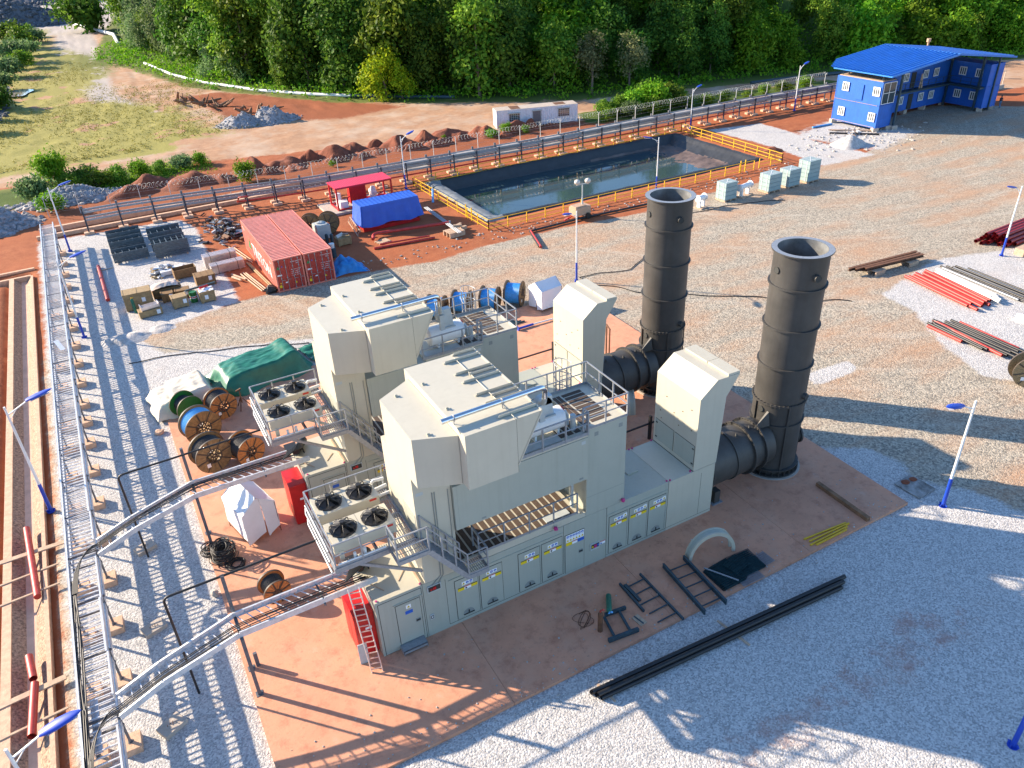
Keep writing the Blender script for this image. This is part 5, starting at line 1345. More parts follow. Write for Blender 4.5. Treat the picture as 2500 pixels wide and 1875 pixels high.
b = MB()
for i in range(5): b.box(-.65, .65, -.3+.13*i, -.25+.13*i, .02, .3)
b.box(-.7, -.65, -.35, .35, 0, .4); b.box(.65, .7, -.35, .35, 0, .4); obj("fins", b, ALU, T)
for (p, q, lab) in (((-5.6, 46.3, .15), (-3.6, 46.6, .15), "blue steel channel behind the large crate, left one"), ((-5.2, 45.9, .1), (-3.9, 46.1, .1), "short blue steel channel behind the large crate"), ((-2.6, 47.0, .1), (-.9, 47.7, .1), "blue steel channel in front of the white parts stack"), ((-1.0, 43.3, .75), (1.5, 43.75, .75), "long dark blue steel channel lying across crates")):
    b = MB(); b.bar((p[0], p[1], GZ+p[2]), (q[0], q[1], GZ+q[2]), .14, .12); one("steel_channel", b, BCABLE if 'left' in lab or 'short' in lab else DARKST, lab, "steel channel", (p[0], p[1], GZ), "steel channels among the crates")
# white parts stack + junk
def junk(cx, cy, w, d, h, n, mats, label, name, rz=0, seed=1, size=(.25, 1.1)):
    T = thing(name, label, "parts heap", (cx, cy, GZ)); r = random.Random(seed)
    for mi, m in enumerate(mats):
        b = MB()
        for _ in range(n):
            x, y = r.gauss(0, w*.26), r.gauss(0, d*.26); e = math.exp(-(x/w*2)**2-(y/d*2)**2)
            z = r.uniform(.05, h*e+.08); s = r.uniform(*size)
            k = r.random()
            if k < .5: b.rbox((x, y, z), (s, s*r.uniform(.12, .35), r.uniform(.03, .12)), r.uniform(0, 3.1), ('X', r.uniform(-.5, .5)))
            elif k < .8: b.rbox((x, y, z), (s*.5, s*.4, s*.22), r.uniform(0, 3.1), ('Y', r.uniform(-.5, .5)))
            else:
                a = r.uniform(0, 3.1); b.cyl((x-s*.4*math.cos(a), y-s*.4*math.sin(a), z), (x+s*.4*math.cos(a), y+s*.4*math.sin(a), z+r.uniform(-.1, .1)), r.uniform(.03, .08), n=7)
        obj(["dark_piece", "pale_piece", "brown_piece"][mi], b, m, T)
    return T
junk(5.0, 58.4, 3.0, 7.5, 1.0, 90, [BLACK, STEEL, RUST], "messy heap of scrap clamps and black fittings behind the containers", "scrap_heap", seed=4)
junk(-1.9, 50.6, 2.2, 1.6, .7, 28, [STEEL, WSIGN, CRATE], "heap of white wrapped parts behind the open crate", "parts_heap", seed=8, size=(.3, .9))
crate(-1.2, 50.1, 2.0, 1.0, .45, rad(2), "low pale box under the heap of white wrapped parts", WHITE, paper=None, lid=False)
b = MB()
def panel_stack(cx, cy, w, d, h, label, n=7, z=0):
    T = thing("panel_bundle", label, "panel bundle", (cx, cy, GZ+z), rad(3), "bundles of corrugated metal panels")
    b = MB()
    for i in range(n): b.box(-w/2+.02*(i % 2), w/2-.02*(i % 2), -d/2, d/2, .1+i*(h-.1)/n, .1+(i+.72)*(h-.1)/n)
    for k in range(9): b.box(-w/2, w/2, -d/2+k*d/9, -d/2+(k+.4)*d/9, h, h+.03)
    obj("panels", b, ALU, T); b = MB()
    for x in (-w*.3, w*.3): b.box(x-.02, x+.02, -d/2-.008, -d/2, .08, h+.035); b.box(x-.02, x+.02, -d/2-.008, d/2, h+.03, h+.04)
    obj("strap", b, BLACK, T); b = MB()
    for x in (-w*.35, 0, w*.35): b.box(x-.06, x+.06, -d/2, d/2, 0, .1)
    obj("batten", b, PLANK, T)
panel_stack(3.25, 47.75, 2.9, .9, .85, "strapped bundle of silver corrugated panels nearest the crates")
panel_stack(3.0, 49.6, 2.9, 1.0, 1.15, "taller strapped bundle of silver panels behind the nearer bundle", 10)
# cable tray frame stacks
def tray_stack(cx, cy, w, d, h, layers, rungs_n, label, opened=True):
    T = thing("cable_tray_stack", label, "tray stack", (cx, cy, GZ), rad(1), "stacks of dark cable tray sections")
    hh = h/layers
    for i in range(layers):
        b = MB(); z = .12+i*hh*.9; yo = .04*(i % 3)
        for y in (-d/2+yo, d/2-.05+yo): b.box(-w/2, w/2, y, y+.03, z, z+hh*.82); b.box(-w/2, w/2, y, y+.08, z+hh*.78, z+hh*.82)
        for k in range(rungs_n): x = -w/2+w*(k+.5)/rungs_n; b.box(x-.03, x+.03, -d/2+yo, d/2+yo, z+.02, z+.06)
        obj("tray_section", b, DARKTRAY, T)
    b = MB()
    for x in (-w*.4, w*.4): b.box(x-.08, x+.08, -d/2-.1, d/2+.1, 0, .12)
    obj("batten", b, PLANK, T)
    return T
tray_stack(-4.0, 56.1, 3.1, 1.4, 1.0, 4, 5, "dark cable tray stack nearest the camera in the left column")
tray_stack(-4.0, 59.0, 3.1, 1.3, 1.2, 4, 5, "dark cable tray stack in the middle of the left column")
tray_stack(-4.0, 61.6, 3.1, 1.3, 1.25, 4, 5, "dark cable tray stack farthest back in the left column")
tray_stack(-.45, 55.4, 3.1, 2.0, 1.55, 7, 6, "tall dark cable tray stack nearest the camera in the right column")
tray_stack(-.4, 59.4, 3.1, 1.8, 1.3, 4, 5, "dark cable tray stack at the back of the right column")
b = MB(); b.cyl((-6.95, 55.5, GZ+.14), (-6.85, 46.7, GZ+.14), .16, n=16); b.cur = 1; b.rbox((-6.5, 54.6, GZ+.03), (1.4, .12, .07), .1)
one("red_pipe", b, [REDPIPE, PLANK], "single faded red pipe lying on the gravel left of the store", "pipe", (-6.9, 51, GZ))
# timber poles by the container
for i, (p, q, r, z) in enumerate(((( 4.0, 46.0), (4.75, 41.1), .07, .08), ((4.25, 46.2), (4.95, 41.0), .06, .08), ((4.45, 45.9), (5.1, 41.2), .07, .1), ((5.05, 48.3), (5.65, 40.8), .08, .1), ((5.2, 48.0), (5.78, 40.9), .08, .12), ((4.5, 53.5), (5.5, 48.0), .07, .08), ((4.9, 53.0), (5.65, 48.5), .06, .1), ((3.3, 46.3), (4.1, 44.4), .1, .1), ((3.2, 45.6), (3.7, 44.3), .12, .12))):
    b = MB(); b.cyl((*p, GZ+z), (*q, GZ+z+.03*(i % 3)), r, r*.8, 9); one("timber_pole", b, PLANK if i not in (3, 4) else CRATE, ["pale timber pole lying left of the container, in the loose row", "grey timber pole lying close along the container's side", "timber pole behind, along the container's far half", "short thick timber offcut left of the poles"][0 if i < 3 else 1 if i < 5 else 2 if i < 7 else 3], "timber pole", (*p, GZ), "timber poles by the red container")
b = MB(); b.ball((5.35, 40.5, GZ+.3), .45, 14, 9, (1.2, .8, .75), .5); one("black_bag", b, BLACK, "black plastic bag at the corner of the red container", "bag", (5.35, 40.5, GZ))
b = MB(); b.grid(lambda u, v: (10.9+3.1*u, 40.4+2.4*v+.3*math.sin(4*u), GZ+.02+(1.15*math.sin(math.pi*min(1, u*.9+.12))*math.sin(math.pi*min(1, v*.85+.1))*(1+.55*mnoise.noise(Vector((u*4, v*4, 2))))+.22*mnoise.noise(Vector((u*9, v*9, 7))))*max(0, math.sin(math.pi*u))**.3*max(0, math.sin(math.pi*v))**.3), 40, 34)
one("blue_tarp_heap", b, TARPC, "crumpled bright blue tarp heap right of the red containers", "tarp", (12.4, 41.5, GZ))
# things behind the containers
T = thing("wrapped_machine", "grey plastic wrapped machine box behind the red containers", "machine", (13.0, 50.8, GZ)); b = MB(); b.rbox((0, 0, .72), (1.35, 1.3, 1.3), .1); b.rbox((-.1, .0, 1.42), (1.1, 1.2, .12), .1); b.ball((0, .1, 1.5), .28, 10, 7, (1.6, 1.2, .6), .5); obj("wrap", b, GREYM, T); b = MB(); b.rbox((0, 0, .04), (1.5, 1.4, .08), .1); obj("pallet", b, CRATED, T)
crate(14.15, 47.9, 1.35, .95, .72, rad(4), "plywood crate with a blue dot and bent sheets on top", paper=None, ribs=1)
b = MB(); b.rbox((13.9, 47.9, GZ+.95), (.9, .3, .03), .6, ('X', .9)); b.rbox((14.4, 47.8, GZ+.95), (.6, .5, .03), -.3, ('X', -.7)); one("bent_sheet", b, GREYM, "bent grey metal sheets lying on the crate behind the containers", "metal sheet", (14.1, 47.9, .7))
T = thing("water_barrel", "dark barrel with a white bucket on top beside the container", "barrel", (12.3, 45.3, GZ)); b = MB(); b.cyl((0, 0, 0), (0, 0, .9), .32, n=18); obj("barrel", b, DARKST, T); b = MB(); b.cyl((0, 0, .9), (0, 0, 1.3), .22, .26, 16); obj("bucket", b, WHITE, T)
for i, x in enumerate((12.55, 12.95)):
    b = MB(); b.cyl((x, 47.6-.3*i, GZ), (x, 47.6-.3*i, 1.2), .15, n=14); b.ball((x, 47.6-.3*i, 1.2), .15, 12, 6); one("steel_bottle", b, DARKST, ["dark steel bottle standing behind the containers, left of two", "dark steel bottle standing behind the containers, right of two"][i], "gas cylinder", (x, 47.6, GZ), "steel bottles behind the containers")
# ------------------------------------------------------------------ pump shelter
T = thing("pump_shelter", "open red steel shelter with ribbed roof beside the pond", "pump shelter", (19.8, 59.4, GZ)); ang = rad(1)
b = MB(); b.box(15.4, 23.4, 56.3, 60.6, GZ-.05, GZ+.25); obj("concrete_pad", b, CONC, T, world=True)
S = GZ+.25
for x, y in ((16.7, 57.0), (16.7, 59.5), (22.8, 57.0), (22.8, 59.5)):
    b = MB(); b.box(x-.08, x+.08, y-.08, y+.08, S, 2.45); obj("post", b, RED, T, world=True)
b = MB()
for x in (16.7, 22.8): b.bar((x, 57, 2.4), (x, 59.5, 2.4), .14); b.bar((x, 57, S+.07), (x, 59.5, S+.07), .14)
for y in (57, 59.5): b.bar((16.7, y, 2.4), (22.8, y, 2.4), .14); b.bar((16.7, y, S+.07), (22.8, y, S+.07), .14)
obj("frame", b, RED, T, world=True)
b = MB(); n = 28
pts = []
for i in range(n): x = 16.55+6.4*i/n; pts += [(x, 2.53), (x+.1, 2.56), (x+.17, 2.56), (x+.21, 2.53)]
for (xa, za), (xb, zb) in zip(pts, pts[1:]): b.quad((xa, 56.85, za), (xb, 56.85, zb), (xb, 59.65, zb), (xa, 59.65, za))
b.box(16.55, 22.9, 56.85, 59.65, 2.47, 2.525)
obj("roof", b, mat("bright_red_sheet", (.55, .02, .05), .4, var=.12), T, world=True)
b = MB(); n = 14
for i in range(n): x = 18.6+i*.13; b.box(x, x+.075, 58.6, 58.66, S, 2.4)
b.box(18.6, 20.45, 58.64, 58.7, S, 2.4); b.box(18.58, 18.62, 58.6, 59.4, S, 2.4); obj("partition", b, RED, T, world=True)
b = MB(); b.box(17.05, 17.9, 57.3, 58.2, S+.1, S+.75); b.cyl((17.3, 58.6, S), (17.3, 58.6, S+1.4), .3, n=14); obj("water_tank", b, WHITE, T, world=True)
b = MB(); b.ball((21.2, 58.7, S+.75), .55, 14, 10, (.8, .8, 1.3), .4); obj("wrapped_pump", b, mat("plastic_wrap", (.6, .55, .58), .25, var=.2), T, world=True)
b = MB(); b.tube([(18.1, 58, S+.2), (18.1, 58, S+.9), (18.4, 58.3, S+.9)], .08, 8); b.tube([(20.9, 57.6, S+.45), (22.6, 57.7, S+.45)], .1, 8); b.tube([(21.5, 57.6, S+.45), (21.5, 57.6, S+.8), (22.5, 58.4, S+.8)], .09, 8); b.cyl((22.2, 57.6, S+.3), (22.5, 57.6, S+.3), .2, n=12); obj("pump_pipework", b, RED, T, world=True)
# blue tarp covered skid
T = thing("tarp_covered_skid", "red skid machine covered by a big smooth blue tarp next to the pump shelter", "covered machine", (19.8, 51.0, GZ))
b = MB(); n = 60
def loop(z, grow, wav):
    pts = []
    x0, x1, y0, y1 = 16.9-grow, 22.95+grow, 49.85-grow*1.1, 52.2+grow
    seq = [(x0, y0), (x1, y0), (x1, y1), (x0, y1)]
    for (xa, ya), (xb, yb), m in zip(seq, seq[1:]+seq[:1], (26, 12, 26, 12)):
        for i in range(m):
            t = i/m; x = xa+(xb-xa)*t; y = ya+(yb-ya)*t; w = wav*math.sin(x*4.1+y*3.3)+wav*.6*math.sin(x*9+1)
            pts.append((x+(w if xa == xb else 0), y-(w if ya == yb else 0), z+(.12*math.sin(x*1.7+y)*(1 if z < .6 else 0))))
    return pts
rings = [loop(.4, .3, .06), loop(1.0, .2, .04), loop(1.7, .08, .015), loop(2.3, .02, 0), loop(2.42, 0, 0)]
m_ = len(rings[0]); vs = [p for r in rings for p in r]
b.add(vs, [(k*m_+i, k*m_+(i+1) % m_, (k+1)*m_+(i+1) % m_, (k+1)*m_+i) for k in range(4) for i in range(m_)], True)
b.grid(lambda u, v: (16.9+6.05*u, 49.85+2.35*v, 2.42+.012*math.sin(u*90)-.03*math.sin(math.pi*v)), 120, 4)
obj("tarp", b, TARPB, T, world=True)
b = MB(); b.box(16.9, 22.9, 49.8, 49.95, GZ+.02, .25); b.box(16.9, 22.9, 52.0, 52.15, GZ+.02, .25)
for x in (17, 19, 21, 22.7): b.box(x, x+.15, 49.95, 52, GZ+.02, .2)
obj("skid_frame", b, RED, T, world=True)
b = MB(); b.box(17.2, 22.7, 50.1, 52.0, .2, 1.9); obj("machine_body", b, RED, T, world=True)
T = thing("ladder_section", "pale short ladder leaning against the blue tarp's left end", "ladder", (16.2, 50.6, GZ))
b = MB(); b.bar((16.25, 52.6, .3), (16.0, 49.0, GZ+.05), .07); b.bar((16.5, 52.6, .75), (16.3, 49.0, .3), .07)
for i in range(8): t = i/7.5; b.bar((16.25-.25*t, 52.6-3.6*t, .3-.4*t), (16.5-.2*t, 52.6-3.6*t, .75-.45*t), .04)
obj("frame", b, PLANK, T, world=True)
# red pipe assembly
for i, (pts, r, lab) in enumerate((([(24.6, 46.25, .45), (17.6, 47.9, .35)]+[(17.6-.7*math.sin(t), 47.9-.9*(1-math.cos(t))-.02, .35) for t in (.4, .8, 1.2, 1.57)]+[(16.7, 46.7, .3)], .15, "long red pipe with an elbow at its end lying before the blue tarp"), ([(16.1, 44.8, .12), (22.0, 44.1, .12)], .11, "straight red pipe nearest the brown gravel edge"), ([(16.8, 45.05, .3), (21.6, 44.35, .3)], .08, "thinner red pipe lying along the straight red pipe"))):
    b = MB(); b.tube([(p[0], p[1], GZ+p[2]) for p in pts], r, 14); one("red_pipe", b, REDPIPE, lab, "pipe", (pts[0][0], pts[0][1], GZ))
b = MB(); b.cyl((24.55, 46.26, .3), (24.7, 46.22, .3), .2, n=16); one("pipe_flange", b, STEEL, "round steel flange at the end of the long red pipe", "flange", (24.6, 46.2, 0))
def pallet(x, y, w, d, label, rz=0, z=GZ, h=.14):
    T = thing("wooden_pallet", label, "pallet", (x, y, z), rz, "wooden pallets"); b = MB()
    for i in range(7): b.box(-w/2+i*w/7, -w/2+(i+.75)*w/7, -d/2, d/2, h-.025, h)
    obj("deck", b, PLANK, T); b = MB()
    for y_ in (-d/2+.05, 0, d/2-.05): b.box(-w/2, w/2, y_-.05, y_+.05, 0, h-.025)
    obj("bearer", b, PLANK, T)
    return T
pallet(17.5, 46.2, 1.3, .9, "loose wooden pallet inside the red pipe elbow", .2)
pallet(24.0, 43.9, 1.7, 1.3, "wooden pallet under the ends of the grey pipes near the pond corner", .1, h=.5)
b = MB(); b.rbox((25.1, 45.3, GZ+.35), (.9, .25, .25), .5); b.rbox((24.7, 44.6, GZ+.6), (.8, .2, .2), -.4); b.rbox((25.3, 44.5, GZ+.3), (.6, .3, .3), .2); one("timber_offcuts", b, PLANK, "pale timber offcuts heaped beside the pallet at the pond corner", "timber", (25, 44.8, GZ))
for i, dx in enumerate((0, .16, .32)):
    b = MB(); b.cyl((24.5+dx, 52.3, .2), (24.0+dx, 42.9, .35), .06, n=10); one("grey_pipe", b, STEEL, ["grey steel pipe, left of three by the pond fence", "grey steel pipe, middle of three by the pond fence", "grey steel pipe, right of three by the pond fence"][i], "pipe", (24.3, 48, GZ), "grey pipes by the pond fence")
cylinder((26.35, 54.3, GZ), (26.75, 55.0, 1.05), .12, BCABLE, GREENP, "blue gas cylinder leaning on the yellow pond railing")
b = MB(); b.ball((24.6, 57.2, GZ+.1), .55, 12, 8, (1.3, 1, .5), .6); one("rubble_lump", b, ROCKG, "small heap of grey rubble near the leaning blue cylinder", "rubble", (24.6, 57.2, GZ))
# pipes along the yard edge
b = MB(); b.tube([(29.0, 36.2, .0), (30.3, 40.2, .0), (36, 40.4, .0), (47, 39.9, 0)], .11, 10)
b.m = [0]*len(b.m); one("drain_pipe", b, BLACK, "black pipe lying along the edge of the red earth below the pond", "pipe", (36, 40.3, GZ))
b = MB(); b.tube([(29.05, 36.0, .02), (30.35, 40.1, .02)], .13, 10); one("red_pipe", b, REDPIPE, "short red pipe end pointing into the yard below the pond", "pipe", (29.5, 38, GZ))
for pts, lab in (([(44, 37.8), (41, 34.5), (36, 29), (32.6, 27.5), (28.5, 28.6), (28, 27.5)], "black cable snaking over the yard from the centre lamp towards the pond"), ([(28, 27.6), (31, 23), (37, 18), (40, 15), (43.5, 12.8)], "black cable crossing the yard behind the stacks"), ([(-6.5, 34.0), (-2, 33.0), (3, 31.0), (6, 29.4)], "thin black cable on the gravel behind the tarped stacks"), ([(45, 35.5), (49, 35.3), (53, 34.6), (57, 32.8)], "thin black cable in front of the pallets")):
    b = MB(); q = []
    for (a, c), (e, f) in zip(pts, pts[1:]): q += [(a+(e-a)*t+.15*math.sin(9*t+a), c+(f-c)*t+.15*math.cos(7*t+c), GZ+.05) for t in [k/8 for k in range(8)]]
    b.tube(q, .035, 5); one("ground_cable", b, CABLE, lab, "cable", (q[0][0], q[0][1], GZ))
# lamp post lying on slab behind the rear package
T = thing("lamp_post_section", "white lamp post with blue base lying flat on the slab behind the rear package", "lamp post", (21.0, 22.75, 0)); b = MB(); b.cyl((20.5, 22.76, .12), (24.3, 22.68, .1), .06, n=10); obj("pole", b, WHITE, T, world=True); b = MB(); b.cyl((19.2, 22.73, .12), (20.5, 22.76, .12), .09, n=10); b.cyl((19.15, 22.73, .14), (19.2, 22.73, .14), .19, n=10); obj("pole_base", b, BLUE, T, world=True)
for i in range(5):
    b = MB(); b.bar((17.0+.1*i, 23.6+.2*i, .06), (20.3-.2*i, 23.7+.2*i, .06), .1, .08); one("steel_section", b, DARKST, "dark steel section lying on the slab behind the rear railing", "steel section", (18.5, 23.6+.2*i, 0), "steel sections behind the rear package")
for y, lab in ((6.62, "low black pipe rail between the two packages by the front plenum"), (17.2, "low black pipe rail behind the rear package")):
    b = MB(); b.bar((12.5, y+.02, 1.1), (19.3, y, 1.1), .08); b.bar((14.2, y+.02, 0), (14.2, y+.02, 1.06), .08); b.bar((18.85, y, 0), (18.85, y, 1.6), .15); b.bar((19.6, y, 0), (19.6, y, 1.3), .07); one("pipe_rail", b, BLACK, lab, "pipe rail", (13, y, 0))
T = thing("rust_frame", "tall rusty steel frame standing behind the rear plenum", "steel frame", (22.2, 15.6, 0)); b = MB(); b.bar((22.1, 15.3, 0), (22.1, 15.3, 2.4), .08); b.bar((22.35, 16.0, 0), (22.35, 16.0, 2.4), .08); b.bar((22.1, 15.25, 2.44), (22.35, 16.05, 2.44), .08); obj("frame", b, RUST, T, world=True)
# ------------------------------------------------------------------ pallets with grey boxes, white pipe spools
def boxstack(x, y, w, d, layers, label, two=False):
    T = thing("boxed_pallet", label, "pallet stack", (x, y, GZ), rad(2), "pallets of grey boxes in the yard")
    b = MB()
    for i in range(3): b.box(-w/2+.08+i*(w-.16)/2-.08, -w/2+.08+i*(w-.16)/2+.08, -d/2-.05, d/2+.05, 0, .14)
    b.box(-w/2-.05, w/2+.05, -d/2-.05, d/2+.05, .14, .18); obj("pallet", b, PLANK, T)
    for i in range(layers):
        b = MB(); z = .2+i*.44; b.box(-w/2, w/2, -d/2, d/2, z, z+.415); b.box(-w/2-.02, w/2+.02, -d/2-.02, d/2+.02, z+.36, z+.39); obj("box", b, GREYB, T)
    b = MB(); zt = .2+layers*.44-.02
    for yy in (-d*.25, d*.25): b.box(-w/2-.03, -w/2-.02, yy-.02, yy+.02, .15, zt); b.box(-w/2-.03, w/2+.03, yy-.02, yy+.02, zt, zt+.01)
    b.bar((-w*.4, -d*.4, zt+.01), (w*.4, d*.4, zt+.01), .06, .01); b.bar((-w*.4, d*.4, zt+.01), (w*.1, -d*.4, zt+.01), .06, .01)
    obj("strap", b, WHITE, T)
    return T
GREYB = mat("grey_green_box", (.27, .36, .36), .5, var=.08, scale=2)
boxstack(51.9, 36.8, 1.6, 1.35, 4, "strapped stack of grey boxes on a pallet, nearest the farther stack")
boxstack(57.5, 36.3, 1.8, 1.4, 4, "strapped stack of grey boxes on a pallet, right of the white pipe spool")
boxstack(60.3, 36.3, 1.7, 1.4, 4, "strapped stack of grey boxes on a pallet, left of the tallest stack")
boxstack(63.2, 36.4, 1.7, 1.5, 5, "tallest strapped stack of grey boxes at the right end of the row")
for x, y, L, lab in ((48.1, 36.3, 1.0, "white flanged pipe spool on a stand, half hidden behind the farther stack"), (54.2, 36.6, 1.9, "white flanged pipe spool on two feet between the box pallets")):
    T = thing("pipe_spool", lab, "pipe spool", (x, y, GZ), rad(12), "white pipe spools in the yard"); b = MB(); b.cyl((-L/2, 0, 1.05), (L/2, 0, 1.05), .27, n=20); obj("pipe", b, GREYM if False else WHITE, T)
    for s in (-1, 1):
        b = MB(); b.cyl((s*L/2, 0, 1.05), (s*(L/2+.07), 0, 1.05), .38, n=20); obj("flange", b, WHITE, T)
        b = MB(); b.box(s*L*.3-.08, s*L*.3+.08, -.2, .2, .12, .9); obj("foot", b, WHITE, T)
    b = MB(); b.box(-L/2, L/2, -.5, .5, 0, .12); obj("pallet", b, PLANK, T)
# ------------------------------------------------------------------ pipe piles at right
def pile(rows, label, name, cat, group):
    jr = random.Random(len(rows))
    for i, (p, q, r, z, m) in enumerate(rows):
        r *= 1.25; z += jr.uniform(0, .14); k_ = jr.uniform(-.5, .3); d_ = (Vector(q)-Vector(p)).normalized(); p = tuple(Vector(p)+d_*k_); q = tuple(Vector(q)+d_*jr.uniform(-.6, .4)+Vector((jr.uniform(-.1, .1), 0)))
        b = MB(); b.cyl((*p, GZ+z), (*q, GZ+z), r, n=12, caps=False); b.cyl((*p, GZ+z), (*q, GZ+z), r*.85, n=12, caps=False)
        one(name, b, m, label, cat, (*p, GZ), group)
L_ = []
for i in range(9): t = i/8; L_.append(((49.75+2.4*t, 13.45-.5*t), (48.75+2.2*t, 7.15-.25*t), .09, .12+.05*(i % 2), REDPIPE))
pile(L_, "bright red pipe of the middle pile at right, beside the white pipes", "red_pipe", "pipe", "red pipes of the middle pile")
L_ = [((52.3+.2*i, 12.85), (51.2+.24*i, 6.9+.1*i), .08, .14, WHITE) for i in range(5)]
pile(L_, "white pipe lying between the red and grey pipes", "white_pipe", "pipe", "white pipes of the middle pile")
L_ = [((53.7+.22*i, 13.4-.2*i), (52.8+.25*i, 5.8), .06, .1, BLACK if i % 3 else STEEL) for i in range(8)]
pile(L_, "dark grey pipe at the right side of the middle pile", "grey_pipe", "pipe", "grey pipes of the middle pile")
L_ = [((43.85, 7.1), (43.65, 4.2), .09, .12, REDPIPE), ((44.75, 7.0), (43.85, 1.2), .09, .12, REDPIPE), ((46.15, 6.0), (45.9, 2.2), .07, .12, REDPIPE)]
pile(L_, "red pipe of the nearer pile with black pipes, by the big reel", "red_pipe", "pipe", "red pipes of the nearer pile")
L_ = [((44.2+.19*i, 7.3-.1*i), (43.85+.2*i if i else 43.9, 3.0-.17*i if i < 2 else 1.3), .075, .1, BLACK) for i in range(10)]
pile(L_, "black pipe of the nearer pile beside the big reel", "black_pipe", "pipe", "black pipes of the nearer pile")
L_ = []
for k in range(4):
    for i in range(7-k): L_.append(((61.1+.25*i+.12*k, 15.1-.38*i-.15*k), (69.5+.25*i, 15.6-.38*i-.15*k), .13, .14+.24*k, MAROON))
pile(L_, "deep red pipe in the stacked pile at the right edge", "red_pipe", "pipe", "deep red pipes stacked at the right edge")
b = MB(); b.rbox((63.4, 11.4, GZ+.3), (4.5, 1.2, .6), .05); one("timber_bearer", b, PLANK, "pale timber block in front of the deep red pipes", "timber", (63.4, 11.4, GZ))
for i, (p, q) in enumerate((((46.5, 16.45), (53.9, 15.85)), ((46.9, 16.1), (53.85, 15.45)), ((47.6, 15.75), (53.8, 15.1)))):
    b = MB(); z = .45; b.bar((*p, GZ+z), (*q, GZ+z), .25, .03); b.bar((*p, GZ+z+.22), (*q, GZ+z+.22), .25, .03); b.bar((*p, GZ+z+.11), (*q, GZ+z+.11), .03, .2)
    one("rusty_beam", b, RUST, ["rusty steel I-beam farthest back of three on pallets", "rusty steel I-beam, middle of three on pallets", "rusty steel I-beam nearest of three on pallets"][i], "beam", (*p, GZ), "rusty beams on pallets")
pallet(48.7, 15.9, 1.2, 1.6, "pallet under the left half of the rusty beams", .05, h=.4); pallet(52.4, 15.6, 1.2, 1.6, "pallet under the right half of the rusty beams", .05, h=.4)
b = MB(); b.rbox((50.0, 4.2, GZ+.15), (.9, .5, .3), -1.2); b.rbox((50.2, 4.4, GZ+.3), (.7, .3, .2), -1.1); one("white_bundle", b, WSIGN, "small white wrapped bundle near the right edge between pipe piles", "bundle", (50, 4.2, GZ))
# ------------------------------------------------------------------ light tower trailer
T = thing("light_tower", "mobile light tower trailer with mast and two globe lamps by the near pond rail", "light tower", (36.5, 40.9, GZ))
b = MB(); b.rbox((0, 0, .85), (1.9, 1.1, .8), .1); b.rbox((-.2, 0, 1.3), (1.3, .9, .15), .1); obj("engine_box", b, mat("tower_box", (.45, .3, .2), .6), T)
b = MB(); b.cyl((.6, -.55, .3), (.6, -.75, .3), .3, n=16); b.cyl((.6, .55, .3), (.6, .75, .3), .3, n=16); obj("wheel", b, BLACK, T)
b = MB(); b.bar((-.9, 0, .4), (-2.0, -.3, .25), .1); b.bar((.9, .5, .5), (1.5, .8, .2), .08); obj("drawbar", b, RED, T)
b = MB(); b.cyl((.3, .0, .6), (.3, .0, 2.0), .09, n=10); b.cyl((.3, 0, 2.0), (.3, 0, 3.4), .06, n=10); b.bar((-.25, .1, 3.4), (.85, -.1, 3.4), .06); obj("mast", b, GREYM, T)
for s in (-1, 1):
    b = MB(); b.ball((.3+s*.55, -s*.1, 3.65), .3, 16, 10, (1, 1, .85)); b.cyl((.3+s*.55, -s*.1, 3.35), (.3+s*.55, -s*.1, 3.5), .1, n=10); obj("lamp_globe", b, mat("globe_plastic", (.6, .55, .48), .4), T)
# ------------------------------------------------------------------ blue site office building
T = thing("site_office", "two-storey blue container office building with blue gable roof at right", "building", (97, 49, GZ))
Z0, Z1, Z2 = .30, 3.15, 6.0
def wall_block(nm, x0, x1, y0, y1):
    b = MB()
    for za, zb in ((Z0, Z1-.04), (Z1, Z2)):
        b.cur = 0; b.box(x0, x1, y0, y1, za, zb)
        for (xa, xb, ya, yb) in ((x0-.02, x0+.1, y0-.02, y0+.1), (x1-.1, x1+.02, y0-.02, y0+.1), (x0-.02, x0+.1, y1-.1, y1+.02), (x1-.1, x1+.02, y1-.1, y1+.02)): b.box(xa, xb, ya, yb, za, zb)
        for z in (za, zb-.14): b.box(x0-.03, x1+.03, y0-.03, y0, z, z+.14); b.box(x0-.03, x0, y0, y1, z, z+.14); b.box(x1, x1+.03, y0, y1, z, z+.14)
    return obj(nm, b, BLUEWALL, T, world=True)
A = wall_block("end_block", 85.5, 88.2, 46.05, 53.2)
Bk = wall_block("rear_block", 88.25, 105.2, 50.6, 53.2)
Cc = wall_block("far_block", 105.25, 108.2, 44.8, 53.0)
def window(par, c, n, w=1.05, h=1.1):
    """white framed window; n: 'x' faces -x, 'y' faces -y"""
    f = MB(); g = MB(); x, y, z = c
    def bx(m, u0, u1, z0, z1, d0, d1):
        if n == 'x': m.box(x-d1, x-d0, y+u0, y+u1, z+z0, z+z1)
        else: m.box(x+u0, x+u1, y-d1, y-d0, z+z0, z+z1)
    for a in ((-w/2, -w/2+.13), (w/2-.13, w/2)): bx(f, a[0], a[1], -h/2, h/2, .03, .09)
    for a in ((-h/2, -h/2+.13), (h/2-.13, h/2)): bx(f, -w/2, w/2, a[0], a[1], .03, .085)
    for u in (-w*.14, w*.14): bx(f, u-.055, u+.055, -h/2, h/2, .03, .08)
    bx(g, -w/2+.05, w/2-.05, -h/2+.05, h/2-.05, .03, .05)
    W_ = obj("window", f, WHITE, par, world=True); obj("pane", g, GLASS, W_, world=True)
for y in (51.6, 46.75): window(A, (85.45, y, 4.8), 'x'); window(A, (85.45, y+.1, 1.65), 'x')
for x in (89.6, 95.9, 99.9, 102.1): window(Bk, (x, 50.55, 4.75), 'y')
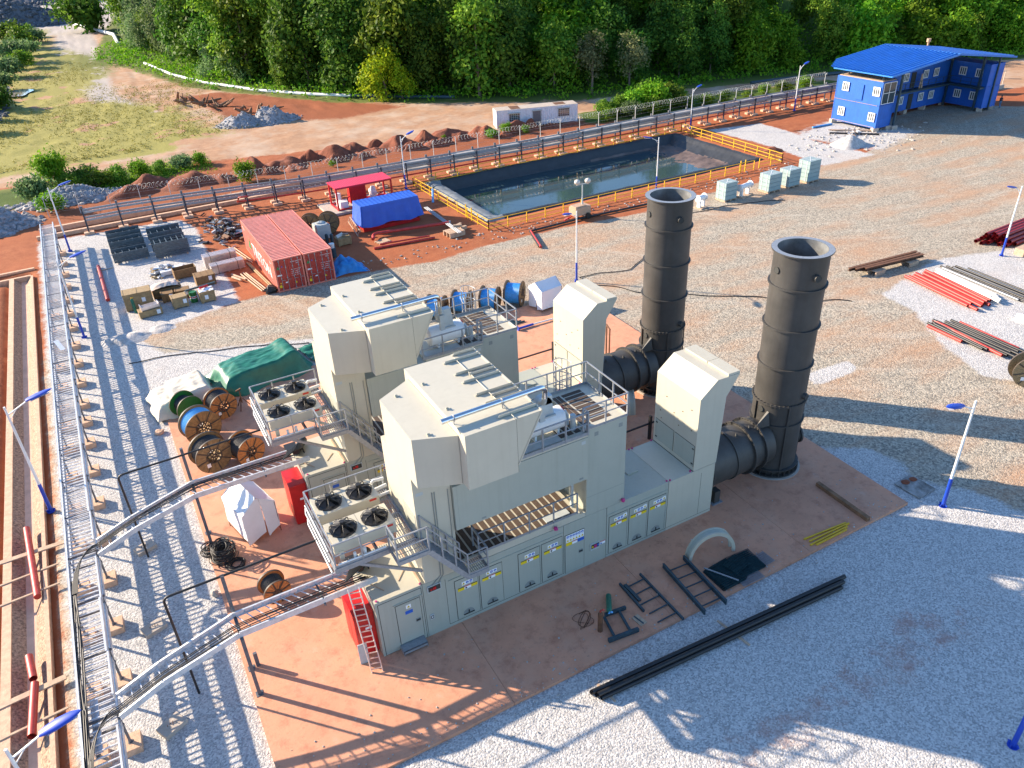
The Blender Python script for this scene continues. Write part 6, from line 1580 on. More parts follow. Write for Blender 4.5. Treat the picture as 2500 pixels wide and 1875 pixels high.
for x in (91.0, 95.6, 99.8, 102.0): window(Bk, (x, 50.55, 1.75), 'y')
for y in (48.6, 46.2): window(Cc, (105.2, y, 4.8), 'x'); window(Cc, (105.2, y+.1, 1.8), 'x')
for x, z in ((97.5, Z1), (97.7, Z0), (93.5, Z0), (92.5, Z1)):
    b = MB(); b.box(x-.45, x+.45, 50.52, 50.6, z+.05, z+2.1); obj("door", b, SEAM, Bk, world=True)
b = MB(); b.box(85.38, 85.47, 48.8, 49.8, Z1+.3, Z1+2.2); obj("door", b, BLUEWALL, A, world=True)
g = MB(); g.box(85.75, 88.0, 46.0, 46.03, 3.3, 5.85); G_ = obj("glazing", g, GLASS, A, world=True)
f = MB()
for x in (85.7, 86.85, 88.0): f.box(x-.03, x+.03, 45.96, 46.03, 3.3, 5.85)
for z in (3.3, 4.6, 5.85): f.box(85.7, 88.03, 45.965, 46.03, z-.03, z+.03)
obj("frame", f, WHITE, G_, world=True)
b = MB(); b.box(85.4, 85.47, 46.3, 53.0, Z0+.1, Z0+.14); b.box(85.4, 85.47, 46.3, 53.0, Z1-.05, Z1-.02); b.box(85.55, 88.1, 46.2, 53.0, Z2+.01, Z2+.1); obj("trim", b, PLANK, A, world=True)
ye, yb = 44.5, 56.0
def slope(x0, z0, x1, z1, nm, back0):
    b = MB(); n = 20
    for i in range(n):
        ya = ye+(yb-ye)*i/n; yb_ = ye+(yb-ye)*(i+1)/n; st = yb_-ya
        xa = x0 if ya < back0 else x0+(x1-x0)*min(.3, (ya-back0)/(yb-back0)*.3)
        za = z0+(z1-z0)*(xa-x0)/(x1-x0)
        for p, q, dz in ((ya, ya+st*.72, 0), ): b.quad((xa, p, za), (x1, p, z1), (x1, q, z1), (xa, q, za))
        b.add([(xa, ya+st*.72, za), (x1, ya+st*.72, z1), (x1, ya+st*.79, z1+.17), (xa, ya+st*.79, za+.17)], [(0, 1, 2, 3)])
        b.add([(xa, ya+st*.79, za+.17), (x1, ya+st*.79, z1+.17), (x1, ya+st*.93, z1+.17), (xa, ya+st*.93, za+.17)], [(0, 1, 2, 3)])
        b.add([(xa, ya+st*.93, za+.17), (x1, ya+st*.93, z1+.17), (x1, ya+st, z1), (xa, ya+st, za)], [(0, 1, 2, 3)])
    return obj(nm, b, BLUEROOF, T, world=True)
R1 = slope(84.9, 6.95, 97.4, 8.2, "roof", 53.6); R2 = slope(110.0, 6.55, 97.4, 8.2, "roof", 99)
b = MB(); b.bar((97.4, ye, 8.25), (97.4, yb, 8.25), .35, .06); b.bar((84.9, ye-.03, 6.93), (97.4, ye-.03, 8.18), .05, .22); b.bar((97.4, ye-.03, 8.18), (110, ye-.03, 6.53), .05, .22); b.bar((84.88, ye, 6.9), (84.88, 53.6, 6.9), .05, .15)
obj("roof_trim", b, BLUEROOF, T, world=True)
b = MB()
for x in (88.55, 104.9):
    b.box(x-.12, x+.12, 45.6, 45.84, 0, 7.2 if x < 90 else 7.1); b.box(x-.12, x+.12, 50.2, 50.44, 0, 7.2)
b.box(106.6, 106.8, 44.62, 44.82, 0, 6.9)
for y in (45.7, 50.3): b.bar((85, y, 6.88), (97.4, y, 8.1), .12, .2); b.bar((97.4, y, 8.1), (109.9, y, 6.48), .12, .2)
for x in (85.8, 86.9, 88): b.box(x-.05, x+.05, 46.4, 46.5, Z2, 7.0); b.box(x-.05, x+.05, 52.6, 52.7, Z2, 7.0)
obj("steel_column", b, DARKST, T, world=True)
b = MB(); b.box(88.3, 105.2, 49.5, 50.55, Z1-.25, Z1-.02); b.box(104.2, 105.2, 45.0, 49.5, Z1-.25, Z1-.02); rail(b, [(88.5, 49.55, Z1), (104.2, 49.55, Z1), (104.25, 45.0, Z1)], 1.05, 1.6); obj("walkway", b, DARKST, T, world=True)
b = MB(); b.bar((98.2, 49.9, Z1), (98.3, 49.9, Z1+1.9), .25, .06); b.bar((98.7, 49.9, Z1), (98.75, 50.2, Z1+1.8), .25, .06); obj("loose_board", b, PLANK, T, world=True)
b = MB()
for x, y in ((85.8, 46.3), (88.0, 46.2), (85.7, 53.0), (88, 52.9), (92, 50.9), (97, 50.8), (101, 50.8), (105.5, 51), (105.6, 45.2), (107.9, 45.2), (88.6, 45.7)):
    b = MB(); b.rbox((x, y, .05), (.75, .75, .62), .05*x); obj("foundation_block", b, CONC, T, world=True)
one("pipe_offcut", MB().cyl((81.2, 52.4, GZ+.12), (84.6, 52.2, GZ+.12), .12, n=10), BCABLE, "turquoise pipe lying on the ground left of the blue building", "pipe", (83, 52.3, GZ))
one("dark_pipe", MB().cyl((80.6, 49.0, GZ+.12), (84.8, 44.7, GZ+.12), .12, n=10), BLACK, "dark pipe lying diagonally before the blue building's end wall", "pipe", (82, 47, GZ))
b = MB()
for i in range(6): b.rbox((83.6+.12*i, 48.4-.1*i, GZ+.1+.05*(i % 2)), (.12, 5.2, .08), .75+.03*i)
one("timber_stack", b, PLANK, "stack of pale planks on the ground before the blue building's end wall", "planks", (83.8, 48, GZ))
junk(82.6, 46.8, 2.2, 1.2, .4, 12, [WSIGN, STEEL, PLANK], "small scatter of white rags and bent wire before the blue building", "rubbish_heap", seed=12, size=(.2, .7))
# mast and concrete wall beyond
b = MB(); b.cyl((120.2, 65.4, .0), (120.2, 65.4, 5.4), .2, .15, 10); b.cyl((120.2, 65.4, 5.4), (120.2, 65.4, 5.9), .32, n=10); one("mast", b, PLANK, "short pale mast with a cap rising behind the blue roof's right half", "mast", (118.6, 66, GZ))
b = MB(); b.box(113, 122, 52.2, 52.5, GZ, .4); b.box(114, 116.5, 52.3, 52.36, .4, 2.3); 
for x in (113.9, 116.6, 119, 121.6): b.box(x-.05, x+.05, 52.3, 52.4, .3, 2.5)
b.box(113.9, 121.6, 52.3, 52.38, 2.35, 2.45); one("gate_frame", b, CONC, "pale gate frame with a grey panel right of the blue building", "gate", (117, 52.3, GZ))
# person beside the building
def person(x, y, z, rz, label):
    bm = bmesh.new()
    J = {"pel": (0, 0, .95), "chest": (0, 0, 1.32), "neck": (0, .0, 1.47), "head": (0, -.02, 1.60), "top": (0, -.01, 1.70), "hl": (-.1, 0, .9), "kl": (-.11, -.08, .5), "al": (-.11, .03, .09), "tl": (-.11, -.14, .04), "hr": (.1, 0, .9), "kr": (.11, .06, .5), "ar": (.11, .16, .1), "tr": (.11, 0, .05), "sl": (-.19, 0, 1.38), "el": (-.25, .03, 1.1), "wl": (-.23, -.1, .86), "fl": (-.22, -.14, .77), "sr": (.19, 0, 1.38), "er": (.25, .05, 1.1), "wr": (.23, -.02, .85), "fr": (.22, -.05, .76)}
    RD = {"pel": .14, "chest": .15, "neck": .055, "head": .095, "top": .07, "hl": .09, "hr": .09, "kl": .06, "kr": .06, "al": .045, "ar": .045, "tl": .035, "tr": .035, "sl": .06, "sr": .06, "el": .042, "er": .042, "wl": .03, "wr": .03, "fl": .035, "fr": .035}
    E_ = ["pel chest", "chest neck", "neck head", "head top", "pel hl", "hl kl", "kl al", "al tl", "pel hr", "hr kr", "kr ar", "ar tr", "chest sl", "sl el", "el wl", "wl fl", "chest sr", "sr er", "er wr", "wr fr"]
    ks = list(J); vm = {k: bm.verts.new(J[k]) for k in ks}
    for e in E_: a, c = e.split(); bm.edges.new((vm[a], vm[c]))
    me = bpy.data.meshes.new("body"); bm.to_mesh(me); bm.free()
    o = bpy.data.objects.new("tmp", me); C.objects.link(o)
    o.modifiers.new("s", 'SKIN'); 
    for i, k in enumerate(ks): me.skin_vertices[0].data[i].radius = (RD[k], RD[k]*(.8 if k in ("pel", "chest") else 1)); me.skin_vertices[0].data[i].use_root = (k == "pel")
    sb = o.modifiers.new("b", 'SUBSURF'); sb.levels = 2; sb.render_levels = 2
    dg = bpy.context.evaluated_depsgraph_get(); m2 = bpy.data.meshes.new_from_object(o.evaluated_get(dg))
    bpy.data.objects.remove(o)
    m2.materials.clear()
    for m in (SHIRT, JEANS, SKIN, BLACK): m2.materials.append(m)
    for p in m2.polygons:
        c = p.center; p.use_smooth = True
        p.material_index = 3 if c.z < .1 else 1 if c.z < .97 and abs(c.x) < .2 else 2 if (c.z > 1.5 or (abs(c.x) > .19 and c.z < .9)) else 0
    P_ = thing("person", label, "person", (x, y, z), rz)
    bo = bpy.data.objects.new("body", m2); C.objects.link(bo); bo.parent = P_
    b = MB(); b.ball((0, .0, 1.66), .105, 12, 8, (.95, 1.05, .8)); obj("hair", b, BLACK, P_)
person(109.2, 44.6, GZ, rad(160), "person in dark shirt and blue jeans standing at the blue building's far corner")
# ------------------------------------------------------------------ white container office
T = thing("container_cabin", "white container cabin with two barred windows and a door beyond the fence", "cabin", (53.5, 78.6, GZ), rad(-16))
L_, W_ = 12.0, 2.5; b = MB(); n = 40
pts = []
for i in range(n): x = -L_/2+L_*i/n; s = L_/n; pts += [(x, -W_/2), (x+s*.4, -W_/2), (x+s*.5, -W_/2+.05), (x+s*.9, -W_/2+.05)]
pts.append((L_/2, -W_/2))
for (xa, ya), (xb, yb2) in zip(pts, pts[1:]): b.quad((xa, ya, .1), (xb, yb2, .1), (xb, yb2, 2.4), (xa, ya, 2.4))
b.box(-L_/2, L_/2, -W_/2+.06, W_/2, .1, 2.45); b.box(-L_/2-.03, L_/2+.03, -W_/2-.03, -W_/2+.1, 2.38, 2.5)
bo = obj("wall", b, mat("lilac_white_sheet", (.66, .66, .70), .5, var=.1, streak=.3), T)
b = MB(); b.box(-L_/2-.02, L_/2+.02, -W_/2, W_/2+.02, 2.46, 2.54); b.cur = 1; b.box(-L_/2+2.2, -L_/2+3.6, -W_/2+.2, W_/2-.1, 2.54, 2.55); b.box(L_/2-3.2, L_/2-1.6, -W_/2+.6, W_/2-.3, 2.54, 2.55); obj("roof", b, [CONC, RUST], T)
for x, w, z0, z1, nm in ((-L_/2+2.6, 1.5, .95, 1.95, "window"), (-.1, 1.15, .1, 2.05, "door"), (L_/2-2.1, 1.6, 1.05, 2.05, "window")):
    b = MB(); b.cur = 0; b.box(x-w/2-.06, x+w/2+.06, -W_/2-.05, -W_/2, z0-.06, z1+.17); b.cur = 1; b.box(x-w/2, x+w/2, -W_/2-.06, -W_/2-.05, z0, z1)
    b.cur = 0
    if nm == "window":
        for k in range(1, 5): xx = x-w/2+w*k/5; b.box(xx-.02, xx+.02, -W_/2-.075, -W_/2-.06, z0, z1)
        for k in range(1, 4): zz = z0+(z1-z0)*k/4; b.box(x-w/2, x+w/2, -W_/2-.07, -W_/2-.06, zz-.015, zz+.015)
    b.cur = 0; b.box(x-w/2-.15, x+w/2+.15, -W_/2-.2, -W_/2, z1+.17, z1+.1); obj(nm, b, [GREYM, GLASS if nm == "window" else POSTM], bo)
# ------------------------------------------------------------------ earth mounds along the fence
def heap(x, y, r, h, m, label, name, cat, group=None, seed=0, sq=1.0, rough=.25, n=26, rocks=0, rs=.2):
    b = MB()
    def f(u, v):
        t = 2*math.pi*u; rr = v
        k = 1+.28*mnoise.noise(Vector((math.cos(t)*1.3+seed, math.sin(t)*1.3, seed*.7)))
        k *= 1+.12*mnoise.noise(Vector((math.cos(t)*3.3, math.sin(t)*3.3, seed)))
        px, py = rr*r*k*math.cos(t), rr*r*k*math.sin(t)*sq
        z = h*(math.cos(min(1, rr)*math.pi)*.5+.5)**.85*(1+rough*mnoise.noise(Vector((px*2.2/r+seed*3, py*2.2/r, 1))))+rough*h*.12*mnoise.noise(Vector((px*7/r, py*7/r, seed)))*(1-rr)+rough*h*.07*mnoise.noise(Vector((px*17/r, py*17/r, seed)))
        return (x+px, y+py, GZ-.08+z)
    b.grid(f, n, 10)
    rk = random.Random(int(seed*100))
    for _ in range(rocks):
        q = f(rk.random(), rk.random()**.6); sz = rs*rk.uniform(.4, 1.3); b.ball((q[0], q[1], q[2]), sz, 6, 4, (1, rk.uniform(.6, 1.1), .75), .5)
    return one(name, b, m, label, cat, (x, y, GZ), group)
MD = [(.9, 81.0, 3.3, 1.8), (5.0, 79.0, 4.0, 1.9), (8.8, 77.9, 2.8, 1.2), (-1.8, 78.5, 3.4, 1.2), (12.8, 79.4, 2.9, 1.5), (14.0, 77.2, 2.2, 1.0), (16.8, 79.6, 2.9, 1.6), (17.6, 77.3, 2.3, 1.0), (20.4, 80.3, 2.9, 1.6), (23.2, 79.6, 2.8, 1.6), (22.6, 77.2, 2.2, 1.0), (26.2, 80.6, 2.8, 1.6), (28.6, 78.2, 2.3, 1.1), (29.6, 80.9, 2.7, 1.5), (32.4, 79.4, 2.9, 1.6), (33.2, 76.8, 2.2, 1.1), (36.4, 79.3, 3.1, 1.7), (40.0, 80.0, 3.0, 1.8), (40.8, 77.2, 2.6, 1.3), (44.6, 77.6, 3.0, 1.4), (49.2, 76.8, 2.6, 1.5), (51.6, 76.9, 2.2, 1.6), (54.4, 75.6, 1.8, 1.0), (57.2, 74.8, 1.8, .9), (46.5, 75.2, 2.0, .9), (36.8, 76.6, 2.4, 1.0), (26.0, 77.3, 2.2, .9)]
for i, (x, y, r, h) in enumerate(MD):
    lab = ("big red earth mound at the left end of the row behind the fence" if i in (0, 1) else "low red earth mound at the left end near the bushes" if i in (2, 3) else "red earth mound in front of the white cabin" if i in (20, 21, 22, 23, 24) else "low red earth mound in the front row close to the razor wire" if y < 78 else "red earth mound in the back row of the middle stretch")
    heap(x, y, r*(1.0+.25*math.sin(i*2.3)), h*(.8+.2*math.sin(i*5.1)), MOUND, lab, "earth_mound", "earth mound", ("red earth mounds, " + ("left end big" if i in (0, 1) else "left end low" if i in (2, 3) else "by the cabin" if i in (20, 21, 22, 23, 24) else "front row" if y < 78 else "back row")), i*1.7, .8+.25*math.sin(i*3.7), .55, 40)
heap(17.8, 107.4, 4.0, 1.9, ROCKG, "left one of the twin grey gravel heaps on the far dirt field", "gravel_heap", "gravel heap", None, 3.3, .8, .6, 44, 260, .2)
heap(22.0, 107.0, 4.3, 2.1, ROCKG, "right one of the twin grey gravel heaps on the far dirt field", "gravel_heap", "gravel heap", None, 9.1, .8, .6, 44, 260, .2)
heap(78.0, 43.6, 2.8, 1.25, GRAVH, "grey sand heap in front of the blue building", "sand_heap", "sand heap", None, 5.0, .8, .3)
heap(-6.3, 38.3, 2.2, .45, GRAVH, "low pile of pale gravel in front of the crates", "gravel_pile", "gravel pile", None, 2.2, .7, .5)
heap(-3.6, 38.6, 1.5, .3, GRAVH, "smaller low pile of pale gravel right of the gravel pile by the crates", "gravel_pile", "gravel pile", None, 6.2, .7, .5)
heap(69.0, 47.5, 1.8, .55, MOUND, "small red earth heap at the pond railing's right corner", "earth_heap", "earth heap", None, 4.1, .8, .5)
heap(-8.0, 80.5, 6.0, 1.3, ROCKG, "pale rubble bank at left beyond the fence, below the bushes", "rubble_bank", "rubble bank", None, 7.7, .5, .6, 50, 420, .28)
heap(-16, 74.5, 5.0, 1.8, ROCKG, "grey rubble heap at the left edge behind the fence", "rubble_heap", "rubble heap", None, 8.7, .8, .6, 40, 420, .28)
heap(-28.5, 168, 14, 7, SLATE, "dark slate spoil heap at the left edge of the far grass field", "spoil_heap", "spoil heap", None, 1.3, 3.2, .5, 60, 500, .6)
heap(-14, 322, 26, 7, SLATE, "dark spoil heap in the far upper left, in front of the grey quarry floor", "spoil_heap", "spoil heap", None, 2.9, .6, .5, 60, 600, 1.0)
heap(6, 425, 34, 9, SLATE, "farthest dark spoil heap at the top edge behind the grey quarry floor", "spoil_heap", "spoil heap", None, 6.9, .45, .6, 60, 600, 1.2)
T = thing("tree_stumps", "pile of uprooted brown stumps and roots on the far dirt field", "stumps", (18, 124, GZ)); r_ = random.Random(4)
b = MB()
for k in range(34):
    t = r_.random(); x = 12.5+10.5*t+r_.gauss(0, .7); y = 134-21*t+r_.gauss(0, 1.2); a = r_.uniform(0, 6.28); L = r_.uniform(.8, 2.6)
    b.cyl((x, y, GZ+.1), (x+L*math.cos(a), y+L*math.sin(a)*.6, GZ+.3+r_.uniform(0, 1.1)), r_.uniform(.12, .4), r_.uniform(.05, .2), 7)
obj("roots", b, BROWNST, T, world=True)
b = MB(); b.tube([(3.8, 300, .3), (6.5, 285, .3), (12, 255, .3), (11, 230, .3)], .5, 8); one("pale_pipeline", b, WHITE, "pale pipeline at the far upper left beside the lone round tree", "pipeline", (6, 280, GZ))
b = MB(); b.tube([(12.5, 186, .3), (15.5, 164, .2), (19.5, 150, .1), (26, 134, .1), (33, 123, .1), (38.3, 116.5, .1)], .28, 8); one("pale_pipeline", b, WHITE, "pale pipeline along the forest foot behind the stumps", "pipeline", (20, 150, GZ))
b = MB(); b.tube([(38.3, 116.5, .1), (46, 108.5, .1), (52, 103, .1)], .3, 8); one("dark_pipeline", b, DARKST, "dark pipeline continuing the pale one along the forest foot", "pipeline", (45, 109, GZ))
b = MB(); b.tube([(96, 79.5, .1), (108, 77.5, .1), (122, 73.5, .1)], .3, 8); one("dark_pipeline", b, DARKST, "dark pipeline at the forest foot behind the back rack, left of the blue building", "pipeline", (108, 77, GZ))
b = MB(); b.cyl((-12.75, 11.5, .1), (-13.15, 17.2, .12), .16, n=12); one("red_pipe", b, REDPIPE, "long red pipe lying across the drainage channel near the leaning lamp", "pipe", (-13, 14, GZ))
for (p, q, lab) in (((-13.0, 6.4), (-13.15, 7.8), "short red pipe in the drainage channel, upper of the two pieces"), ((-13.1, 3.4), (-12.95, 6.1), "short red pipe in the drainage channel, lower of the two pieces")):
    b = MB(); b.cyl((*p, .1), (*q, .1), .16, n=12, caps=False); b.cyl((*p, .1), (*q, .1), .13, n=12, caps=False); one("red_pipe", b, REDPIPE, lab, "pipe", (*p, GZ))
for y, x1, a, lab in ((15.1, -11.0, .0, "wide board bridging the drainage channel under the leaning lamp"), (13.4, -11.2, .08, "thin batten bridging the drainage channel near the lamp's foot"), (5.7, -11.4, .1, "board bridging the drainage channel beside the short red pipes"), (4.0, -11.6, .1, "thin batten bridging the drainage channel nearest the camera"), (11.9, -12.0, .08, "short batten on the channel edge below the long red pipe")):
    b = MB(); b.rbox((-13.2, y, .06), (4.6 if 'thin' not in lab and 'short' not in lab else 2.8, .28 if 'board' in lab else .1, .06), .0+a); one("board", b, PLANK, lab, "board", (-13.2, y, 0))
# ------------------------------------------------------------------ vegetation
def leaf_mesh(name, m, n, size, shape, seed, clump=9, flat=.3):
    """crown of leaf faces gathered in clumps spread through an uneven volume"""
    r = random.Random(seed); vs = []; fs = []; val = []
    nc = max(1, n//clump)
    for _ in range(nc):
        c, nd, tone = shape(r)
        for _ in range(clump):
            p = Vector(c)+Vector((r.gauss(0, 1), r.gauss(0, 1), r.gauss(0, .8)))*size*1.25
            d = (nd+Vector((r.gauss(0, .6), r.gauss(0, .6), r.gauss(0, .6)+flat))).normalized()
            a = d.orthogonal().normalized(); a.rotate(Matrix.Rotation(r.uniform(0, 6.28), 3, d)); b = d.cross(a)
            s = size*r.uniform(.6, 1.25); L = s*1.5
            i = len(vs); vs += [p-a*L*.5, p+b*s*.42-d*s*.1, p+a*L*.5-d*s*.2, p-b*s*.42-d*s*.1]
            fs.append((i, i+1, i+2, i+3)); t = min(1, max(0, tone+r.gauss(0, .2))); val += [t]*4
    me = bpy.data.meshes.new(name); me.from_pydata([tuple(v) for v in vs], [], fs); me.materials.append(m)
    at = me.attributes.new("leaf", 'FLOAT', 'POINT'); at.data.foreach_set("value", val)
    return me
def crown_shape(lobes, shell=.75):
    def f(r):
        c, R = r.choices(lobes, weights=[l[1][0]*l[1][1]*l[1][2] for l in lobes])[0]
        while True:
            d = Vector((r.gauss(0, 1), r.gauss(0, 1), r.gauss(0, 1)+.25)).normalized()
            if d.z > -.75: break
        k = shell+(1-shell)*r.random() if r.random() < .8 else r.uniform(.3, .8)
        p = Vector((c[0]+d.x*R[0]*k, c[1]+d.y*R[1]*k, c[2]+d.z*R[2]*k))
        return p, d, .45+.3*r.gauss(0, 1)
    return f
def mk_lobes(r, h, w, nlob, low=.3):
    L = []
    for i in range(nlob):
        t = (i+.5)/nlob; z = h*(low+(1-low)*t*.92); rr = w*.5*(math.sin(math.pi*(.22+.68*t)))**.8
        a = r.uniform(0, 6.28)+i*2.4; o = rr*r.uniform(.25, .7)
        s = rr*r.uniform(.5, .8)
        L.append(((o*math.cos(a), o*math.sin(a), z), (s, s, s*r.uniform(.7, 1.0))))
    return L
def trunk_mesh(name, h, r0, lobes, r):
    b = MB(); p = [(0, 0, -.6), (.1, .05, h*.25), (r.uniform(-.3, .3), r.uniform(-.3, .3), h*.5), (r.uniform(-.4, .4), r.uniform(-.4, .4), h*.85)]
    for i, (a, c) in enumerate(zip(p, p[1:])): b.cyl(a, c, r0*(1-.28*i), r0*(1-.28*(i+1)), 8, False)
    for c, R in lobes[:5]:
        z0 = max(h*.2, c[2]*.65); b.cyl((0, 0, z0), (c[0]*.8, c[1]*.8, c[2]), r0*.4, r0*.12, 6, False)
    return b.mesh(name, TRUNK)
TREES = []
rt = random.Random(21)
for k, (h, w, m, n, sz, nl, low) in enumerate(((14, 9, LEAFD, 4600, .46, 14, .06), (16, 8.5, LEAFM, 4600, .46, 14, .06), (12, 9, LEAFD, 4200, .48, 12, .04), (13, 8, LEAFG, 4600, .40, 14, .06), (17, 10, LEAFD, 5000, .5, 16, .06), (9, 6, LEAFY, 3000, .36, 9, .08), (11, 8.5, LEAFM, 4200, .46, 12, .02), (11, 7.5, LEAFR, 1900, .34, 9, .3), (10, 10, LEAFB, 4600, .55, 13, .0))):
    lob = mk_lobes(rt, h, w, nl, low)
    TREES.append((leaf_mesh("crown", m, n, sz, crown_shape(lob), 100+k), trunk_mesh("trunk", h, .26, lob, rt), h, k))
def tree(v, x, y, z, s, rz, label, group, name="forest_tree", cat="tree"):
    cm, tm, h, k = TREES[v]
    o = bpy.data.objects.new(name, None); C.objects.link(o); tag(o, label, cat, group)
    o.location = (x, y, z); o.rotation_euler = (0, 0, rz); o.scale = (s, s, s*rt.uniform(.92, 1.1))
    for nm, me in (("crown", cm), ("trunk", tm)):
        c = bpy.data.objects.new(nm, me); C.objects.link(c); c.parent = o
    return o
KIND = ["dark rounded", "tall mid-green", "dark broad", "grey-green", "tall dark", "yellow-green", "bushy mid-green", "thin brownish", "vine-covered green"]
cnt = 0
# walk along the forest edge placing rows of trees up the hill
def along(s):
    for a, b in zip(EDGE[1:], EDGE[2:]):
        L = math.hypot(b[0]-a[0], b[1]-a[1])
        if s <= L: t = s/L; return (a[0]+(b[0]-a[0])*t, a[1]+(b[1]-a[1])*t), ((b[0]-a[0])/L, (b[1]-a[1])/L)
        s -= L
    return None
TPL = []
for row, (off, step) in enumerate(((3, 5.2), (9, 6.0), (16, 6.8), (25, 8.0), (36, 10))):
    s = rt.uniform(0, 3)
    while s < 480:
        q = along(s); s += step*rt.uniform(.8, 1.6)
        if q is None: break
        (px, py), (tx, ty) = q
        nx_, ny_ = -ty, tx
        if fdist(np.array([px+nx_*4.0]), np.array([py+ny_*4.0]))[0] < 0: nx_, ny_ = -nx_, -ny_
        x = px+nx_*(off+rt.uniform(-1.5, 1.5)); y = py+ny_*(off+rt.uniform(-1.5, 1.5))
        TPL.append((row, x, y))
for row, x, y in TPL:
    if row > 3 and y > 150: continue
    dcam = math.hypot(x+4.9, y+22.3)
    if dcam > 400 or x > 215: continue
    if y > 150: x += 3.5
    zone = "left end, beyond the grass field" if x < 24 else "behind the stumps" if x < 44 else "behind the white cabin" if x < 66 else "behind the pond" if x < 88 else "left of the blue building" if x < 108 else "behind the blue building"
    if x < 24: v = rt.choice((3, 3, 3, 0, 1))
    elif x > 100: v = rt.choice((8, 8, 6, 1, 8))
    elif x > 70: v = rt.choice((0, 2, 4, 2, 8))
    else: v = rt.choice((0, 1, 2, 4, 6, 4, 0, 1))
    h_ = float(hill_h(np.array([x]), np.array([y]))[0])+GZ
    s = (rt.uniform(.5, .8) if rt.random() < .3 else rt.uniform(.85, 1.35))*(1.15 if x < 24 else .72 if (66 < x < 100 and row == 0) else 1.0)*(.8 if x > 100 and row < 2 else 1)
    lab = KIND[v]+" forest tree on the "+("front row" if row == 0 else "lower slope" if row < 3 else "upper slope")+", "+zone
    tree(v, x, y, h_, s, rt.uniform(0, 6.28), lab, "forest trees: "+lab)
for (v, x, y, s, lab) in ((5, 42.5, 110.5, 1.05, "yellow-green tree standing out at the forest front left of the white cabin"), (5, 45.0, 109.0, .7, "lower yellow-green tree right beside the taller yellow one"), (1, 56, 101.5, 1.2, "tall light-leaved tree at the forest front above the white cabin"), (7, 72, 91.5, .9, "sparse brownish tree at the forest foot behind the pond"), (7, 79, 90.5, .85, "thin grey tree at the forest foot, right of the sparse brownish tree"), (3, 26, 146, .75, "small grey-green tree standing in front of the forest's left end"), (3, 22.0, 155, .7, "grey-green tree at the pale pipeline's left end")):
    tree(v, x, y, float(hill_h(np.array([x]), np.array([y]))[0])+GZ-.2, s, rt.uniform(0, 6), lab, None)
# shrubs and bushes
def dome(w, h, lobn, seed):
    r = random.Random(seed); L = []
    for i in range(lobn):
        a = r.uniform(0, 6.28); d = r.uniform(0, .33)*w; s = w*r.uniform(.18, .3)
        L.append(((d*math.cos(a), d*math.sin(a), h*r.uniform(.25, .6)), (s, s, h*r.uniform(.3, .45))))
    return L
SHR = []
for k, (w, h, m, n, sz) in enumerate(((3.4, 2.0, LEAFM, 2200, .17), (3.0, 2.4, LEAFB, 1900, .19), (4.4, 2.6, LEAFD, 2400, .24), (3.6, 2.2, LEAFG, 2200, .2))):
    SHR.append(leaf_mesh("foliage", m, n, sz, crown_shape(dome(w, h, 9, 40+k), .55), 60+k, 8))
STM = MB()
for i in range(7): STM.cyl((0, 0, 0), (.8*math.cos(i*.9), .8*math.sin(i*.9), 1.1), .04, .015, 5, False)
STMM = STM.mesh("stems", TRUNK)
def shrub(v, x, y, z, s, label, group=None, name="shrub", cat="bush", sz=None):
    o = bpy.data.objects.new(name, None); C.objects.link(o); tag(o, label, cat, group)
    o.location = (x, y, z); o.rotation_euler = (0, 0, rt.uniform(0, 6.28)); o.scale = (s, s, sz or s*rt.uniform(.85, 1.2))
    for nm, me in (("foliage", SHR[v]), ("stems", STMM)):
        c = bpy.data.objects.new(nm, me); C.objects.link(c); c.parent = o
shrub(1, 11.3, 75.6, GZ, .95, "round bright green bush standing alone among the mounds by the razor wire", None)
shrub(1, -9.6, 88.0, GZ, 1.35, "bright leafy young tree at the left of the bushes beyond the fence", None, "young_tree", "young tree", 2.0)
for (x, y, s, v) in ((-7.5, 85.2, 1.2, 0), (-4.8, 84.5, 1.25, 0), (-5.6, 86.8, 1.0, 2), (-2.2, 85.6, 1.0, 0), (.2, 86.0, .95, 1), (2.8, 86.8, .8, 0), (5.6, 87.2, .9, 3), (7.8, 87.4, .7, 1), (-11.5, 84.0, 1.2, 3), (-10.2, 77.5, 1.0, 1)):
    shrub(v, x, y, GZ, s, ["mid-green bush", "bright green bush", "dark bush", "grey-green bush"][v]+" in the hedge left of the mounds beyond the fence", "bushes left of the mounds: %d" % v)
for (x, y, s, v) in ((64, 76.5, 1.1, 0), (66.5, 76.0, 1.3, 0), (69, 75.8, 1.5, 1), (72, 75.5, 1.7, 1), (75, 75.5, 1.6, 0), (67, 73.6, 1.0, 3), (71, 73.2, 1.1, 0), (76, 73, 1.0, 0), (63, 73.6, .9, 0), (80, 72.5, .9, 1), (84, 72.4, .8, 0), (88, 72, .7, 0), (92, 72.6, .7, 1), (96, 72.3, .8, 0), (101, 72.3, .9, 1), (73.5, 77.2, 1.4, 2), (78, 76.5, 1.2, 0)):
    shrub(v, x, y, GZ, s, ["mid-green bush", "bright green bush", "dark bush", "grey-green bush"][v]+(" in the thicket beyond the fence right of the white cabin" if x < 79 else " beyond the fence left of the blue building"), "bushes right of the cabin: %d %s" % (v, "a" if x < 79 else "b"))
for (x, y, s, lab) in ((44.6, 75.2, .55, "small bright plant in front of the white cabin's left end, left one"), (47.2, 76.3, .65, "small bright plant at the white cabin's left corner"), (49.6, 74.6, .45, "tiny bright plant on the mound in front of the cabin"), (38.6, 78.2, .3, "tiny green plant on the mounds left of the cabin"), (21.8, 75.0, .35, "tiny green plant in the mounds near the razor wire")):
    shrub(1, x, y, GZ+.1, s, lab, None, "plant", "plant")
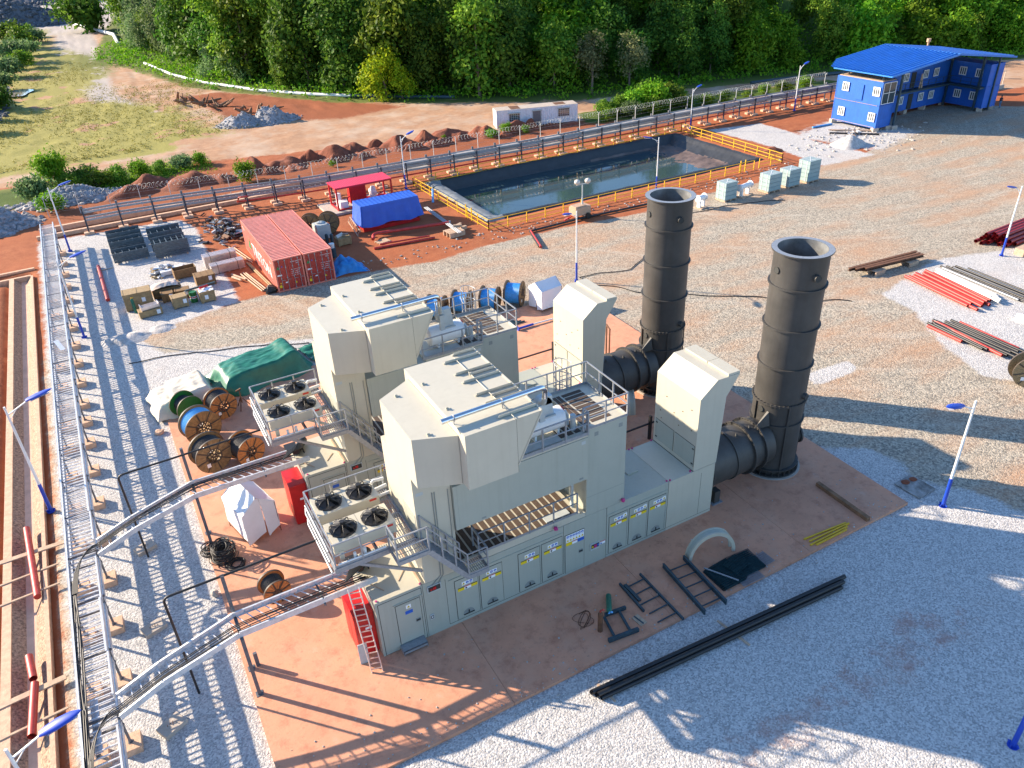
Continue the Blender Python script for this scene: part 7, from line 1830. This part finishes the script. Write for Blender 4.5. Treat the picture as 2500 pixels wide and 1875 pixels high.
shrub(2, 7.5, 278, GZ, 4.2, "lone round bush tree on the far grass field beside the pale pipeline", None, "round_tree", "tree", 4.6)
for (x, y, s, v) in ((-17.5, 128, 1.5, 0), (-16.8, 150, 1.5, 2), (-16, 172, 1.7, 3), (-15, 190, 2.0, 3), (-12.5, 203, 1.9, 0), (-13.5, 215, 2.4, 3), (-11, 228, 2.1, 3), (-12.5, 245, 2.5, 0), (-9, 258, 2.0, 3), (-14, 262, 2.6, 2), (-18, 140, 1.4, 1), (-10, 275, 1.8, 0)):
    shrub(v, x, y, GZ+.2, s, ["mid-green bush", "bright green bush", "dark bush", "grey-green bush"][v]+" on the spoil heap at the left edge of the field", "bushes on the spoil heap: %d" % v)
# undergrowth along the forest foot: countless, one object
def scatter(name, m, n, size, posf, label, cat, seed, flat=.4, hh=1.0):
    r = random.Random(seed); vs = []; fs = []; val = []
    for _ in range(n):
        x, y, z, tone = posf(r)
        for _ in range(5):
            p = Vector((x+r.gauss(0, size*1.1), y+r.gauss(0, size*1.1), z+abs(r.gauss(0, size*hh))))
            d = Vector((r.gauss(0, 1), r.gauss(0, 1)-.2, r.gauss(0, .5)+flat)).normalized(); a = d.orthogonal().normalized(); a.rotate(Matrix.Rotation(r.uniform(0, 6.28), 3, d)); b = d.cross(a); s = size*r.uniform(.6, 1.2)
            i = len(vs); vs += [p-a*s*.7, p+b*s*.4, p+a*s*.7, p-b*s*.4]; fs.append((i, i+1, i+2, i+3)); val += [min(1, max(0, tone+r.gauss(0, .2)))]*4
    me = bpy.data.meshes.new(name); me.from_pydata([tuple(v) for v in vs], [], fs); me.materials.append(m)
    at = me.attributes.new("leaf", 'FLOAT', 'POINT'); at.data.foreach_set("value", val)
    o = bpy.data.objects.new(name, me); C.objects.link(o); return tag(o, label, cat, None, "stuff")
def under(r):
    (px, py), (tx, ty) = along(r.uniform(100, 440)) or ((38, 118), (1, 0))
    nx_, ny_ = ty, -tx
    o = r.gauss(-5, 6)
    x, y = px+nx_*-o*-1, py+ny_*-o*-1
    if fdist(np.array([x]), np.array([y]))[0] < -5: x, y = px-nx_*4*r.random(), py-ny_*4*r.random()
    z = float(hill_h(np.array([x]), np.array([y]))[0])+GZ
    return x, y, z+r.random()*1.6*max(0, mnoise.noise(Vector((x*.15, y*.15, 0)))+.5), .4+.5*mnoise.noise(Vector((x*.2, y*.2, 3)))
scatter("undergrowth", LEAFB, 6500, .42, under, "leafy undergrowth and creepers along the forest foot", "undergrowth", 5)
def grassf(r):
    while True:
        x, y = r.uniform(-40, 20), 100+r.random()**1.6*120
        if r.random() < .5+1.3*mnoise.noise(Vector((x*.07, y*.05, 2))) and fdist(np.array([x]), np.array([y]))[0] < -3 and not (3 < x and y < 104): return x, y, GZ, .5+.6*mnoise.noise(Vector((x*.1, y*.1, 9)))
scatter("dry_grass", DRYG, 5200, .17, grassf, "dry olive grass tufts on the far left field", "grass", 6, -.2, 1.2)
def greenf(r):
    x = r.uniform(-12, 9); return x, 84.5+r.gauss(0, 2.0)+.15*(x+5), GZ, .5+.4*mnoise.noise(Vector((x, 1, 1)))
scatter("ground_cover", LEAFB, 1100, .16, greenf, "low green weeds under the bushes left of the mounds", "weeds", 8)
# loose stones
r_ = random.Random(9); b = MB()
for _ in range(1250):
    k = r_.random()
    if k < .3:
        x, s = r_.uniform(-5, 26), r_.uniform(.02, .055); y = -4.75+r_.gauss(0, .5) if r_.random() < .75 else r_.uniform(-4.5, -1)
        b.ball((x, y, (.01 if y > -4.73 else GZ+.02)), s, 5, 3, (1, r_.uniform(.6, 1.1), .7), .4); continue
    if k < .5: x, y, s = r_.uniform(-11, 9), r_.uniform(78.5, 83) - .2*0, r_.uniform(.1, .45); x = r_.gauss(-8, 3.5); y = 80.5+r_.gauss(0, 1.2)
    elif k < .6: x, y, s = -13.6-abs(r_.gauss(0, 1.5))-1.2, r_.uniform(-8, 40), r_.uniform(.06, .25)
    elif k < .8: x, y, s = r_.gauss(82, 5), r_.gauss(45, 3), r_.uniform(.05, .22)
    else: x, y, s = r_.uniform(14, 70), r_.uniform(40.2, 42.8), r_.uniform(.04, .14)
    b.ball((x, y, GZ+.02), s, 6, 4, (1, r_.uniform(.6, 1.1), .7), .5)
o = one("loose_stones", b, ROCKW, "loose pale stones scattered over the bare earth", "stones", (0, 0, GZ)); o["kind"] = "stuff"
